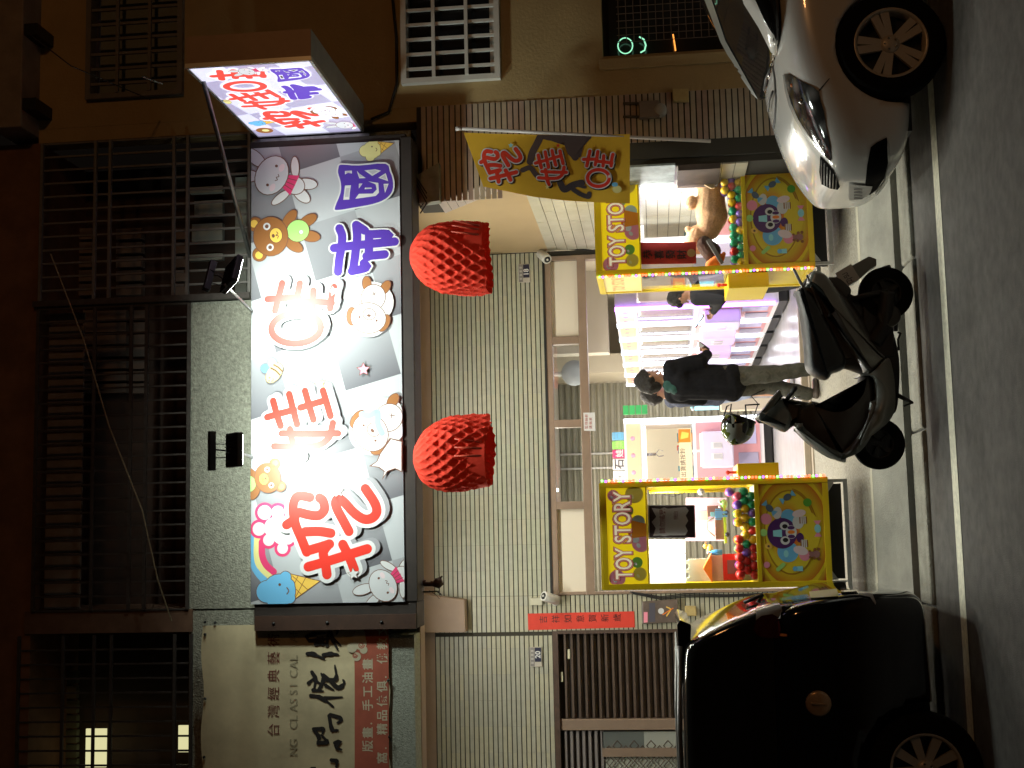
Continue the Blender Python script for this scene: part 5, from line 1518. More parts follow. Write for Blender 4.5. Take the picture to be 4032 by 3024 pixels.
def yellow_machine(X0, X1, Y0, Z0, Z1, side, label, ctrl, bulbs_on, dp=0.86):
    """X0..X1 street side, Y0 street plane; side=+1 controls on the right end, -1 on the left"""
    W = X1 - X0; H = Z1 - Z0; Y1 = Y0 + dp
    t = thing('toy_machine', ((X0 + X1) / 2, Y0 + dp / 2, Z0 - 0.16), label, 'claw machine', 'yellow claw machines on the pavement')
    fr = 0.035 * W / 0.86 + 0.012
    h1 = Z1 - 0.037 * H; h0 = Z1 - 0.203 * H          # header
    w0 = Z0 + 0.320 * H; p1 = Z0 + 0.307 * H - 0.01   # window bottom, panel top
    b = MB()
    for sx, sy in ((0, 0), (1, 0), (0, 1), (1, 1)):
        x = X0 if sx == 0 else X1 - fr; y = Y0 if sy == 0 else Y1 - fr
        b.box(x, x + fr, y, y + fr, Z0, Z1)
    for z0, z1 in ((Z1 - fr, Z1), (h0 - 0.006, h0 + .006), (p1, w0), (Z0, Z0 + fr)):
        b.box(X0 + fr, X1 - fr, Y0 + .001, Y0 + fr, z0, z1); b.box(X0 + fr, X1 - fr, Y1 - fr, Y1 - .001, z0, z1)
        b.box(X0 + .001, X0 + fr, Y0 + fr, Y1 - fr, z0, z1); b.box(X1 - fr, X1 - .001, Y0 + fr, Y1 - fr, z0, z1)
    b.build('cabinet_frame', M_yel, t, 0.004)
    b = MB(); b.box(X0 + fr, X1 - fr, Y0 + 0.012, Y0 + 0.03, h0 + .006, Z1 - fr); hd = b.build('header_panel', M_yelb, t)
    b = MB(); b.box(X0 + 0.01, X0 + 0.02, Y0 + fr, Y1 - fr, h0 + .006, Z1 - fr); b.box(X1 - .02, X1 - .01, Y0 + fr, Y1 - fr, h0 + .006, Z1 - fr); b.build('end_header', pm('header_cream_lit', (.75, .62, .2), .4, emit=((.9, .72, .3), .28)), t)
    Ae = Art((X0 + .0098, Y1 - fr, Z1 - fr), (0, -1, 0), (0, 0, -1), t, n=(-1, 0, 0)) if side < 0 else None
    if Ae: Ae.text('TOY STORY', .06, .17, .15, pm('end_text_orange', (.8, .25, .05), .4, emit=((1, .4, .15), .3)), .03, fit=dp - 2 * fr - .1); Ae.flush('end_lettering')
    b = MB(); b.box(X0 + .005, X1 - .005, Y0 + .005, Y1 - .005, Z1 - 0.001, Z1 + 0.01); b.build('roof', M_yel, t)
    b = MB(); b.box(X0 + fr, X1 - fr, Y0 + 0.012, Y0 + 0.03, Z0 + fr, p1); pn = b.build('art_panel', M_panel, t)
    b = MB(); b.box(X0 + .01, X0 + .02, Y0 + fr, Y1 - fr, Z0 + fr, p1); b.box(X1 - .02, X1 - .01, Y0 + fr, Y1 - fr, Z0 + fr, p1); b.box(X0 + fr, X1 - fr, Y1 - .02, Y1 - .01, Z0 + fr, p1); b.build('side_panels', M_panel, t)
    b = MB(); b.box(X0 + fr, X1 - fr, Y0 + fr, Y1 - fr, w0 - 0.03, w0 - 0.02); b.build('toy_deck', M_inwhite, t)
    b = MB(); b.box(X0 + fr, X1 - fr, Y0 + fr, Y1 - fr, h0 + .012, h0 + .02); b.build('inner_ceiling', M_inwhite, t)
    b = MB(); b.box(X0 + fr, X1 - fr, Y0 + 0.014, Y0 + 0.018, w0, h0 - .006); b.build('window_glass', glass('machine_glass'), t)
    gx = X0 + .012 if side < 0 else X1 - .016
    b = MB(); b.box(gx, gx + .004, Y0 + fr, Y1 - fr, w0, h0 - .006); b.build('window_glass', glass('machine_glass'), t)
    # printed header
    A = Art((X0 + fr, Y0 + 0.012, Z1 - fr), (1, 0, 0), (0, 0, -1), hd, n=(0, -1, 0)); hw_, hh = W - 2 * fr, Z1 - fr - h0 - .006
    A.clip = (0, 0, hw_, hh); s = hw_ / 0.79
    K_bal = pm('balloon_yellow', (.78, .62, .10), .4)
    for (x, y, q, m) in ((.06, .22, .09, K_rose), (.10, .80, .075, K_bal), (.22, .74, .06, pm('balloon_green', (.2, .5, .08), .4)), (.42, .85, .10, K_rose), (.52, .66, .055, K_or), (.64, .80, .075, pm('balloon_ice', (.5, .68, .62), .4)), (.76, .55, .06, pm('balloon_sage', (.45, .6, .25), .4)), (.92, .18, .065, K_rose), (.93, .72, .10, K_bal), (.58, .88, .04, K_or), (.46, .72, .04, K_white)):
        if q: A.ell(x * hw_, y * hh, q * s * .75, q * s * .75, 0, m, 20); A.ell(x * hw_ - q * s * .2, y * hh - q * s * .2, q * s * .22, q * s * .16, -.6, K_white if m is not K_bal else K_pale, 12)
    A.poly([(hw_ * .47, hh * .62), (hw_ * .66, hh * .62), (hw_ * .62, hh * 1.0), (hw_ * .49, hh * 1.0)], pm('header_orange_glow', (.85, .3, .02), .5))
    for txt, fx0, fx1 in (('TOY', .05, .375), ('STORY', .43, .965)):
        for bold, m in ((0.085, pm('toy_outline_red', (.45, .06, .04), .4)), (0.062, pm('toy_rim_pink', (.78, .34, .30), .4, emit=((1, .35, .3), .18))), (0.036, pm('toy_line_red', (.5, .08, .05), .4)), (0.012, pm('toy_letter_cream', (.82, .72, .50), .4, emit=((1, .85, .6), .28)))):
            cx = (fx0 + fx1) / 2 * hw_
            vs, _ = text_polys(txt, bold); x0_ = min(v[0] for v in vs); x1_ = max(v[0] for v in vs)
            v0, _ = text_polys(txt, 0.012); bw_ = max(v[0] for v in v0) - min(v[0] for v in v0)
            fitw = (fx1 - fx0) * hw_ * (x1_ - x0_) / bw_
            A.text(txt, cx, hh * 0.60, hh * 0.60, m, bold, center=True, fit=fitw)
    A.flush('header_print')
    # printed lower panel
    A = Art((X0 + fr, Y0 + 0.012, p1), (1, 0, 0), (0, 0, -1), pn, n=(0, -1, 0)); aw, ah = W - 2 * fr, p1 - Z0 - fr
    A.clip = (0, 0, aw, ah); s = aw / .79
    def ramp(m0, m1, k, n, tag_): return pm('%s_%d' % (tag_, k), tuple(m0[i] + (m1[i] - m0[i]) * k / n for i in range(3)), .42)
    n = 7
    for k in range(n): 
        A.rib([(aw / 2 + aw * (.54 - .018 * k) * cos(a), ah / 2 + ah * (.56 - .018 * k) * sin(a)) for a in [2 * pi * j / 26 for j in range(26)]], .012, ramp((.60, .20, .01), (.68, .52, .02), k, n, 'corner'), closed=True, k=2)
    for cx, cy in ((0, 0), (1, 0), (0, 1), (1, 1)):
        for k in range(5):
            q = .14 * (1 - k / 5.5); A.poly([(cx * aw, cy * ah), (cx * aw + (q if cx == 0 else -q) * aw * 1.0, cy * ah), (cx * aw, cy * ah + (q if cy == 0 else -q) * ah)], ramp((.62, .40, .02), (.50, .03, .01), k, 5, 'cornerfade'))
    A.rib([(aw * .5 + aw * .43 * cos(a), ah * .47 + ah * .40 * sin(a)) for a in [2 * pi * j / 24 for j in range(24)]], .006, pm('swirl_brown', (.42, .22, .01), .4), closed=True, k=2)
    A.ell(aw * .5, ah * .47, aw * .42, ah * .39, 0, pm('swirl_bright', (.74, .58, .03), .4), 36)
    A.rib([(aw * .5 + aw * .45 * cos(a), ah * .45 + ah * .45 * sin(a)) for a in [.2 + 1.6 * j / 12 for j in range(13)]], .006, pm('swirl_brown', (.42, .22, .01), .4), k=2)
    n = 9
    for k in range(n):
        A.ell(aw * .5, ah * .42, aw * (.34 - .022 * k), ah * (.30 - .018 * k), 0, ramp((.74, .55, .03), (.66, .06, .01), k, n, 'glow'), 30)
    A.ell(aw * .50, ah * .78, aw * .20, ah * .16, 0, pm('swirl_bright', (.74, .58, .03), .4), 28)
    # plain toy jumble instead of a mascot: striped ball, balloons, sneakers, gloves
    A.ell(aw * .30, ah * .42, .085 * s, .085 * s, 0, K_sky, 24); A.ell(aw * .28, ah * .39, .03 * s, .02 * s, 0, K_aqua)
    A.ell(aw * .66, ah * .45, .06 * s, .06 * s, 0, K_sky, 22); A.ell(aw * .26, ah * .68, .045 * s, .045 * s, 0, K_rose); A.ell(aw * .64, ah * .10, .045 * s, .045 * s, 0, K_rose)
    DP = pm('deep_plum', (.08, .02, .13), .4)
    A.ell(aw * .49, ah * .34, .125 * s, .12 * s, 0, DP, 28); A.poly([(aw * .46, ah * .20), (aw * .52, ah * .20), (aw * .53, ah * .34), (aw * .45, ah * .34)], K_aqua)
    for sx in (-1, 1): A.ell(aw * (.49 + sx * .075), ah * .385, .034 * s, .038 * s, 0, K_white); A.ell(aw * (.49 + sx * .07), ah * .39, .018 * s, .022 * s, 0, K_blk)
    A.ell(aw * .5, ah * .485, .055 * s, .045 * s, 0, K_white); [A.ell(aw * (.455 + .045 * k), ah * .485, .015 * s, .03 * s, 0, K_or if k == 1 else DP, 10) for k in range(3)]
    A.ell(aw * .70, ah * .28, .05 * s, .035 * s, .2, K_white); A.ell(aw * .60, ah * .60, .055 * s, .045 * s, 0, K_white); A.ell(aw * .44, ah * .62, .04 * s, .03 * s, 0, pm('deep_plum', (.08, .02, .13)))
    for (x, y) in ((.38, .68), (.62, .68)):
        A.poly([(aw * (x - .035), ah * (y - .06)), (aw * (x + .035), ah * (y - .06)), (aw * (x + .035), ah * (y + .06)), (aw * (x - .035), ah * (y + .06))], K_bear)
        for k in range(3): A.rib([(aw * (x - .035), ah * (y - .03 + k * .03)), (aw * (x + .035), ah * (y - .03 + k * .03))], .005 * s, K_white, False)
    A.ell(aw * .31, ah * .62, .035 * s, .06 * s, .3, K_blush); A.ell(aw * .69, ah * .62, .03 * s, .055 * s, -.2, K_blush)
    # candies and small toys round the ring
    def candy(x, y, a, c1, c2):
        T = lambda p, q: (aw * x + (p * cos(a) - q * sin(a)) * s, ah * y + (p * sin(a) + q * cos(a)) * s)
        A.poly([T(-.065, -.03), T(-.02, 0), T(-.065, .03)], c2); A.poly([T(.065, -.03), T(.02, 0), T(.065, .03)], c2); A.ell(*T(0, 0), .035 * s, .026 * s, a, c1)
    CD = pm('candy_slate', (.10, .14, .20), .4)
    candy(.86, .45, 1.0, CD, K_sky); candy(.75, .16, 2.4, CD, K_sky); candy(.53, .90, .0, K_aqua, K_rose)
    A.ell(aw * .80, ah * .76, .034 * s, .034 * s, 0, pm('candy_green', (.10, .38, .04), .4)); A.ell(aw * .17, ah * .08, .025 * s, .025 * s, 0, K_rose)
    A.rib([(aw * .12, ah * .25), (aw * .17, ah * .34)], .016 * s, K_green, False); A.poly([(aw * .10, ah * .55), (aw * .15, ah * .55), (aw * .15, ah * .64), (aw * .10, ah * .64)], K_aqua); A.ell(aw * .125, ah * .52, .02 * s, .02 * s, 0, K_sky)
    for dx, dy, q in ((0, 0, .03), (.0, -.07, .022), (-.05, .04, .013), (.05, .04, .013), (-.04, -.035, .013), (.045, -.02, .013), (-.03, -.10, .01), (.03, -.10, .01)):
        A.ell(aw * (.27 + dx), ah * (.86 + dy), q * s, q * s, 0, K_bear if q < .02 else pm('toy_bear_mauve', (.36, .17, .16), .5), 12)
    A.ell(aw * .50, ah * .05, .03 * s, .03 * s, 0, K_green); A.ell(aw * .36, ah * .12, .024 * s, .03 * s, .3, K_yel); A.ell(aw * .36, ah * .12, .01 * s, .01 * s, .3, K_line)
    A.flush('panel_print')
    # control box and slotted-angle base with casters
    cx0, cx1 = (X1 + .001, X1 + 0.13) if side > 0 else (X0 - 0.13, X0 - .001)
    b = MB(); b.box(cx0, cx1, Y0 + 0.12, Y1 - 0.12, ctrl[0], ctrl[1]); cb = b.build('control_box', M_yel, t, 0.006)
    b = MB(); b.lathe([(0.012, ctrl[1]), (0.012, ctrl[1] + .06)], Matrix.Translation(((cx0 + cx1) / 2, Y0 + .3, 0)), 8); b.sphere(((cx0 + cx1) / 2, Y0 + .3, ctrl[1] + .07), .018); b.build('joystick', K_red, cb)
    b = MB(); zb = Z0 - 0.155
    for x in (X0 + .02, X1 - .045):
        for y in (Y0 + .02, Y1 - .045): b.box(x, x + 0.025, y, y + 0.025, zb, Z0 - .001)
    b.box(X0 + .045, X1 - .045, Y0 + .02, Y0 + .024, zb, zb + 0.035); b.box(X0 + .045, X1 - .045, Y1 - .024, Y1 - .02, zb, zb + .035)
    b.prism([(X0 + .05, Y0 + .018, Z0 - .002), (X0 + .05, Y0 + .018, Z0 - .05), (X0 + .12, Y0 + .018, Z0 - .002)], (0, .003, 0)); b.prism([(X1 - .05, Y0 + .018, Z0 - .002), (X1 - .05, Y0 + .018, Z0 - .05), (X1 - .12, Y0 + .018, Z0 - .002)], (0, .003, 0))
    for k in range(int(W / .035)): b.box(X0 + .06 + k * .032, X0 + .075 + k * .032, Y0 + .0185, Y0 + .0199, zb + .012, zb + .022, M_black) if X0 + .075 + k * .032 < X1 - .05 else None
    b.mats = [M_ps] + [m for m in b.mats if m is not M_ps] if False else b.mats
    base_o = b.build('slotted_base', None, t)
    base_o.data.materials.clear(); base_o.data.materials.append(M_ps); base_o.data.materials.append(M_black) if False else None
    b = MB(); b.box(X0 + .05, X1 - .05, Y0 + .25, Y0 + .27, zb + .02, Z0 - .002); b.build('dark_underside', M_black, t)
    # light string up the corner edge
    if bulbs_on:
        ex = X1 + .010 if bulbs_on > 0 else X0 - .010
        n = 64; r = random.Random(int(X0 * 100))
        for k in range(n):
            z = Z0 + .03 + (H - .05) * k / (n - 1)
            o = bpy.data.objects.new('light_bulb', bulb_me[(k * 3 + (k // 5)) % 4]); COL.objects.link(o); o.parent = t
            o.location = Vector((ex + r.uniform(-.003, .003), Y0 - .008 + r.uniform(-.003, .003), z)) - ORG[t.name]
        b = MB(); b.tube([(ex, Y0 - .004, Z0 + .02), (ex, Y0 - .004, Z1 - .01)], 0.0025, 5); b.build('bulb_cable', M_rubber, t)
    L = area('cabinet_light', ((X0 + X1) / 2, Y0 + .3, h0 - .01), ((X0 + X1) / 2, Y0 + .33, 0), W * .7, 24, (1.0, 1.0, .93), .3)
    L.parent = t; L.matrix_parent_inverse = Matrix.Translation(-ORG[t.name])
    b = MB(); b.box(X0 + .1, X1 - .1, Y0 + .12, Y0 + .15, h0 - .0, h0 + .011); b.build('inner_lamp', M_led, t)
    return t, dict(X0=X0 + fr, X1=X1 - fr, Y0=Y0 + .03, Y1=Y1 - fr, w0=w0 - .02, h0=h0, Z0=Z0, Z1=Z1)
YL = 10.42
lx0, lx1 = at(2820, 2317, YL).x, at(2820, 1888, YL).x
lz0, lz1 = at(3270, 2100, YL).z, at(2368, 2100, YL).z
mL, gL = yellow_machine(lx0, lx1, YL, lz0, lz1, 1, 'left yellow toy machine reading TOY STORY with a framed notice in its window', (at(3063, 1850, YL + .2).z, at(2902, 1850, YL + .2).z), 1)
sR = (lx1 - lx0)
# the right machine: same size, found where its street face is as tall as in the photo
YR = YL
for _ in range(40):
    if at(2343, 900, YR).z - at(3203, 900, YR).z < (lz1 - lz0): YR += 0.025
    else: break
rx0, rx1 = at(2780, 1069, YR).x, at(2780, 667, YR).x
rz0, rz1 = at(3203, 880, YR).z, at(2345, 880, YR).z
mR, gR = yellow_machine(rx0, rx1, YR, rz0, rz1, -1, 'right yellow toy machine with a big plush bear inside, partly behind the flag', (at(3025, 1130, YR + .2).z, at(2866, 1130, YR + .2).z), -1)
print('machines', lx1 - lx0, rx1 - rx0, lz1 - lz0, rz1 - rz0, YL, YR, lz0, rz0)
# balls
ball_cols = [('red', (.62, .03, .02)), ('yellow', (.80, .52, .01)), ('green', (.02, .36, .16)), ('violet', (.22, .10, .50)), ('pink', (.70, .12, .18))]
ball_me = {}
for n_, c_ in ball_cols:
    m = pm('ball_' + n_, c_, 0.3); t_ = MB(); t_.sphere((0, 0, 0), 0.0355, m, 16, 10); o = t_.build('tmp', None, local=True); ball_me[n_] = o.data; bpy.data.objects.remove(o)
def balls(g, heights, clusters, where, seed, ny=3):
    r = random.Random(seed); p = .0705
    n = int((g['X1'] - g['X0'] - .01) / p); off = (g['X1'] - g['X0'] - n * p) / 2
    for j in range(ny):
        for i in range(n):
            f = (i + .5) / n
            hN = heights(f) - j * 0
            for k in range(int(max(1, hN))):
                x = g['X0'] + off + (i + .5 + (0.25 if k % 2 else -.25)) * p + r.uniform(-.004, .004)
                x = min(max(x, g['X0'] + .037), g['X1'] - .037)
                y = g['Y0'] + .035 + j * .064 + (k % 2) * .012 + r.uniform(-.003, .003); z = g['w0'] + .038 + k * .058 + r.uniform(-.002, .002)
                cn = clusters(f, k, r)
                o = bpy.data.objects.new('ball', ball_me[cn]); COL.objects.link(o); o.location = (x, y, z)
                o.rotation_euler = (r.random() * 3, r.random() * 3, 0)
                zn = 'left end' if f < .34 else ('middle' if f < .67 else 'right end'); rw = 'front' if j == 0 else 'inner'
                tag(o, '%s plastic ball, %s rows, %s of the %s yellow machine' % (cn, rw, zn, where), 'ball', '%s %s balls, %s of the %s yellow machine' % (rw, cn, zn, where))
def clL(f, k, r):
    if f < .3: return r.choice(('red', 'red', 'red', 'pink', 'violet', 'yellow'))
    if f < .55: return r.choice(('yellow', 'yellow', 'red', 'green', 'violet'))
    if f < .85: return r.choice(('green', 'yellow', 'green', 'yellow', 'violet', 'red'))
    return 'green' if k < 2 else r.choice(('red', 'pink', 'violet'))
balls(gL, lambda f: 3.2 if f < .25 else (3.0 if f < .5 else (2.4 if f < .6 else (3.2 + (f - .6) * 3))), clL, 'left', 4)
def clR(f, k, r):
    if f < .5: return r.choice(('green', 'green', 'violet', 'red', 'green', 'yellow') if f < .3 else ('green', 'green', 'yellow', 'green'))
    return r.choice(('yellow', 'red', 'red', 'violet', 'yellow', 'green'))
balls(gR, lambda f: 2.6 + (.9 if f > .85 else 0), clR, 'right', 5, 2)

# framed notice and toys inside the left machine
fb_ = thing('framed_notice', at(2650, 2050, YL + .03), 'dark framed notice with a pale scalloped card behind the left machine glass', 'frame')
Yn = YL + 0.05
slab('frame', [(2549, 1989), (2736, 1988), (2740, 2118), (2553, 2120)], Yn, .012, pm('silver_edge', (.5, .49, .46), .3, .6), fb_)
AN = Art((0, Yn - .012, 0), (1, 0, 0), (0, 0, -1), fb_, n=(0, -1, 0))
wq = lambda x, y: wp_(x, y, Yn - .012)
AN.poly([wq(2556, 1992), wq(2732, 1991), (wq(2735, 2115)), wq(2559, 2116)], pm('frame_backing_black', (.03, .018, .02), .3))
AN.poly([wq(*p) for p in ((2566, 2000), (2600, 2004), (2615, 1998), (2630, 2003), (2700, 1996), (2712, 2010), (2700, 2030), (2710, 2050), (2698, 2070), (2708, 2090), (2698, 2108), (2635, 2108), (2618, 2112), (2600, 2108), (2572, 2110), (2582, 2080), (2566, 2055), (2584, 2035))], pm('grey_card', (.42, .41, .39), .5))
K_faded = pm('faded_red_lettering', (.15, .03, .03), .5)
for k, chh in enumerate('請勿搖晃'): q = wq(2618, 2100 - k * 24); AN.text(chh, q[0], q[1], .052, K_faded, .01)
for k, chh in enumerate('機台'): q = wq(2668, 2046 - k * 18); AN.text(chh, q[0], q[1], .04, K_faded)
AN.flush('lettering')
lit = slab('light_board', [(2556, 2125), (2698, 2125), (2700, 2300), (2560, 2302)], YL + .30, .01, M_glow_l, None, 'glowing white board at the left in the left machine window', 'board')
# toys: red and white house, castle, truck
th = thing('toy_house', at(2880, 2240, YL + .25), 'red and white toy house standing among the balls in the left machine', 'toy')
Yt = YL + .26
b = MB(); a, c = at(2795, 2290, Yt), at(2900, 2185, Yt); b.box(a.x, c.x, Yt, Yt + .15, c.z - .04, a.z - .02, pm('toy_cream', (.75, .62, .45), .5)); b.box(a.x + .01, c.x + .01, Yt - .02, Yt - .001, c.z - .05, at(2845, 2200, Yt).z, K_red); b.box(a.x + .06, c.x - .04, Yt - .03, Yt - .021, c.z - .05, at(2862, 2200, Yt).z, prz[0]); b.build('house_body', None, th)
b = MB(); b.prism([(a.x - .01, Yt - .04, a.z - .02), (c.x + .02, Yt - .04, a.z - .02), ((a.x + c.x) / 2, Yt - .04, a.z + .05)], (0, .2, 0)); b.build('roof', K_or, th)
tc = thing('toy_castle', at(2760, 2240, Yt), 'pale toy castle with battlements left of centre in the left machine', 'toy')
b = MB(); a, c = at(2705, 2290, Yt + .1), at(2790, 2200, Yt + .1); b.box(a.x, c.x, Yt + .1, Yt + .2, gL['w0'], a.z - .02)
for k in range(3): b.box(a.x + k * (c.x - a.x) / 2.6, a.x + k * (c.x - a.x) / 2.6 + .03, Yt + .1, Yt + .2, a.z - .02, a.z + .005)
b.build('castle_wall', pm('toy_pale_green', (.6, .66, .48), .5), tc)
tt = thing('toy_truck', at(2840, 2080, Yt), 'brown and lime toy truck with its load, above the balls in the left machine', 'toy')
b = MB(); a, c = at(2800, 2135, Yt), at(2862, 2105, Yt); b.box(a.x - .01, a.x + .3, Yt, Yt + .12, c.z, c.z + .02, pm('toy_lime', (.55, .75, .05), .4)); b.box(a.x + .02, a.x + .2, Yt + .02, Yt + .1, c.z + .021, c.z + .09, prz[0]); b.box(a.x + .21, a.x + .3, Yt + .02, Yt + .1, c.z + .021, c.z + .15, prz[0])
b.sphere((a.x + .06, Yt, c.z - .005), .02, K_blk, 10, 8); b.sphere((a.x + .24, Yt, c.z - .005), .02, K_blk, 10, 8); b.build('truck_body', None, tt)
b = MB(); b.tube([(a.x + .05, Yt + .01, c.z + .1), (a.x + .1, Yt + .01, c.z + .16), (a.x + .17, Yt + .01, c.z + .16), (a.x + .2, Yt + .01, c.z + .1)], .006, 6); b.build('handle', prz[1], tt)
rod = thing('claw_rail', at(2700, 1940, YL + .4), 'yellow claw rail with its trolley under the top of the left machine, at the right', 'rail')
b = MB(); b.tube([at(2556, 1936, YL + .4), at(2860, 1930, YL + .4)], .016, 8, M_yel); b.sphere(at(2760, 1936, YL + .38), .03, prz[5], 12, 8); b.tube([at(2600, 1945, YL + .36), at(2650, 1955, YL + .36), at(2700, 1938, YL + .36)], .003, 5, M_black); b.build('rail_tube', None, rod)
b = MB(); b.tube([at(2556, 2100, YL + .2), at(2620, 2160, YL + .2), at(2700, 2180, YL + .2)], .002, 4)
b.tube([at(2556, 2140, YL + .2), at(2600, 2230, YL + .2), at(2575, 2290, YL + .2)], .002, 4)
tag(b.build('thin_cable', M_black), 'thin dark cables hanging inside the left machine window', 'cable')

# right machine contents
lx = thing('red_banner', at(2640, 1000, YR + .04), 'dark red spring couplet with black characters behind the right machine glass', 'banner')
Yc = YR + .05
slab('paper', [(2512, 955), (2740, 953), (2742, 1038), (2513, 1041)], Yc, .003, pm('dark_red_paper', (.36, .02, .015), .6), lx)
AR = Art((0, Yc - .004, 0), (1, 0, 0), (0, 0, -1), lx, n=(0, -1, 0))
for k, (chh, m) in enumerate((('恭', K_blk), ('喜', K_blk), ('發', K_blk), ('財', K_blk))):
    pass
# the characters stand one under another on a hanging strip
for k, chh in enumerate('恭喜發財'):
    q = wp_(2565 + k * 45, 1020, Yc - .004); AR.text(chh, q[0], q[1], .085, K_blk, .015)
AR.ell(*wp_(2722, 996, Yc - .004), .035, .035, 0, pm('couplet_gold', (.45, .30, .12), .5)); AR.flush('lettering')
tb = slab('tilted_board', [(2696, 668), (2712, 666), (2810, 720), (2814, 742), (2800, 744), (2700, 690)], YR + .035, .03, pm('varnished_wood', (.55, .40, .22), .35, var=(14, .15)), None, 'varnished wooden board leaning at the right in the right machine, over the bear', 'board')

# another cabinet behind the right yellow machine, against the side wall
cbx = claw_cabinet('pale claw machine against the side wall, seen through the right yellow machine window', 21, M_ledp, None, coin=False)
cq = at(2700, 800, 12.3); cbx.location = (cq.x, 12.55, 0.29)

# more prizes in the left machine
def small_toy(name, x, y, dY, label, fn):
    c = at(x, y, YL + dY); t = thing(name, c, label, 'toy'); fn(c, t); return t
def t_bottle(c, t):
    b = MB(); b.lathe([(.022, -.05), (.024, 0), (.02, .03), (.009, .045), (.009, .06)], Matrix.Translation(c), 14, pm('toy_blue', (.08, .3, .6), .3)); b.build('bottle', None, t)
    b = MB(); b.lathe([(.011, .06), (.011, .075)], Matrix.Translation(c), 12, K_white); b.build('bottle_cap', None, t)
def t_duck(c, t):
    b = MB(); b.sphere(c, .03, K_yel, 14, 10, (1.2, 1, .9)); b.sphere(c + Vector((.02, 0, .035)), .02, K_yel, 12, 8); b.build('duck_body', None, t)
    b = MB(); b.sphere(c + Vector((.042, -.005, .033)), .008, K_or, 8, 6, (1.4, 1, .6)); b.build('beak', None, t)
def t_frog(c, t):
    b = MB(); b.sphere(c, .04, K_green, 14, 10, (1, .9, .8)); b.build('frog_body', None, t)
    b = MB()
    for s_ in (-1, 1): b.sphere(c + Vector((s_ * .02, -.02, .035)), .012, K_white, 10, 8)
    b.build('frog_eyes', None, t)
def t_box(c, t):
    b = MB(); b.box(c.x - .05, c.x + .05, c.y, c.y + .05, c.z - .07, c.z + .07, pm('toy_box_pink', (.65, .28, .35), .5)); b.box(c.x - .035, c.x + .035, c.y - .002, c.y - .0005, c.z - .03, c.z + .05, K_pale); b.build('toy_carton', None, t)
def t_robot(c, t):
    b = MB(); b.box(c.x - .03, c.x + .03, c.y, c.y + .03, c.z - .03, c.z + .03, K_sky); b.box(c.x - .02, c.x + .02, c.y, c.y + .03, c.z + .034, c.z + .065, K_aqua)
    for s_ in (-1, 1): b.box(c.x + s_ * .034, c.x + s_ * .046, c.y, c.y + .02, c.z - .02, c.z + .025, K_sky); b.box(c.x + s_ * .006, c.x + s_ * .024, c.y, c.y + .02, c.z - .07, c.z - .031, K_sky)
    b.build('robot_body', None, t)
small_toy('toy_bottle', 2820, 2175, .3, 'blue toy bottle with a white cap beside the toy house in the left machine', t_bottle)
small_toy('toy_duck', 2795, 2160, .34, 'yellow toy duck between the truck and the castle in the left machine', t_duck)
small_toy('toy_frog', 2850, 1985, .3, 'green toy frog at the right of the heap in the left machine', t_frog)
small_toy('toy_carton', 2770, 2030, .5, 'pink toy carton standing under the framed notice in the left machine', t_box)
small_toy('toy_robot', 2830, 2025, .22, 'light blue toy robot right of the truck in the left machine', t_robot)
bk = slab('back_board', [(2700, 1960), (2700, 2130), (2860, 2130), (2860, 1960)], YL + .62, .01, pm('pink_back_board', (.70, .45, .50), .5), None, 'pink board at the back of the left machine, behind the truck', 'board')
# ================================================================== soft bodies: tapered capsules welded by a remesh
def cap(b, p0, p1, r0, r1, n=12, flat=None, mat=None):
    p0, p1 = Vector(p0), Vector(p1)
    d = p1 - p0
    if d.length < 1e-5: d = Vector((0, 0, 1e-4)); p1 = p0 + d
    t = d.normalized()
    path, rs = [], []
    for k in range(5):
        a = pi / 2 * (1 - k / 4); path.append(p0 - t * r0 * sin(a)); rs.append(max(1e-4, r0 * cos(a)))
    for k in range(1, 3):
        path.append(p0 + d * k / 3); rs.append(r0 + (r1 - r0) * k / 3)
    for k in range(5):
        a = pi / 2 * k / 4; path.append(p1 + t * r1 * sin(a)); rs.append(max(1e-4, r1 * cos(a)))
    o = len(b.v)
    b.tube(path, rs, n, mat, True)
    if flat:
        ax, f = Vector(flat[0]).normalized(), flat[1]
        m = (p0 + p1) / 2
        for i in range(o, len(b.v)):
            q = b.v[i] - m
            al = q.dot(t)
            # squash only across the limb
            b.v[i] = b.v[i] - ax * (q - t * al).dot(ax) * (1 - f)
def blob(name, segs, mat, parent=None, vox=.012, smooth=4, T=None, sm_f=.6, disp=None):
    b = MB()
    for s in segs:
        cap(b, s[0], s[1], s[2], s[3], 14, s[4] if len(s) > 4 else None)
    o = b.build(name, mat, parent, local=True, fix=False)
    md = o.modifiers.new('r', 'REMESH'); md.mode = 'VOXEL'; md.voxel_size = vox; md.use_smooth_shade = True
    if smooth:
        ms = o.modifiers.new('s', 'SMOOTH'); ms.iterations = smooth; ms.factor = sm_f
    mod_apply(o)
    me = o.data
    if disp:
        for v in me.vertices:
            n_ = noise.noise(v.co * disp[0]) * disp[1]
            v.co += v.normal * n_
    if not me.materials: me.materials.append(mat)
    me.polygons.foreach_set('use_smooth', [True] * len(me.polygons))
    if mat: me.materials.clear(); me.materials.append(mat)
    return o
M_skin = pm('skin', (0.46, 0.25, 0.16), 0.5); M_hair = pm('black_hair', (0.010, 0.008, 0.007), 0.5, bump=(220, .6))
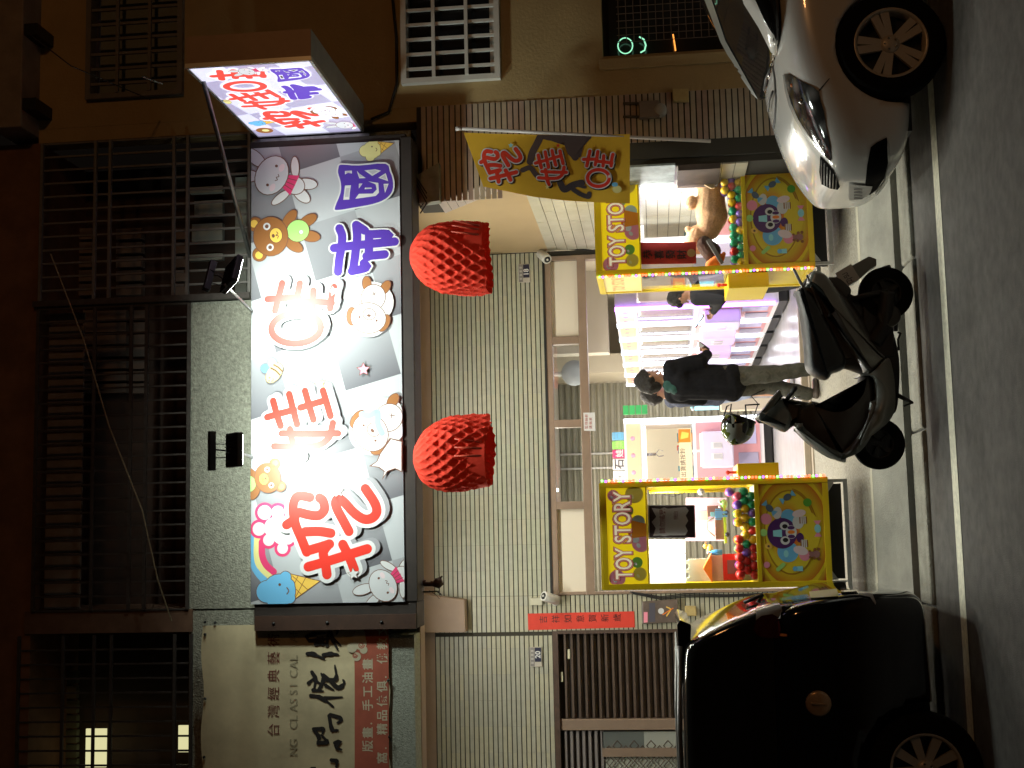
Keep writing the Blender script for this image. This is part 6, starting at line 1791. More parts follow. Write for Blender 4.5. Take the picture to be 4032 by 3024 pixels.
def hand(side, wrist, aim, palmn, curl=.9, s=1.0):
    """five bent fingers of different lengths; aim = direction of the fingers, palmn = palm normal"""
    aim = Vector(aim).normalized(); pn = Vector(palmn).normalized(); pn = (pn - aim * pn.dot(aim)).normalized(); lat = aim.cross(pn) * side
    w_ = Vector(wrist); S = []
    pc = w_ + aim * .05 * s
    S.append((w_, w_ + aim * .03 * s, .024 * s, .03 * s)); 
    for k in range(4): S.append((w_ + aim * .02 * s + lat * (k - 1.5) * .014 * s, w_ + aim * .085 * s + lat * (k - 1.5) * .019 * s, .014 * s, .0125 * s))
    for k, L in enumerate((.068, .078, .072, .056)):
        p = w_ + aim * .085 * s + lat * (1.5 - k) * .019 * s * -1 * 1
        d = aim
        for j, f in enumerate((.45, .32, .25)):
            ang = curl * (.5 + .35 * j)
            dd = aim * cos(ang * (j + .6)) + pn * sin(ang * (j + .6)); q = p + dd * L * f * 1.15 * s
            S.append((p, q, .0098 * s - j * .0008, .009 * s - j * .0008)); p = q
    p = w_ + aim * .025 * s - lat * .03 * s; q = p - lat * .018 * s + aim * .032 * s + pn * .012; S.append((p, q, .013 * s, .011 * s)); S.append((q, q + aim * .028 * s + pn * .018 * s, .011 * s, .009 * s))
    return S
def person(loc, rotz, label, H=1.70, shirt=None, trousers=None, legs_bare=False, elbows=None, wrists=None, hands=None, legs=None, head_yaw=0, head_pitch=0, collar=None, shoe=None, hairstyle='short', hs=1.08, torso_lean=(0, 0), belly=.0, hem=.86, shirt_r=1.0):
    s = H / 1.70
    t = thing('person', loc, label, 'person', rotz=rotz)
    V = lambda x, y, z: Vector((x, y, z)) * s
    lx_, ly_ = torso_lean
    hip = V(0, 0, .94); ch = V(lx_ * .7, ly_ * .7, 1.30); nk = V(lx_, ly_, 1.44); hd = V(lx_, ly_ + .015, 1.585)
    shL, shR = V(lx_ - .185, ly_, 1.395), V(lx_ + .185, ly_, 1.395)
    eL, eR = [Vector(e) * s for e in elbows]; wL, wR = [Vector(e) * s for e in wrists]
    hM = Matrix.Rotation(head_yaw, 3, 'Z') @ Matrix.Rotation(head_pitch, 3, 'X')
    HP = lambda x, y, z: hd + hM @ (Vector((x, y, z)) * s * hs)
    s_ = s * hs
    kL, kR, aL, aR = [Vector(e) * s for e in legs]
    X = Vector((1, 0, 0)); Yv = Vector((0, 1, 0))
    B = [(hip + V(-.05, 0, 0), hip + V(.05, 0, 0), .09 * s, .09 * s), (hip, ch, .11 * s, .125 * s, (Yv, .85)), (ch + V(-.08, 0, 0), ch + V(.08, 0, 0), .10 * s, .10 * s), (shL, shR, .06 * s, .06 * s), (ch, nk, .09 * s, .055 * s),
         (nk - V(0, 0, .02), nk + V(0, .005, .08), .054 * s, .052 * s)]
    B += [(HP(0, .0, .02), HP(0, -.015, .05), .088 * s_, .092 * s_, (hM @ X, .88)), (HP(0, .02, -.05), HP(0, .035, -.075), .062 * s_, .045 * s_, (hM @ X, .95)), (HP(0, .085, -.005), HP(0, .108, -.022), .010 * s_, .014 * s_), (HP(0, .085, .02), HP(0, .088, .0), .012 * s_, .012 * s_),
          (HP(-.083, -.005, -.005), HP(-.088, -.015, .012), .012 * s_, .014 * s_), (HP(.083, -.005, -.005), HP(.088, -.015, .012), .012 * s_, .014 * s_), (HP(-.02, .084, -.055), HP(.02, .084, -.055), .010 * s_, .010 * s_)]
    for sh, e, w_ in ((shL, eL, wL), (shR, eR, wR)):
        B += [(sh, e, .052 * s, .040 * s), (e, w_, .040 * s, .026 * s)]
    for (sd, w_, h) in ((-1, wL, hands[0]), (1, wR, hands[1])):
        if h: B += hand(sd, w_, h[0], h[1], h[2], s * .95)
    for hx, k, a in ((-.09, kL, aL), (.09, kR, aR)):
        B += [(hip + V(hx * .9, 0, -.04), k, .078 * s, .058 * s), (k, a, .056 * s, .036 * s), (a, a + V(0, .02, -.05), .036 * s, .03 * s), (a + V(0, .0, -.05), a + V(0, .15, -.06), .032 * s, .028 * s)]
    body = blob('body', B, M_skin, t, .0085, 3)
    # eyes, brows, mouth
    for sx in (-1, 1): b = MB(); b.sphere(HP(.033 * sx, .083, .012), .010 * s, K_white, 10, 8); b.sphere(HP(.033 * sx, .0915, .012), .0052 * s, M_black, 8, 6); b.build('eye', None, t, local=True)
    for sx in (-1, 1): b = MB(); b.tube([HP(.018 * sx, .092, .035), HP(.035 * sx, .090, .038), HP(.05 * sx, .080, .034)], .0032 * s, 5); b.build('eyebrow', M_hair, t, local=True)
    b = MB(); b.tube([HP(-.022, .089, -.05), HP(0, .096, -.052), HP(.022, .089, -.05)], .0035 * s, 6); b.build('mouth', pm('lips', (.32, .10, .08), .5), t, local=True)
    hr = [(HP(0, -.028, .045), HP(0, -.02, .065), .098 * s_, .096 * s_, (hM @ X, .93)), (HP(0, -.06, .0), HP(0, -.05, -.045), .075 * s_, .05 * s_, (hM @ X, 1.0))]
    if hairstyle == 'fringe': hr += [(HP(-.04, .06, .075), HP(.04, .06, .075), .035 * s_, .035 * s_), (HP(-.05, .075, .06), HP(.03, .08, .055), .022 * s_, .02 * s_)]
    else: hr += [(HP(-.04, .04, .09), HP(.04, .04, .09), .035 * s_, .035 * s_)]
    hr += [(HP(-.075, -.03, .04), HP(-.078, -.02, -.01), .022 * s_, .014 * s_), (HP(.075, -.03, .04), HP(.078, -.02, -.01), .022 * s_, .014 * s_)]
    blob('hair', hr, M_hair, t, .009, 2, disp=(60, .006))
    if shirt:
        q = shirt_r
        S = [(V(0, 0, hem) + V(-.07, 0, 0), V(0, 0, hem) + V(.07, 0, 0), .126 * s * q, .126 * s * q), (V(-.06, 0, hem + .02), V(-.065, ly_ * .7, 1.30), .124 * s * q, .124 * s * q), (V(.06, 0, hem + .02), V(.065, ly_ * .7, 1.30), .124 * s * q, .124 * s * q), (V(0, 0, hem), ch, .135 * s * q, .148 * s * q, (Yv, .95)), (ch + V(-.085, 0, 0), ch + V(.085, 0, 0), .125 * s * q, .125 * s * q), (shL, shR, .082 * s * q, .082 * s * q), (ch, nk - V(0, 0, .03), .11 * s, .07 * s)]
        for sh, e, w_ in ((shL, eL, wL), (shR, eR, wR)):
            S += [(sh, e, .078 * s * q, .062 * s * q), (e, e + (w_ - e) * .93, .062 * s * q, .045 * s * q)]
            m_ = sh.lerp(e, .6); S += [(m_ + V(.0, .02, 0), m_ + V(0, .02, -.05), .055 * s * q, .05 * s * q)]
        blob('top', S, shirt, t, .0105, 5, disp=(9, .010))
    if collar:
        blob('collar', [(nk + V(-.05, -.02, -.035), nk + V(.05, -.02, -.035), .075 * s, .075 * s), (nk + V(0, -.06, -.07), nk + V(0, -.045, -.02), .09 * s, .07 * s), (nk + V(-.12, -.02, -.06), nk + V(.12, -.02, -.06), .066 * s, .066 * s)], collar, t, .010, 3, disp=(18, .01))
    if trousers:
        S = [(hip + V(-.055, 0, .03), hip + V(.055, 0, .03), .112 * s, .112 * s)]
        for hx, k, a in ((-.085, kL, aL), (.085, kR, aR)):
            if legs_bare: S += [(hip + V(hx, 0, -.03), k + (hip - k) * .12, .108 * s, .098 * s)]
            else: S += [(hip + V(hx, 0, -.03), k, .104 * s, .086 * s), (k, a + V(0, 0, .03), .085 * s, .066 * s)]
        blob('trousers', S, trousers, t, .0105, 4, disp=(12, .011))
    if shoe:
        for a in (aL, aR):
            blob('shoe', [(a + V(0, -.02, -.055), a + V(0, .16, -.065), .042 * s, .036 * s, (Vector((0, 0, 1)), .8)), (a + V(0, -.01, -.03), a + V(0, .02, -.05), .04 * s, .042 * s)], shoe, t, .009, 2)
    return t
M_hood = pm('charcoal_hoodie', (0.008, 0.008, 0.010), 0.95, spec=.15, var=(30, .4)); M_collar = pm('dark_green_hood', (0.012, 0.055, 0.045), 0.9)
M_camo = bpy.data.materials.new('camo_trousers'); M_camo.use_nodes = True
nt = M_camo.node_tree; bs = nt.nodes['Principled BSDF']; bs.inputs['Roughness'].default_value = .9
tc_ = nt.nodes.new('ShaderNodeTexCoord'); vn = nt.nodes.new('ShaderNodeTexNoise'); vn.inputs['Scale'].default_value = 15; vn.inputs['Detail'].default_value = 2
rp = nt.nodes.new('ShaderNodeValToRGB'); rp.color_ramp.interpolation = 'CONSTANT'
rp.color_ramp.elements[0].color = (.05, .048, .038, 1); rp.color_ramp.elements[1].position = .44; rp.color_ramp.elements[1].color = (.07, .067, .055, 1)
e_ = rp.color_ramp.elements.new(.55); e_.color = (.058, .058, .046, 1)
nt.links.new(tc_.outputs['Object'], vn.inputs[0]); nt.links.new(vn.outputs['Fac'], rp.inputs[0]); nt.links.new(rp.outputs[0], bs.inputs['Base Color'])
M_navy = pm('navy_speckled_top', (0.022, 0.03, 0.06), 0.9, var=(90, .8)); M_shorts = pm('pale_blue_shorts', (0.30, 0.36, 0.52), 0.8); M_blk_top = pm('black_top', (0.012, 0.012, 0.016), 0.85); M_bag = pm('dark_grey_trousers', (0.03, 0.03, 0.035), .9)
pf = atZ(3222, 1496, 0.30)
p1_ = person((pf.x, pf.y, 0.285), R(-52), 'person in a charcoal hoodie and camouflage trousers, back turned, holding a phone', 1.71, M_hood, M_camo,
       elbows=[(-.235, .02, 1.12), (.235, .08, 1.12)], wrists=[(-.12, .24, 1.06), (.12, .29, 1.04)], hands=[((.6, .7, .2), (.3, .2, 1), .8), ((-.1, .9, .35), (-.9, .2, .5), .9)],
       legs=[(-.10, .05, .50), (.10, .0, .50), (-.12, -.06, .09), (.10, .05, .09)], torso_lean=(0, .05), hs=1.10, head_yaw=R(-12), head_pitch=R(-14), collar=M_collar, shoe=pm('worn_slipper', (.10, .08, .07), .7), hem=.83, shirt_r=1.06)
Tm = p1_.matrix_basis
def in_person(pt_obj, p): return Matrix.Translation(pt_obj.location) @ Matrix.Rotation(pt_obj.rotation_euler.z, 4, 'Z') @ Vector(p)
c = in_person(p1_, (.10, .40, 1.075))
b = MB(); b.obox(c, .07, .010, .14, Matrix.Rotation(R(-52), 3, 'Z') @ Matrix.Rotation(R(-50), 3, 'X'), M_black); tag(b.build('phone', M_black), 'phone held in front of the person in the charcoal hoodie', 'phone')
pb = atZ(3000, 1555, FLOOR) ; pbY = 13.9
pbx = at(2750, 1550, pbY).x
p2_ = person((pbx, pbY, FLOOR), R(-72), 'young person in a speckled navy top and pale shorts, in profile beyond the hoodie', 1.60, M_navy, M_shorts, True,
       elbows=[(-.22, .04, 1.12), (.24, .06, 1.12)], wrists=[(-.12, .26, 1.05), (.14, .27, 1.05)], hands=[((.3, .9, .1), (0, 0, 1), .8), ((-.3, .9, .1), (0, 0, 1), .8)],
       legs=[(-.10, .05, .50), (.10, .0, .50), (-.11, .02, .09), (.11, -.02, .09)], head_yaw=R(-10), head_pitch=R(-12), hairstyle='fringe', shoe=pm('white_trainer', (.5, .5, .5), .6), hem=.88)
pcY = 12.35
pcx = at(2800, 1120, pcY).x
p3_ = person((pcx, pcY, 0.295), R(62), 'person in black with head bent over a phone, half hidden by the right yellow machine', 1.37, M_blk_top, M_bag,
       elbows=[(-.25, .12, 1.12), (.25, .12, 1.12)], wrists=[(-.10, .32, 1.20), (.10, .32, 1.20)], hands=[((.5, .8, .3), (0, 0, 1), .8), ((-.5, .8, .3), (0, 0, 1), .8)],
       legs=[(-.10, .02, .50), (.10, .0, .50), (-.11, -.02, .09), (.11, .0, .09)], head_yaw=0, head_pitch=R(-38), torso_lean=(0, .12), hem=.80, shirt_r=1.05, hairstyle='fringe', shoe=M_black)
c = in_person(p3_, (.0, .37, 1.10))
b = MB(); b.obox(c, .075, .01, .14, Matrix.Rotation(R(62), 3, 'Z') @ Matrix.Rotation(R(-55), 3, 'X'), M_black); b.obox(c + Vector((0, 0, .004)) , .066, .012, .125, Matrix.Rotation(R(62), 3, 'Z') @ Matrix.Rotation(R(-55), 3, 'X'), E('phone_screen', (.6, .8, 1), 1.6)); tag(b.build('phone', M_black), 'phone with a lit screen in the hands of the person in black', 'phone')

# ------------------------------------------------------------------ plush bear lying in the right machine
Yb = YR + .22
def w3(x, y, d=0): return at(x, y, Yb + d)
M_plush = pm('tan_plush', (0.52, 0.30, 0.15), 0.95, var=(60, .3), bump=(260, .8)); M_plushd = pm('brown_plush', (0.07, 0.035, 0.02), .95, bump=(260, .8))
bear_t = thing('plush_bear', w3(2850, 880), 'big tan plush bear lying on the balls in the right yellow machine', 'toy')
base_ = ORG[bear_t.name]
def seg(p, q, a, c, *e): return (w3(*p) - base_, w3(*q) - base_, a, c) + tuple(e)
blob('plush_body', [seg((2800, 760), (2800, 840), .115, .135), seg((2805, 850), (2790, 900), .135, .105), seg((2760, 700), (2735, 690), .06, .075), seg((2770, 710), (2800, 760), .08, .10), seg((2790, 880), (2765, 905), .09, .06), seg((2765, 905), (2755, 900), .04, .035),
     seg((2750, 930, .02), (2745, 950, .02), .10, .115), seg((2712, 905, .0), (2710, 903, 0), .032, .03), seg((2725, 795), (2720, 805), .055, .05), seg((2735, 940), (2770, 930), .07, .06)], M_plush, bear_t, .009, 3, disp=(90, .004))
blob('plush_muzzle', [seg((2770, 960, -.05), (2800, 990, -.04), .07, .085), seg((2800, 1000, -.02), (2790, 1020, 0), .05, .03)], M_plushd, bear_t, .009, 2, disp=(90, .005))
tiger = thing('orange_toy', w3(2820, 1040), 'orange toy under the bear at the left corner of the right machine window', 'toy')
base_ = ORG[tiger.name]
blob('toy_body', [seg((2800, 1045, -.1), (2830, 1020, -.1), .05, .045), seg((2835, 1030, -.1), (2850, 1000, -.1), .03, .02)], pm('orange_plush', (.65, .16, .02), .9), tiger, .009, 2)
stick = slab('grey_stick', [(2780, 948), (2795, 940), (2850, 1035), (2838, 1044)], YR + .06, .02, pm('grey_plastic_bar', (.16, .15, .13), .5), None, 'grey bar leaning across the bear at the left of the right machine window', 'bar')
# ================================================================== scooter
M_scb = pm('scooter_grey_plastic', (0.16, 0.165, 0.15), 0.3, coat=.3, var=(5, .15)); M_scd = pm('scooter_dark_panel', (0.035, 0.028, 0.024), 0.4); M_seat = pm('seat_vinyl', (0.02, 0.02, 0.022), 0.42, bump=(120, .15))
M_tyre = pm('tyre_rubber', (0.007, 0.007, 0.007), 0.9, spec=.1, bump=(80, .3)); M_void = pm('intake_void', (.004, .004, .004), .9, spec=.05); M_chr = pm('dull_chrome', (0.42, 0.42, 0.40), 0.22, 0.9); M_rail = pm('grab_rail_paint', (.17, .17, .17), .35, .4); M_eng = pm('engine_cast', (.025, .022, .02), .55, .3)
YSC = 8.98
sc_t = thing('scooter', at(3588, 1400, YSC), 'dark grey motor scooter parked facing left on its side stand, a helmet on its mirror', 'scooter')
def zs(x, y): return (2700 + x / 1.843, 1000 + y / 1.843)
def pillow(name, pts, Y, hw, mat, parent, conv=zs, n=5, pw=.75, smooth=True, y_off=0.0):
    """a rounded body panel: its side outline, swelling to +-hw in width"""
    P = [at(*conv(*p), Y) for p in pts]
    P2 = catmull([(p.x, p.z) for p in P] + [(P[0].x, P[0].z)], 4)[:-1]
    cx = sum(p[0] for p in P2) / len(P2); cz = sum(p[1] for p in P2) / len(P2)
    N = len(P2)
    # inward offset direction
    area2 = sum(P2[i][0] * P2[(i + 1) % N][1] - P2[(i + 1) % N][0] * P2[i][1] for i in range(N))
    sg = 1 if area2 > 0 else -1
    rings = []
    mn = min((Vector(p) - Vector((cx, cz))).length for p in P2)
    for k in range(-n, n + 1):
        a = pi / 2 * k / n
        ins = (1 - cos(a)) * min(.06, mn * .5)
        y = Y + y_off + hw * sin(a)
        ring = []
        for i in range(N):
            t = Vector(P2[(i + 1) % N]) - Vector(P2[i - 1])
            if t.length < 1e-6: t = Vector((1, 0))
            t.normalize(); nn = Vector((-t.y, t.x)) * sg
            q = Vector(P2[i]) + nn * ins
            ring.append(Vector((q.x, y, q.y)))
        rings.append(ring)
    b = MB(); vs = [p for r_ in rings for p in r_]; fs = []
    for j in range(len(rings) - 1):
        for i in range(N): fs.append((j * N + i, j * N + (i + 1) % N, (j + 1) * N + (i + 1) % N, (j + 1) * N + i))
    fs.append(tuple(range(N))); fs.append(tuple(range((len(rings) - 1) * N, len(rings) * N)))
    b.add(vs, fs, mat, smooth)
    o = b.build(name, mat, parent)
    return o
def wheel(parent, c, r, wd, rimr, yaw=0, spokes=5, mat_r=None, name='wheel', spoke_w=.04, double=False, rimdish=.02):
    e = MB(); M = Matrix.Translation(c) @ Matrix.Rotation(yaw, 4, 'Z') @ Matrix.Rotation(R(90), 4, 'X')
    h = wd / 2
    prof = [(rimr, -h * .85), (r * .93, -h), (r * .985, -h * .7), (r, -h * .35), (r, h * .35), (r * .985, h * .7), (r * .93, h), (rimr, h * .85)]
    e.lathe(prof, M, 40, M_tyre, cap=False); e.lathe([(rimr, h * .85), (rimr * .9, h * .3), (rimr * .9, -h * .3), (rimr, -h * .85)], M, 40, M_tyre, cap=False)
    ty = e.build('tyre', None, parent)
    s = MB(); mr = mat_r or M_chr
    s.lathe([(rimr, h * .8), (rimr * .96, h * .86), (rimr * .9, h * .7), (rimr * .88, -h * .2)], M, 40, mr, cap=False)
    s.lathe([(.0001, h * .66), (rimr * .2, h * .66), (rimr * .26, h * .5), (rimr * .26, -h * .1)], M, 20, mr, cap=False)
    for k in range(spokes):
        for dd in ((-.16, .16) if double else (0,)):
            a = 2 * pi * k / spokes + dd + .3; a2 = 2 * pi * k / spokes + dd * .55 + .3
            p0 = M @ Vector((rimr * .2 * cos(a2 + dd * 1.5), rimr * .2 * sin(a2 + dd * 1.5), h * .5)); p1 = M @ Vector((rimr * .93 * cos(a), rimr * .93 * sin(a), h * (.66)))
            d = (p1 - p0).normalized(); yv = (M.to_3x3() @ Vector((0, 0, 1))); lat = d.cross(yv).normalized()
            w0, w1 = spoke_w * .42, spoke_w * .6
            s.prism([p0 + lat * w0, p1 + lat * w1, p1 - lat * w1, p0 - lat * w0], yv * -.03, mr)
    for k in range(5):
        a = 2 * pi * k / 5 + .3; q = M @ Vector((rimr * .16 * cos(a), rimr * .16 * sin(a), h * .66)); s.sphere(q, rimr * .035, M_chr, 6, 5)
    rm = s.build('rim', None, parent)
    dk = MB(); dk.lathe([(rimr * .89, -h * .1), (.001, -h * .1)], M, 30, M_black, cap=False); dk.build('brake_disc', pm('shadowy_brake', (.02, .018, .016), .6, .4), parent)  # dark disc behind the spokes
    return ty
cF, cR = at(3459, 1748, YSC + .02), at(3486, 1157, YSC - .02)
rF = 98 / FPX * (YSC * .995 + .1); rR_ = 103 / FPX * (YSC * .995 + .1)
wheel(sc_t, cF, rF, .09, rF * .55, R(-6), 5, M_eng, spoke_w=.03); wheel(sc_t, cR, rR_, .10, rR_ * .55, 0, 5, M_eng, spoke_w=.03)
pillow('inner_body', [(800, 275), (860, 700), (890, 840), (1060, 862), (1150, 835), (1330, 880), (1440, 770), (1380, 650), (1250, 420), (1060, 215), (900, 165)], YSC + .01, .10, M_scd, sc_t)
pillow('under_body', [(1070, 225), (1180, 290), (1290, 330), (1430, 400), (1500, 560), (1545, 760), (1545, 1000), (1520, 1150), (1470, 1120), (1470, 880), (1430, 780), (1300, 580), (1180, 400)], YSC + .02, .055, M_eng, sc_t)
pillow('steering_neck', [(700, 1045), (790, 1060), (900, 1080), (960, 1100), (940, 1230), (800, 1240), (720, 1290), (690, 1200)], YSC, .06, M_scd, sc_t)
pillow('fender_link', [(1040, 170), (1120, 180), (1200, 270), (1150, 340), (1060, 260), (1010, 200)], YSC, .06, M_scd, sc_t)
pillow('seat', [(782, 275), (800, 330), (835, 480), (858, 700), (870, 830), (930, 890), (1010, 917), (1045, 895), (1060, 872), (1140, 838), (1160, 760), (1090, 610), (1000, 440), (930, 310), (860, 262)], YSC, .13, M_seat, sc_t)
pillow('side_cover', [(850, 255), (930, 300), (1000, 430), (1090, 600), (1180, 740), (1290, 880), (1330, 880), (1440, 775), (1380, 700), (1260, 540), (1160, 380), (1060, 225), (990, 150), (900, 140)], YSC, .145, M_scb, sc_t)
pillow('side_flash', [(1010, 470), (1040, 490), (1130, 640), (1230, 760), (1300, 850), (1330, 860), (1250, 700), (1160, 560), (1080, 430)], YSC - .02, .14, M_scd, sc_t)
pillow('floor_board', [(1240, 890), (1330, 872), (1440, 770), (1480, 870), (1495, 1000), (1490, 1150), (1440, 1240), (1330, 1330), (1240, 1400), (1290, 1270), (1340, 1170), (1362, 1060), (1355, 960), (1330, 900)], YSC, .15, M_scb, sc_t)
pillow('leg_shield', [(785, 1225), (850, 1320), (960, 1410), (1080, 1485), (1150, 1512), (1165, 1470), (1235, 1395), (1300, 1290), (1345, 1180), (1362, 1050), (1340, 900), (1260, 885), (1235, 1000), (1150, 1090), (1060, 1112), (930, 1070), (880, 1085), (800, 1120)], YSC + .01, .10, M_scd, sc_t)
pillow('leg_shield_rim', [(780, 1225), (800, 1290), (900, 1385), (1030, 1470), (1150, 1515), (1170, 1480), (1250, 1400), (1345, 1250), (1375, 1100), (1362, 1060), (1340, 1170), (1240, 1370), (1140, 1430), (1060, 1420), (930, 1330), (830, 1235)], YSC - .035, .09, M_scb, sc_t, n=4)
pillow('handlebar_cowl', [(495, 1190), (520, 1165), (590, 1090), (650, 1020), (690, 1000), (700, 1060), (760, 1150), (770, 1220), (735, 1285), (700, 1290), (640, 1262), (560, 1222)], YSC, .10, M_scb, sc_t)
pillow('mirror', [(545, 1150), (600, 1070), (665, 995), (690, 990), (690, 1030), (640, 1100), (590, 1150)], YSC - .16, .02, pm('mirror_back_grey', (.12, .125, .115), .3, coat=.4), sc_t, n=3)
b = MB(); b.tube([at(*zs(720, 1075), YSC - .02), at(*zs(760, 1020), YSC - .12), at(*zs(795, 972), YSC - .25)], [.013, .016, .017], 10); b.build('handlebar_grip', M_rubber, sc_t)
b = MB(); b.tube([at(*zs(760, 1060), YSC - .1), at(*zs(800, 1040), YSC - .2), at(*zs(830, 1035), YSC - .24)], .004, 6); b.tube([at(*zs(765, 1100), YSC - .05), at(*zs(830, 1090), YSC - .12), at(*zs(880, 1110), YSC - .06), at(*zs(900, 1130), YSC)], .003, 5); b.build('brake_lever', M_chr, sc_t)
b = MB()
for dy in (-.11, .11):
    b.tube([at(*zs(783, 108), YSC + dy * .5), at(*zs(850, 240), YSC + dy), at(*zs(893, 380), YSC + dy), at(*zs(925, 480), YSC + dy), at(*zs(948, 512), YSC + dy), at(*zs(975, 485), YSC + dy * .8)], .011, 8)
    b.tube([at(*zs(880, 155), YSC + dy), at(*zs(930, 280), YSC + dy), at(*zs(990, 440), YSC + dy)], .009, 8)
b.build('grab_rail', M_rail, sc_t)
pillow('tail_lamp', [(880, 155), (990, 165), (1040, 230), (1010, 280), (930, 230)], YSC, .10, pm('tail_lamp_smoke', (.08, .03, .03), .2), sc_t, n=3)
b = MB(); b.tube([at(*zs(1230, 1330), YSC), at(*zs(1330, 1350), YSC), cF - Vector((0, .06, 0))], .022, 8); b.tube([at(*zs(1230, 1330), YSC + .08), cF + Vector((0, .06, 0))], .02, 8); b.build('front_fork', M_eng, sc_t)
b = MB(); b.tube([at(*zs(1360, 640), YSC - .03), at(*zs(1440, 520), YSC - .05), cR - Vector((0, .1, 0))], [.07, .06, .05], 10, M_eng); b.lathe([(.002, -.05), (.075, -.05), (.08, 0), (.075, .03)], Matrix.Translation(at(*zs(1475, 450), YSC - .08)) @ Matrix.Rotation(R(90), 4, 'X'), 20, pm('clutch_cover', (.04, .037, .033), .5))
b.box(at(*zs(1250, 760), YSC).x, at(*zs(1250, 330), YSC).x, YSC - .06, YSC + .08, at(*zs(1500, 600), YSC).z, at(*zs(1290, 600), YSC).z, M_eng); b.build('engine', None, sc_t, .01)
b = MB(); b.tube([at(*zs(1200, 330), YSC - .08), at(*zs(1300, 300), YSC - .09), cR + Vector((0, -.09, 0))], .018, 8); b.build('rear_shock', M_eng, sc_t)
b = MB(); b.tube([at(*zs(1520, 560), YSC + .1), at(*zs(1510, 300), YSC + .11), at(*zs(1450, 90), YSC + .11)], [.02, .04, .035], 10); b.build('exhaust', M_eng, sc_t)
b = MB(); b.prism([at(*zs(*p), YSC - .05) for p in ((1060, 190), (1140, 120), (1330, 15), (1385, 35), (1385, 85), (1340, 110), (1250, 190), (1160, 245))], (0, .10, 0)); b.build('rear_fender', M_scb, sc_t, .006)
b = MB(); b.prism([at(*zs(*p), YSC - .056) for p in ((1084, 140), (1200, 72), (1265, 178), (1142, 248))], (0, .004, 0)); np_ = b.build('number_plate', pm('plate_dim_white', (.42, .39, .36), .4), sc_t)
AQ = Art((0, YSC - .0565, 0), (1, 0, 0), (0, 0, -1), np_, n=(0, -1, 0))
def wsc(x, y):
    p = at(*zs(x, y), YSC - .0565); return (p.x, -p.z)
a_, c_ = wsc(1150, 205), wsc(1215, 110)
q0 = wsc(1165, 232); q1 = wsc(1245, 178)
ang_ = math.atan2(wsc(1225, 110)[1] - wsc(1190, 225)[1], wsc(1225, 110)[0] - wsc(1190, 225)[0])
q = wsc(1215, 205); AQ.text('JZJ·SU', q[0], q[1], .052, K_dgrey, .02, ang=math.atan2(wsc(1150, 100)[1] - wsc(1215, 205)[1], wsc(1150, 100)[0] - wsc(1215, 205)[0]), fit=.085); AQ.flush('lettering')
b = MB(); b.tube([at(*zs(1500, 1000), YSC - .03), at(*zs(1580, 1040), YSC - .12), at(*zs(1645, 1080), YSC - .2)], .010, 8); b.tube([at(*zs(1535, 1035), YSC - .05), at(*zs(1590, 1060), YSC - .15), at(*zs(1645, 1080), YSC - .2), at(*zs(1580, 1105), YSC - .2)], .007, 6); b.tube([at(*zs(1540, 570), YSC - .08), at(*zs(1560, 575), YSC - .1), at(*zs(1540, 620), YSC - .1), at(*zs(1545, 700), YSC - .1)], .008, 6); b.build('stand', M_eng, sc_t)
# helmet hanging on the mirror
hm_c = at(2905, 1680, YSC - .12)
hel = thing('helmet', hm_c, 'glossy black, green and white open-face helmet hanging on the scooter handlebar', 'helmet')
rh = 67 / FPX * 8.95
b = MB()
def hfn(u, v):
    a = 2 * pi * u; ph = pi * .66 * v
    d = Vector((-1, 0, .35)).normalized(); e1 = Vector((0, 1, 0)); e2 = d.cross(e1)
    k = rh * (1.0 + .04 * cos(2 * a))
    return hm_c + d * cos(ph) * k * 1.08 + (e1 * cos(a) * 1.0 + e2 * sin(a)) * sin(ph) * k
M_hel = bpy.data.materials.new('helmet_graphic'); M_hel.use_nodes = True; nt = M_hel.node_tree; bs = nt.nodes['Principled BSDF']; bs.inputs['Roughness'].default_value = .12; bs.inputs['Coat Weight'].default_value = .6
tc_ = nt.nodes.new('ShaderNodeNewGeometry'); mpn = nt.nodes.new('ShaderNodeMapping'); mpn.inputs['Rotation'].default_value = (.3, .6, .2); mpn.inputs['Scale'].default_value = (22, 8, 26); wv = nt.nodes.new('ShaderNodeTexVoronoi'); wv.inputs['Scale'].default_value = 1.0
rp = nt.nodes.new('ShaderNodeValToRGB'); rp.color_ramp.interpolation = 'CONSTANT'; rp.color_ramp.elements[0].color = (.015, .015, .012, 1); rp.color_ramp.elements[1].position = .42; rp.color_ramp.elements[1].color = (.14, .18, .02, 1); e_ = rp.color_ramp.elements.new(.66); e_.color = (.42, .44, .38, 1); e_ = rp.color_ramp.elements.new(.85); e_.color = (.02, .02, .015, 1)
nt.links.new(tc_.outputs['Position'], mpn.inputs[0]); nt.links.new(mpn.outputs[0], wv.inputs[0]); nt.links.new(wv.outputs['Color'], rp.inputs[0]); nt.links.new(rp.outputs[0], bs.inputs['Base Color'])
b.grid(hfn, 40, 20, M_hel); b.build('shell', M_hel, hel)
b = MB()
d_ = Vector((-1, 0, .35)).normalized(); e1 = Vector((0, 1, 0)); e2 = d_.cross(e1)
b.tube([hm_c + d_ * cos(pi * .66) * rh * 1.06 + (e1 * cos(a) + e2 * sin(a)) * sin(pi * .66) * rh for a in [2 * pi * k / 28 for k in range(28)]], .007, 6, closed=True); b.build('trim', M_black, hel)
b = MB(); b.grid(lambda u, v: hm_c + (hfn(u, v) - hm_c) * .9, 30, 12); b.build('padding', M_black, hel)
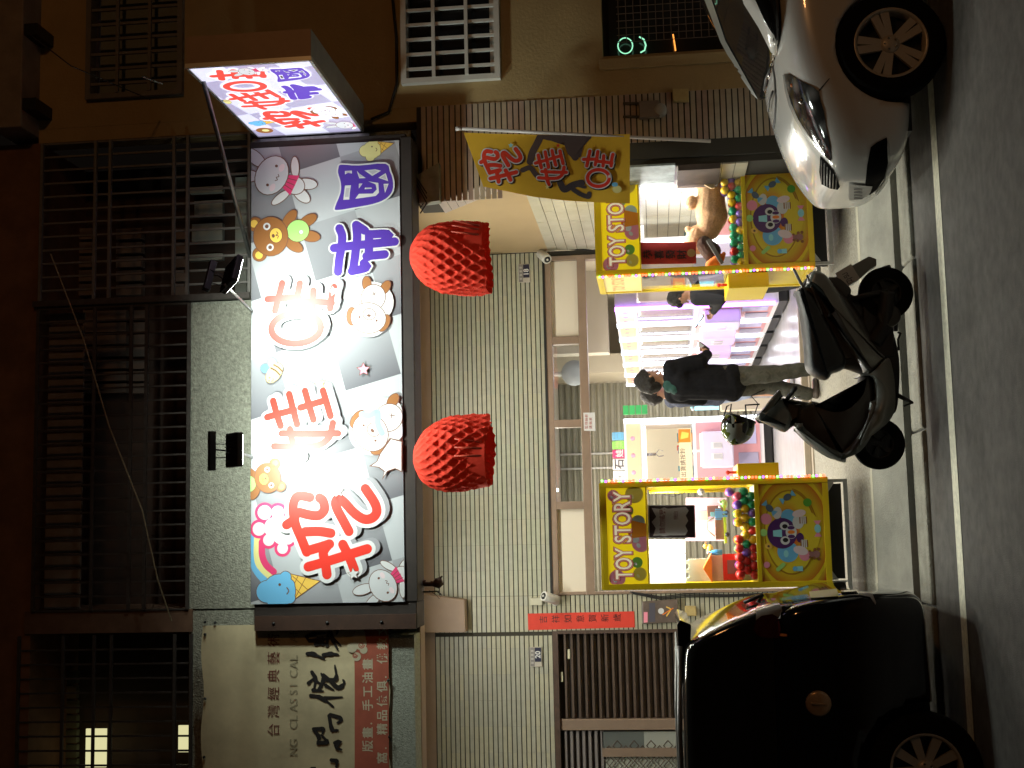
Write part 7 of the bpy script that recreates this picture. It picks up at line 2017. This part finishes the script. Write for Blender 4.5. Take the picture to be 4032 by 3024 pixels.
b = MB(); b.tube([at(2965, 1650, YSC - .2), at(2985, 1590, YSC - .16), at(2958, 1560, YSC - .14), at(2985, 1545, YSC - .1), at(3010, 1535, YSC - .08)], .004, 6); b.tube([at(2940, 1660, YSC - .2), at(2935, 1595, YSC - .18), at(2990, 1592, YSC - .14)], .006, 6); b.tube([at(2850, 1640, YSC - .2), at(2862, 1600, YSC - .2), at(2880, 1590, YSC - .2), at(2875, 1625, YSC - .2)], .005, 6); b.build('strap', M_rubber, hel)

# ================================================================== cars
from mathutils.bvhtree import BVHTree
def loft_car(name, st, mat, parent, yc, sub=1, boxy=False):
    """st: list of (X, hw, zb, zm, zs, zt): half width, sill, waist, shoulder and top height at that station"""
    rings = []
    for (X, hw, zb, zm, zs_, ztp) in st:
        half = [(.0, zb), (.62, zb), (.90, zb + .02), (.975, zb + (zm - zb) * .35), (1.0, zm), (.985, (zm + zs_) / 2), (.94, zs_), (.80, zs_ + (ztp - zs_) * .55), (.5, zs_ + (ztp - zs_) * .9), (0, ztp)] if not boxy else [(.0, zb), (.7, zb), (.95, zb + .015), (.985, zb + .06), (1.0, zm), (.995, (zm + zs_) / 2), (.975, zs_), (.93, zs_ + (ztp - zs_) * .75), (.7, zs_ + (ztp - zs_) * .96), (0, ztp)]
        ring = [Vector((X, yc - hw * w_, z)) for w_, z in half] + [Vector((X, yc + hw * w_, z)) for w_, z in reversed(half[1:-1])]
        rings.append(ring)
    N = len(rings[0]); vs = [p for r_ in rings for p in r_]; fs = []
    for j in range(len(rings) - 1):
        for i in range(N): fs.append((j * N + i, j * N + (i + 1) % N, (j + 1) * N + (i + 1) % N, (j + 1) * N + i))
    fs.append(tuple(range(N))); fs.append(tuple(reversed(range((len(rings) - 1) * N, len(rings) * N))))
    b = MB(); b.add(vs, fs, mat, True); o = b.build(name, mat, parent)
    if sub:
        m = o.modifiers.new('sub', 'SUBSURF'); m.levels = sub + 1; m.render_levels = sub + 1
    return o
def cut_arches(o, arches, parent):
    for (c, r_, y0, y1) in arches:
        b = MB(); b.lathe([(r_, 0), (r_, 1)], Matrix.Translation((c[0], y0, c[1])) @ Matrix.Rotation(R(-90), 4, 'X') @ Matrix.Diagonal((1, 1, y1 - y0, 1)), 40, M_black)
        cu = b.build('cutter', M_black, None)
        cu.location -= ORG[parent.name] * 0
        md = o.modifiers.new('b', 'BOOLEAN'); md.object = cu; md.operation = 'DIFFERENCE'; md.solver = 'EXACT'
        bpy.context.view_layer.update()
        mod_apply(o)
        bpy.data.objects.remove(cu)
    o.data.polygons.foreach_set('use_smooth', [True] * len(o.data.polygons))
def bvh_of(objs):
    vs, fs = [], []
    bpy.context.view_layer.update()
    for o in objs:
        off = len(vs); vs += [o.matrix_world @ v.co for v in o.data.vertices]; fs += [[off + k for k in p.vertices] for p in o.data.polygons]
    return BVHTree.FromPolygons(vs, fs)
def patch(name, pts, conv, bv, mat, parent, lift=.004, cuts=3, th=.0, smooth=True):
    """a lamp, grille or glass laid on the body's surface: outline seen from the street side, fitted to the body's shape"""
    bm = bmesh.new(); P = [conv(*p) for p in pts]
    vs = [bm.verts.new((p[0], p[1], 0)) for p in P]
    bm.faces.new(vs); bmesh.ops.triangulate(bm, faces=bm.faces)
    for _ in range(cuts): bmesh.ops.subdivide_edges(bm, edges=bm.edges, cuts=1, use_grid_fill=False); bmesh.ops.triangulate(bm, faces=bm.faces)
    out = []
    last = None
    for v in bm.verts:
        d = ray(v.co.x, v.co.y).normalized(); h = bv.ray_cast(CAM, d)
        out.append((h[0] + h[1] * (lift if h[1].dot(d) < 0 else -lift)) if h[0] else None)
    good = [p for p in out if p is not None]
    if not good: bm.free(); return None
    for i, p in enumerate(out):
        if p is None:
            # off the silhouette: take the nearest fitted point
            c2 = Vector(bm.verts[i].co) if False else None
            out[i] = None
    b = MB(); idx = {}; 
    for i, p in enumerate(out):
        if p is not None: idx[i] = len(b.v); b.v.append(p)
    bm.verts.index_update()
    mi = b.mi(mat)
    for f in bm.faces:
        k = [v.index for v in f.verts]
        if all(q in idx for q in k): b.f.append([idx[q] for q in k]); b.m.append(mi); b.smooth.append(smooth)
    bm.free()
    o = b.build(name, mat, parent, fix=False)
    return o
# ---- white car, right
YN = 7.80; HWc = .83; YC = YN + HWc
wc = at(3481, 164, YN)
CX = wc.x; NX = at(3330, 775, YC).x
white = thing('parked_car', (CX + .8, YC, 0), 'white car parked at the kerb on the right, its nose towards the shop door', 'car')
M_wpaint = pm('white_car_paint', (0.64, 0.63, 0.60), 0.25, coat=.9)
def zt_(x, y, Y=None): return at(x, y, Y or YC).z
st = [(NX, .34, .46, .56, .62, .65), (NX + .03, .48, .34, .54, .66, .70), (NX + .10, .62, .24, .52, .68, .76), (NX + .22, .72, .20, .52, .71, .84), (NX + .40, .785, .19, .55, .78, .915), (NX + .62, .815, .19, .60, .85, .975),
      (NX + .88, .825, .19, .62, .91, 1.03), (NX + 1.15, .83, .19, .62, .93, 1.05), (NX + 1.6, .83, .19, .62, .94, 1.05), (NX + 2.6, .83, .19, .62, .96, 1.06), (NX + 3.6, .82, .19, .62, .98, 1.07), (NX + 4.15, .74, .30, .6, .95, 1.02), (NX + 4.25, .6, .4, .6, .9, .95)]
body = loft_car('body', st, M_wpaint, white, YC)
bpy.context.view_layer.update(); mod_apply(body)
cut_arches(body, [((CX, .315), .365, YN - .2, YN + .26), ((CX + 2.6, .315), .365, YN - .2, YN + .26)], white)
# greenhouse
xb = NX + .82
gst = [(xb, .70, .98, 1.0, 1.005, 1.01), (xb + .35, .72, .97, 1.05, 1.17, 1.22), (xb + .75, .70, .97, 1.12, 1.37, 1.44), (xb + 1.05, .68, .97, 1.16, 1.46, 1.53), (xb + 1.8, .67, .97, 1.16, 1.49, 1.56), (xb + 2.7, .66, .97, 1.16, 1.45, 1.52), (xb + 3.2, .62, .97, 1.1, 1.25, 1.3), (xb + 3.35, .58, .97, 1.0, 1.02, 1.03)]
M_cglass = pm('car_glass_dark', (0.012, 0.012, 0.012), 0.06, spec=.7)
gh = loft_car('cabin_glass', gst, M_cglass, white, YC); bpy.context.view_layer.update(); mod_apply(gh)
def pillar(pts, r_, nm, mat):
    b = MB(); b.tube(pts, r_, 8); return b.build(nm, mat, white)
bvg = bvh_of([gh, body]); bvb = bvh_of([body])
def zc3(x, y): return (2700 + x / 2.074, y / 2.074)
patch('roof_pillar', [(425, -160), (500, -160), (640, 150), (745, 330), (740, 470), (700, 420), (600, 220), (480, 30)], zc3, bvg, M_wpaint, white, .006)
patch('roof_pillar', [(100, -160), (165, -160), (330, 330), (530, 690), (705, 1010), (695, 1030), (500, 740), (290, 340)], zc3, bvg, pm('pillar_trim_silver', (.38, .39, .37), .3, .4), white, .006)
M_hl = bpy.data.materials.new('headlamp_lens'); M_hl.use_nodes = True; nt = M_hl.node_tree; bs = nt.nodes['Principled BSDF']; bs.inputs['Roughness'].default_value = .08; bs.inputs['Metallic'].default_value = .6
tc_ = nt.nodes.new('ShaderNodeNewGeometry'); vn = nt.nodes.new('ShaderNodeTexVoronoi'); vn.inputs['Scale'].default_value = 9; rp = nt.nodes.new('ShaderNodeValToRGB'); rp.color_ramp.elements[0].color = (.45, .45, .44, 1); rp.color_ramp.elements[1].color = (.06, .06, .06, 1); rp.color_ramp.elements[1].position = .55
nt.links.new(tc_.outputs['Position'], vn.inputs[0]); nt.links.new(vn.outputs['Distance'], rp.inputs[0]); nt.links.new(rp.outputs[0], bs.inputs['Base Color'])
hl = patch('headlight', [(812, 605), (850, 600), (930, 650), (1040, 705), (1090, 745), (1105, 830), (1130, 900), (1150, 1040), (1180, 1180), (1195, 1318), (1150, 1280), (1080, 1190), (1000, 1090), (930, 980), (870, 850), (835, 730)], zc3, bvb, M_hl, white, .006)
if hl:
    patch('headlight_rim', [(812, 605), (835, 730), (870, 850), (930, 980), (1000, 1090), (1080, 1190), (1150, 1280), (1170, 1300), (1060, 1200), (980, 1100), (905, 985), (850, 860), (818, 740), (800, 610)], zc3, bvb, pm('lamp_rim_silver', (.5, .5, .48), .25, .5), hl, .008)
    def bulb(x, y, rr, mat, nm):
        h = bvb.ray_cast(CAM, ray(*zc3(x, y)).normalized())
        if h[0]:
            b = MB(); b.sphere(h[0] + h[1] * .002, rr, mat, 14, 10, (1, 1, 1)); b.build(nm, mat, hl)
    bulb(950, 825, .020, M_chr, 'bulb'); bulb(872, 695, .013, pm('amber_reflector', (.7, .2, .04), .3), 'indicator'); bulb(1100, 1145, .013, M_chr, 'bulb'); bulb(1130, 1195, .010, M_chr, 'bulb')
patch('grille', [(1103, 1270), (1150, 1320), (1210, 1390), (1260, 1520), (1240, 1545), (1180, 1535), (1110, 1500), (1095, 1400)], zc3, bvb, M_void, white, .005)
for k in range(6):
    patch('grille_slat', [(1112 + k * 24, 1300 + k * 28), (1118 + k * 24, 1300 + k * 28), (1118 + k * 22, 1500 + k * 8), (1112 + k * 22, 1500 + k * 8)], zc3, bvb, pm('grille_grey', (.035, .035, .035), .3), white, .009, 2)
patch('lower_intake', [(1640, 1120), (1650, 1180), (1650, 1330), (1620, 1450), (1560, 1540), (1500, 1590), (1465, 1500), (1480, 1350), (1510, 1200), (1560, 1160)], zc3, bvb, M_void, white, .005)
patch('intake_trim', [(1645, 1118), (1662, 1180), (1670, 1350), (1642, 1480), (1562, 1602), (1548, 1590), (1625, 1468), (1650, 1340), (1643, 1200)], zc3, bvb, pm('bumper_lip_silver', (.6, .6, .58), .2, .3), white, .008)
plw = patch('number_plate', [(1335, 1490), (1400, 1500), (1520, 1512), (1505, 1560), (1470, 1600), (1380, 1625), (1330, 1625)], zc3, bvb, pm('plate_grey_white', (.33, .33, .32), .4), white, .010)
if plw:
    for k in range(4): patch('plate_character', [(1372 + 0, 1525 + k * 25), (1440, 1528 + k * 25), (1440, 1540 + k * 25), (1372, 1537 + k * 25)], zc3, bvb, K_dgrey, plw, .013, 1)
b = MB()
for (p, q) in (((720, 540), (665, 730)), ((735, 740), (700, 900))):
    h1 = bvg.ray_cast(CAM, ray(*zc3(*p)).normalized()); h2 = bvg.ray_cast(CAM, ray(*zc3(*q)).normalized())
    if h1[0] and h2[0]: b.tube([h1[0] + h1[1] * .02, (h1[0] + h2[0]) / 2 + Vector((0, 0, .03)), h2[0] + h2[1] * .02], .008, 6)
if b.v: b.build('wipers', M_black, white)
bv2 = bvb
patch('bonnet_gap', [(700, 440), (735, 640), (745, 800), (735, 1000), (715, 1090), (700, 1080), (725, 960), (732, 800), (722, 640), (690, 450)], zc3, bvb, M_black, white, .003)
patch('bumper_gap', [(1085, 738), (1170, 640), (1178, 642), (1092, 745)], zc3, bvb, M_black, white, .002, 2)
M_alloy = pm('alloy_rim', (.55, .50, .42), .35, .25)
wheel(white, Vector((CX, YN + .10, .338)), .335, .20, .228, 0, 5, M_alloy, spoke_w=.045, double=True)
wheel(white, Vector((CX + 2.6, YN + .10, .325)), .322, .20, .225, 0, 5, M_alloy, spoke_w=.045, double=True)
wheel(white, Vector((CX, YC + HWc - .12, .41)), .322, .18, .225, 0, 5, M_alloy, double=True)
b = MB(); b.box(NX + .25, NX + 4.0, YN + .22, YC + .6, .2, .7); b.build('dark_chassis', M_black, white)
# ---- black car, left
YN2 = 8.02; HW2 = .84; YC2 = YN2 + HW2
wb = at(3614, 3035, YN2)
black = thing('parked_car', (wb.x - .6, YC2, 0), 'black high-backed car parked at the kerb on the left, its tail towards the shop door', 'car')
M_bpaint = pm('black_car_paint', (0.004, 0.004, 0.005), 0.10, coat=1.0, spec=.5)
def zk(x, y): return (2600 + x / 1.7015, 2200 + y / 1.7015)
def bxz(x, y): p = at(*zk(x, y), YC2 - .2); return p.x, p.z
xe = bxz(1300, 195)[0]
zr = bxz(150, 700)[1]
st2 = [(xe + .01, .60, .40, .52, .68, .74), (xe - .005, .74, .33, .52, .72, .80), (xe - .035, .79, .29, .55, .80, .92), (xe - .07, .81, .27, .56, .95, 1.12), (xe - .12, .825, .26, .58, 1.04, 1.22), (xe - .22, .83, .26, .60, 1.06, 1.26), (xe - .35, .835, .26, .60, 1.06, 1.27), (xe - .6, .84, .25, .62, 1.04, 1.26), (xe - 1.3, .845, .24, .62, 1.04, 1.26), (xe - 3.2, .845, .24, .62, 1.02, 1.2), (xe - 4.0, .78, .24, .6, .8, .9), (xe - 4.3, .6, .35, .5, .6, .65)]
body2 = loft_car('body', st2, M_bpaint, black, YC2, boxy=True); bpy.context.view_layer.update(); mod_apply(body2)
gx_, gz_ = bxz(640, 290); sx_, sz_ = bxz(215, 500)
gst2 = [(xe - .06, .72, 1.0, 1.04, 1.08, 1.10), (gx_ + .0, .74, 1.0, 1.1, gz_ - .06, gz_), ((gx_ + sx_) / 2 + .01, .75, 1.0, 1.2, (gz_ + sz_) / 2 - .05, (gz_ + sz_) / 2), (sx_ + .01, .75, 1.0, 1.25, sz_ - .05, sz_), (sx_ - .03, .75, 1.0, 1.25, zr - .07, zr - .02), (sx_ - .08, .75, 1.0, 1.25, zr - .04, zr + .015), (sx_ - .9, .72, 1.0, 1.25, zr - .03, zr + .035), (sx_ - 2.2, .72, 1.0, 1.25, zr - .05, zr + .02), (sx_ - 2.9, .66, 1.0, 1.1, 1.15, 1.18)]
gh2 = loft_car('cabin_glass', gst2, M_cglass, black, YC2, boxy=True); bpy.context.view_layer.update(); mod_apply(gh2)
cut_arches(body2, [((wb.x, .33), .40, YN2 - .2, YN2 + .28)], black)
bva = bvh_of([body2, gh2])
b = MB(); px0 = bxz(105, 395); b.prism([(sx_ - .30, YC2 - .55, zr - .03), (px0[0] - .02, YC2 - .55, px0[1] - .09), (px0[0] + .01, YC2 - .55, px0[1] - .02), (px0[0] - .02, YC2 - .55, px0[1]), (sx_ - .28, YC2 - .55, zr + .03)], (0, 1.1, 0)); b.build('spoiler', M_bpaint, black, .006)
b = MB(); b.tube([(sx_ - .05, YC2 - .56, zr + .02), (sx_ - .6, YC2 - .57, zr + .04), (sx_ - 1.9, YC2 - .56, zr + .03)], .016, 8); b.build('roof_rail', pm('rail_grey', (.22, .22, .21), .35, .5), black); b = MB(); b.tube([(sx_ - .05, YC2 + .56, zr + .02), (sx_ - .6, YC2 + .57, zr + .04), (sx_ - 1.9, YC2 + .56, zr + .03)], .016, 8); b.build('roof_rail', pm('rail_grey', (.22, .22, .21), .35, .5), black)
M_tail = pm('tail_light_red', (.06, .002, .003), .15, coat=1); M_clear = pm('tail_clear_lens', (.30, .28, .26), .1, coat=1, spec=.8)
patch('tail_light', [(640, 420), (680, 385), (750, 372), (800, 400), (812, 470), (800, 530), (740, 535), (660, 520), (622, 480)], zk, bva, M_tail, black, .01)
patch('tail_light_lens', [(650, 330), (700, 280), (780, 275), (815, 340), (815, 405), (750, 372), (680, 385), (640, 415)], zk, bva, M_clear, black, .012)
patch('bumper_trim', [(1330, 225), (1420, 240), (1445, 300), (1440, 310), (1405, 262), (1335, 250)], zk, bva, M_clear, black, .008)
M_glint = pm('rear_chrome', (.7, .68, .62), .12, .9)  # bright patches painting the glints along the tail
patch('rear_plate', [(1000, 232), (1185, 212), (1195, 262), (1010, 275)], zk, bva, pm('plate_dull_yellow', (.40, .36, .16), .4), black, .012, 3)  # yellowish glint painted at the plate
patch('rear_trim', [(815, 270), (990, 250), (998, 268), (820, 292)], zk, bva, M_glint, black, .012, 3)
patch('rear_trim', [(1205, 205), (1310, 205), (1330, 228), (1215, 235)], zk, bva, M_glint, black, .012, 3)
patch('rear_trim', [(560, 400), (640, 372), (642, 380), (566, 412)], zk, bva, M_glint, black, .010, 3)
patch('bumper_reflector', [(800, 500), (850, 505), (850, 520), (800, 518)], zk, bva, pm('amber_reflector', (.7, .2, .04), .3), black, .008, 2)
h = bva.ray_cast(CAM, ray(*zk(1060, 970)).normalized())
if h[0]:
    M_cap = pm('fuel_cap_chrome', (.60, .42, .26), .25, .35)  # orange reflection put into the chrome cap's colour
    b = MB(); n_ = h[1] if h[1].y < 0 else -h[1]; q_ = n_.to_track_quat('Z', 'Y').to_matrix().to_4x4(); b.lathe([(.0001, .016), (.064, .016), (.072, .010), (.077, .004), (.077, -.01)], Matrix.Translation(h[0]) @ q_, 32, M_cap, cap=False); fc = b.build('fuel_cap', M_cap, black)
    b = MB(); b.obox(h[0] + n_ * .022, .012, .012, .09, Matrix.Rotation(R(6), 3, 'Y'), M_cap); b.build('fuel_cap_grip', M_cap, fc, .003)
b = MB()
for (p, q) in (((560, 300), (580, 360)), ((690, 240), (580, 295))):
    pass
c0, c1, c2 = at(*zk(560, 295), YC2 - .1), at(*zk(690, 240), YC2 - .1), at(*zk(640, 310), YC2 - .1)
b.tube([c0, c1], .012, 8); b.tube([c1, c2], .010, 8); b.build('rear_wiper', M_black, black)
wheel(black, Vector((wb.x, YN2 + .10, .335)), .335, .21, .218, 0, 9, M_alloy, spoke_w=.05)
wheel(black, Vector((wb.x - 2.5, YN2 + .10, .335)), .335, .21, .218, 0, 9, M_alloy, spoke_w=.05)
wheel(black, Vector((wb.x, YC2 + HW2 - .12, .40)), .335, .2, .218, 0, 9, M_alloy)
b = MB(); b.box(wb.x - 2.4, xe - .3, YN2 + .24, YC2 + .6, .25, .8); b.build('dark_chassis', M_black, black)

# ================================================================== number 20: folding shutters, door and wall fittings
zs20 = at(2182, 2700, YB).z
shx0, shx1 = XL, ex_(2500, 2492, YB)
fs_ = thing('folding_shutter', ((shx0 + shx1) / 2, YB, 0.3), 'dark brown ribbed roll shutter of number 20, behind the black car', 'shutter')
M_fsh = pm('brown_ribbed_steel', (0.13, 0.095, 0.075), .42, .35, var=(6, .2)); M_fdk = pm('shutter_groove', (.03, .022, .018), .6)
xm0, xm1 = ex_(2500, 2868, YB), ex_(2500, 2832, YB)
b = MB(); b.box(shx0, shx1 + .02, YB + .10, YB + .15, .25, zs20); b.build('backing', M_fdk, fs_)
b = MB(); b.box(shx0, shx1 + .03, YB - .01, YB + .1, zs20 - .05, zs20 + .004); b.box(shx1 - .0, shx1 + .035, YB - .012, YB + .1, .25, zs20 - .051); b.build('surround', M_brown, fs_)
z = zs20 - .1; k = 0
slat_me = None
while z > .3:
    h_ = .052
    b = MB(); x0_, x1_ = xm1 + .005, shx1 - .002
    b.prism([(x0_, YB + .09, z), (x0_, YB + .05, z - .008), (x0_, YB + .05, z - .026), (x0_, YB + .085, z - .034), (x0_, YB + .085, z - h_)], (x1_ - x0_, 0, 0)); b.build('shutter_slat', M_fsh, fs_)
    z -= h_ + .018; k += 1
b = MB(); b.box(xm0 - .02, xm1, YB + .02, YB + .10, .25, zs20 - .051); b.build('mullion', M_frame, fs_, .006)
xk0 = ex_(2350, 3045, YB)
zk_ = at(2365, 2950, YB).z
z = zs20 - .08
while z > zk_:
    b = MB(); x0_, x1_ = shx0, xm0 - .03
    b.prism([(x0_, YB + .09, z), (x0_, YB + .05, z - .008), (x0_, YB + .05, z - .03), (x0_, YB + .09, z - .038)], (x1_ - x0_, 0, 0)); b.build('shutter_slat', pm('pale_ribbed_steel', (.34, .31, .30), .35, .4), fs_)
    z -= .062
for (v0, v1, m, yy) in ((2375, 2535, pm('grey_door_panel', (.11, .125, .12), .35), 2920), (2537, 2665, pm('pale_door_panel', (.30, .32, .29), .4), 2920)):
    pass
b = MB(); a, c = at(2372, 2945, YB + .06), at(2535, 2880, YB + .06); b.box(a.x, c.x, YB + .05, YB + .09, c.z, a.z); b.build('door_panel', pm('grey_door_panel', (.11, .125, .12), .35), fs_)
b = MB(); a, c = at(2537, 2945, YB + .06), at(2665, 2880, YB + .06); b.box(a.x, c.x, YB + .05, YB + .09, c.z, a.z); b.build('door_panel', pm('pale_door_panel', (.30, .32, .29), .4), fs_)
b = MB(); a, c = at(2372, 2980, YB + .03), at(2800, 2945, YB + .03); b.box(a.x - .0, c.x, YB + .03, YB + .1, .3, a.z); b.build('door_rail', M_frame, fs_)
gd = MB(); a, c = at(2385, 3060, YB), at(2668, 2982, YB)
gd.box(a.x, c.x, YB + .07, YB + .09, .4, a.z); gd.build('pale_grille_back', pm('lit_pale_glass', (.38, .40, .34), .3), fs_)  # pale pane behind the scroll grille
gd = MB()
for i in range(9):
    for j in range(3):
        x = a.x + (j + .5 * (i % 2)) * .1; z = a.z - .04 - i * .085
        gd.tube([(x, YB + .05, z), (x + .05, YB + .05, z + .045), (x + .1, YB + .05, z), (x + .05, YB + .05, z - .045)], .006, 5, closed=True)
gd.build('scroll_grille', M_brown, fs_)
b = MB()
for (x, y) in ((2240, 2575), (2212, 2665)):
    p = at(x, y, YB + .04); b.box(p.x - .05, p.x + .05, YB + .03, YB + .048, p.z - .012, p.z + .012)
b.build('white_pull', pm('cream_plastic', (.6, .58, .42), .4), fs_, .004)
# meter on the brown pier
wm = thing('water_meter', at(2600, 430, YF - .05), 'round-glassed meter with two pipes on the brown tiled pier', 'meter')
def z0_(x, y): return (2200 + x / 2.37, y / 2.37)
b = MB(); c = at(*z0_(950, 1030), YF - .05); b.lathe([(.001, .05), (.04, .05), (.05, .04), (.052, -.04)], Matrix.Translation(c) @ Matrix.Rotation(R(90), 4, 'X'), 22, cap=False); b.build('meter_dial', pm('meter_glass_grey', (.33, .32, .30), .25), wm)
b = MB(); a, cc_ = at(*z0_(750, 1110), YF - .05), at(*z0_(940, 945), YF - .05); b.box(a.x, cc_.x, YF - .09, YF - .015, cc_.z, a.z); b.build('meter_body', pm('meter_case', (.17, .13, .10), .5), wm, .01)
b = MB()
for y in (965, 1090): b.tube([at(*z0_(600, y), YF - .03), at(*z0_(760, y), YF - .03)], .011, 8)
b.build('pipe', M_iron, wm)
# old notices and bluish board on the arcade side wall, right of the machine
bd = thing('weathered_board', Vector((XSW - .02, YF + .9, 1.3)), 'weathered pale blue board with peeling paper on the side wall behind the flag', 'board')
b = MB(); a, c = atX(2480, 740, XSW), atX(2665, 640, XSW); b.box(XSW - .02, XSW - .002, min(a.y, c.y), max(a.y, c.y), atX(2655, 700, XSW).z, atX(2470, 700, XSW).z); b.build('board_sheet', pm('weathered_blue', (.33, .38, .38), .6, var=(9, .45)), bd)
b = MB(); a, c = atX(2670, 720, XSW), atX(2830, 640, XSW); b.box(XSW - .05, XSW - .002, min(a.y, c.y), max(a.y, c.y), atX(2830, 680, XSW).z, atX(2668, 680, XSW).z); b.build('dark_recess_box', pm('dark_box_brown', (.07, .05, .04), .6, var=(9, .3)), bd)
# pipes and cables on the wall
cb_ = MB(); cb_.tube([at(1625, 905, YB - .03), at(1800, 1000, YB - .03), at(1900, 990, YB - .03), at(2060, 985, YB - .03), at(2130, 982, YB - .03), at(2180, 978, YB - .03), at(2330, 985, YB - .03)], .008, 6)
cb_.tube([at(1640, 915, YB - .03), at(1830, 1005, YB - .05), at(2000, 990, YB - .05), at(2120, 985, YB - .05)], .006, 6)
tag(cb_.build('wall_cable', M_rubber), 'black cables running along the corner beside number plate 18', 'cable')
cb_ = MB(); cb_.tube([at(1460, 470, YF - .02), at(1530, 440, YF - .02), at(1562, 330, YF - .02), at(1560, 150, YF - .02), at(1540, -60, YF - .02)], .012, 6)
tag(cb_.build('sagging_cable', M_rubber), 'thick black cable looping from the projecting sign round the upper white-barred window', 'cable')
cb_ = MB()
for k in range(3): cb_.tube([at(1440 + k * 8, 530, YF - .15), at(1490 + k * 12, 600 + k * 8, YF - .2), at(1590, 620 + k * 10, YF - .15), at(1640, 700 + k * 12, YF - .12), at(1680, 760 + k * 20, YF - .1), at(1655, 800 + k * 20, YF - .05)], .006, 5)
tag(cb_.build('tangled_cable', M_rubber), 'tangle of black cables behind the right end of the signboard', 'cable')
cb_ = MB()
for k in range(3): cb_.tube([at(2480 + k * 6, 2330 + k * 4, YB - .02), at(2600, 2350 + k * 5, YB - .03), at(2700, 2338 + k * 6, YB - .03), at(2860, 2342 + k * 4, YB - .03), at(3100, 2332 + k * 5, YB - .03)], .006, 5)
tag(cb_.build('cable_bundle', M_rubber), 'bundle of dark cables on the tiles left of the left yellow machine', 'cable')
cb_ = MB(); cb_.tube([at(200, 1000, YF - .25), at(330, 1340, YF - .25), at(430, 1680, YF - .25), at(560, 2010, YF - .25), at(620, 2280, YF - .25), at(675, 2445, YF - .15)], .006, 5)
tag(cb_.build('overhead_wire', pm('pale_wire', (.25, .2, .12), .5)), 'thin pale wire slanting across the dark balcony cage', 'wire')
cb_ = MB(); cb_.tube([at(110, 130, 8.5), at(280, 260, 8.7), at(590, 392, YF - .3)], .005, 5)
tag(cb_.build('overhead_wire', M_rubber), 'thin dark wire slanting over the upper window at the right', 'wire')
print('counts', len(sc.objects), sum(len(o.data.polygons) for o in sc.objects if o.type == 'MESH'))
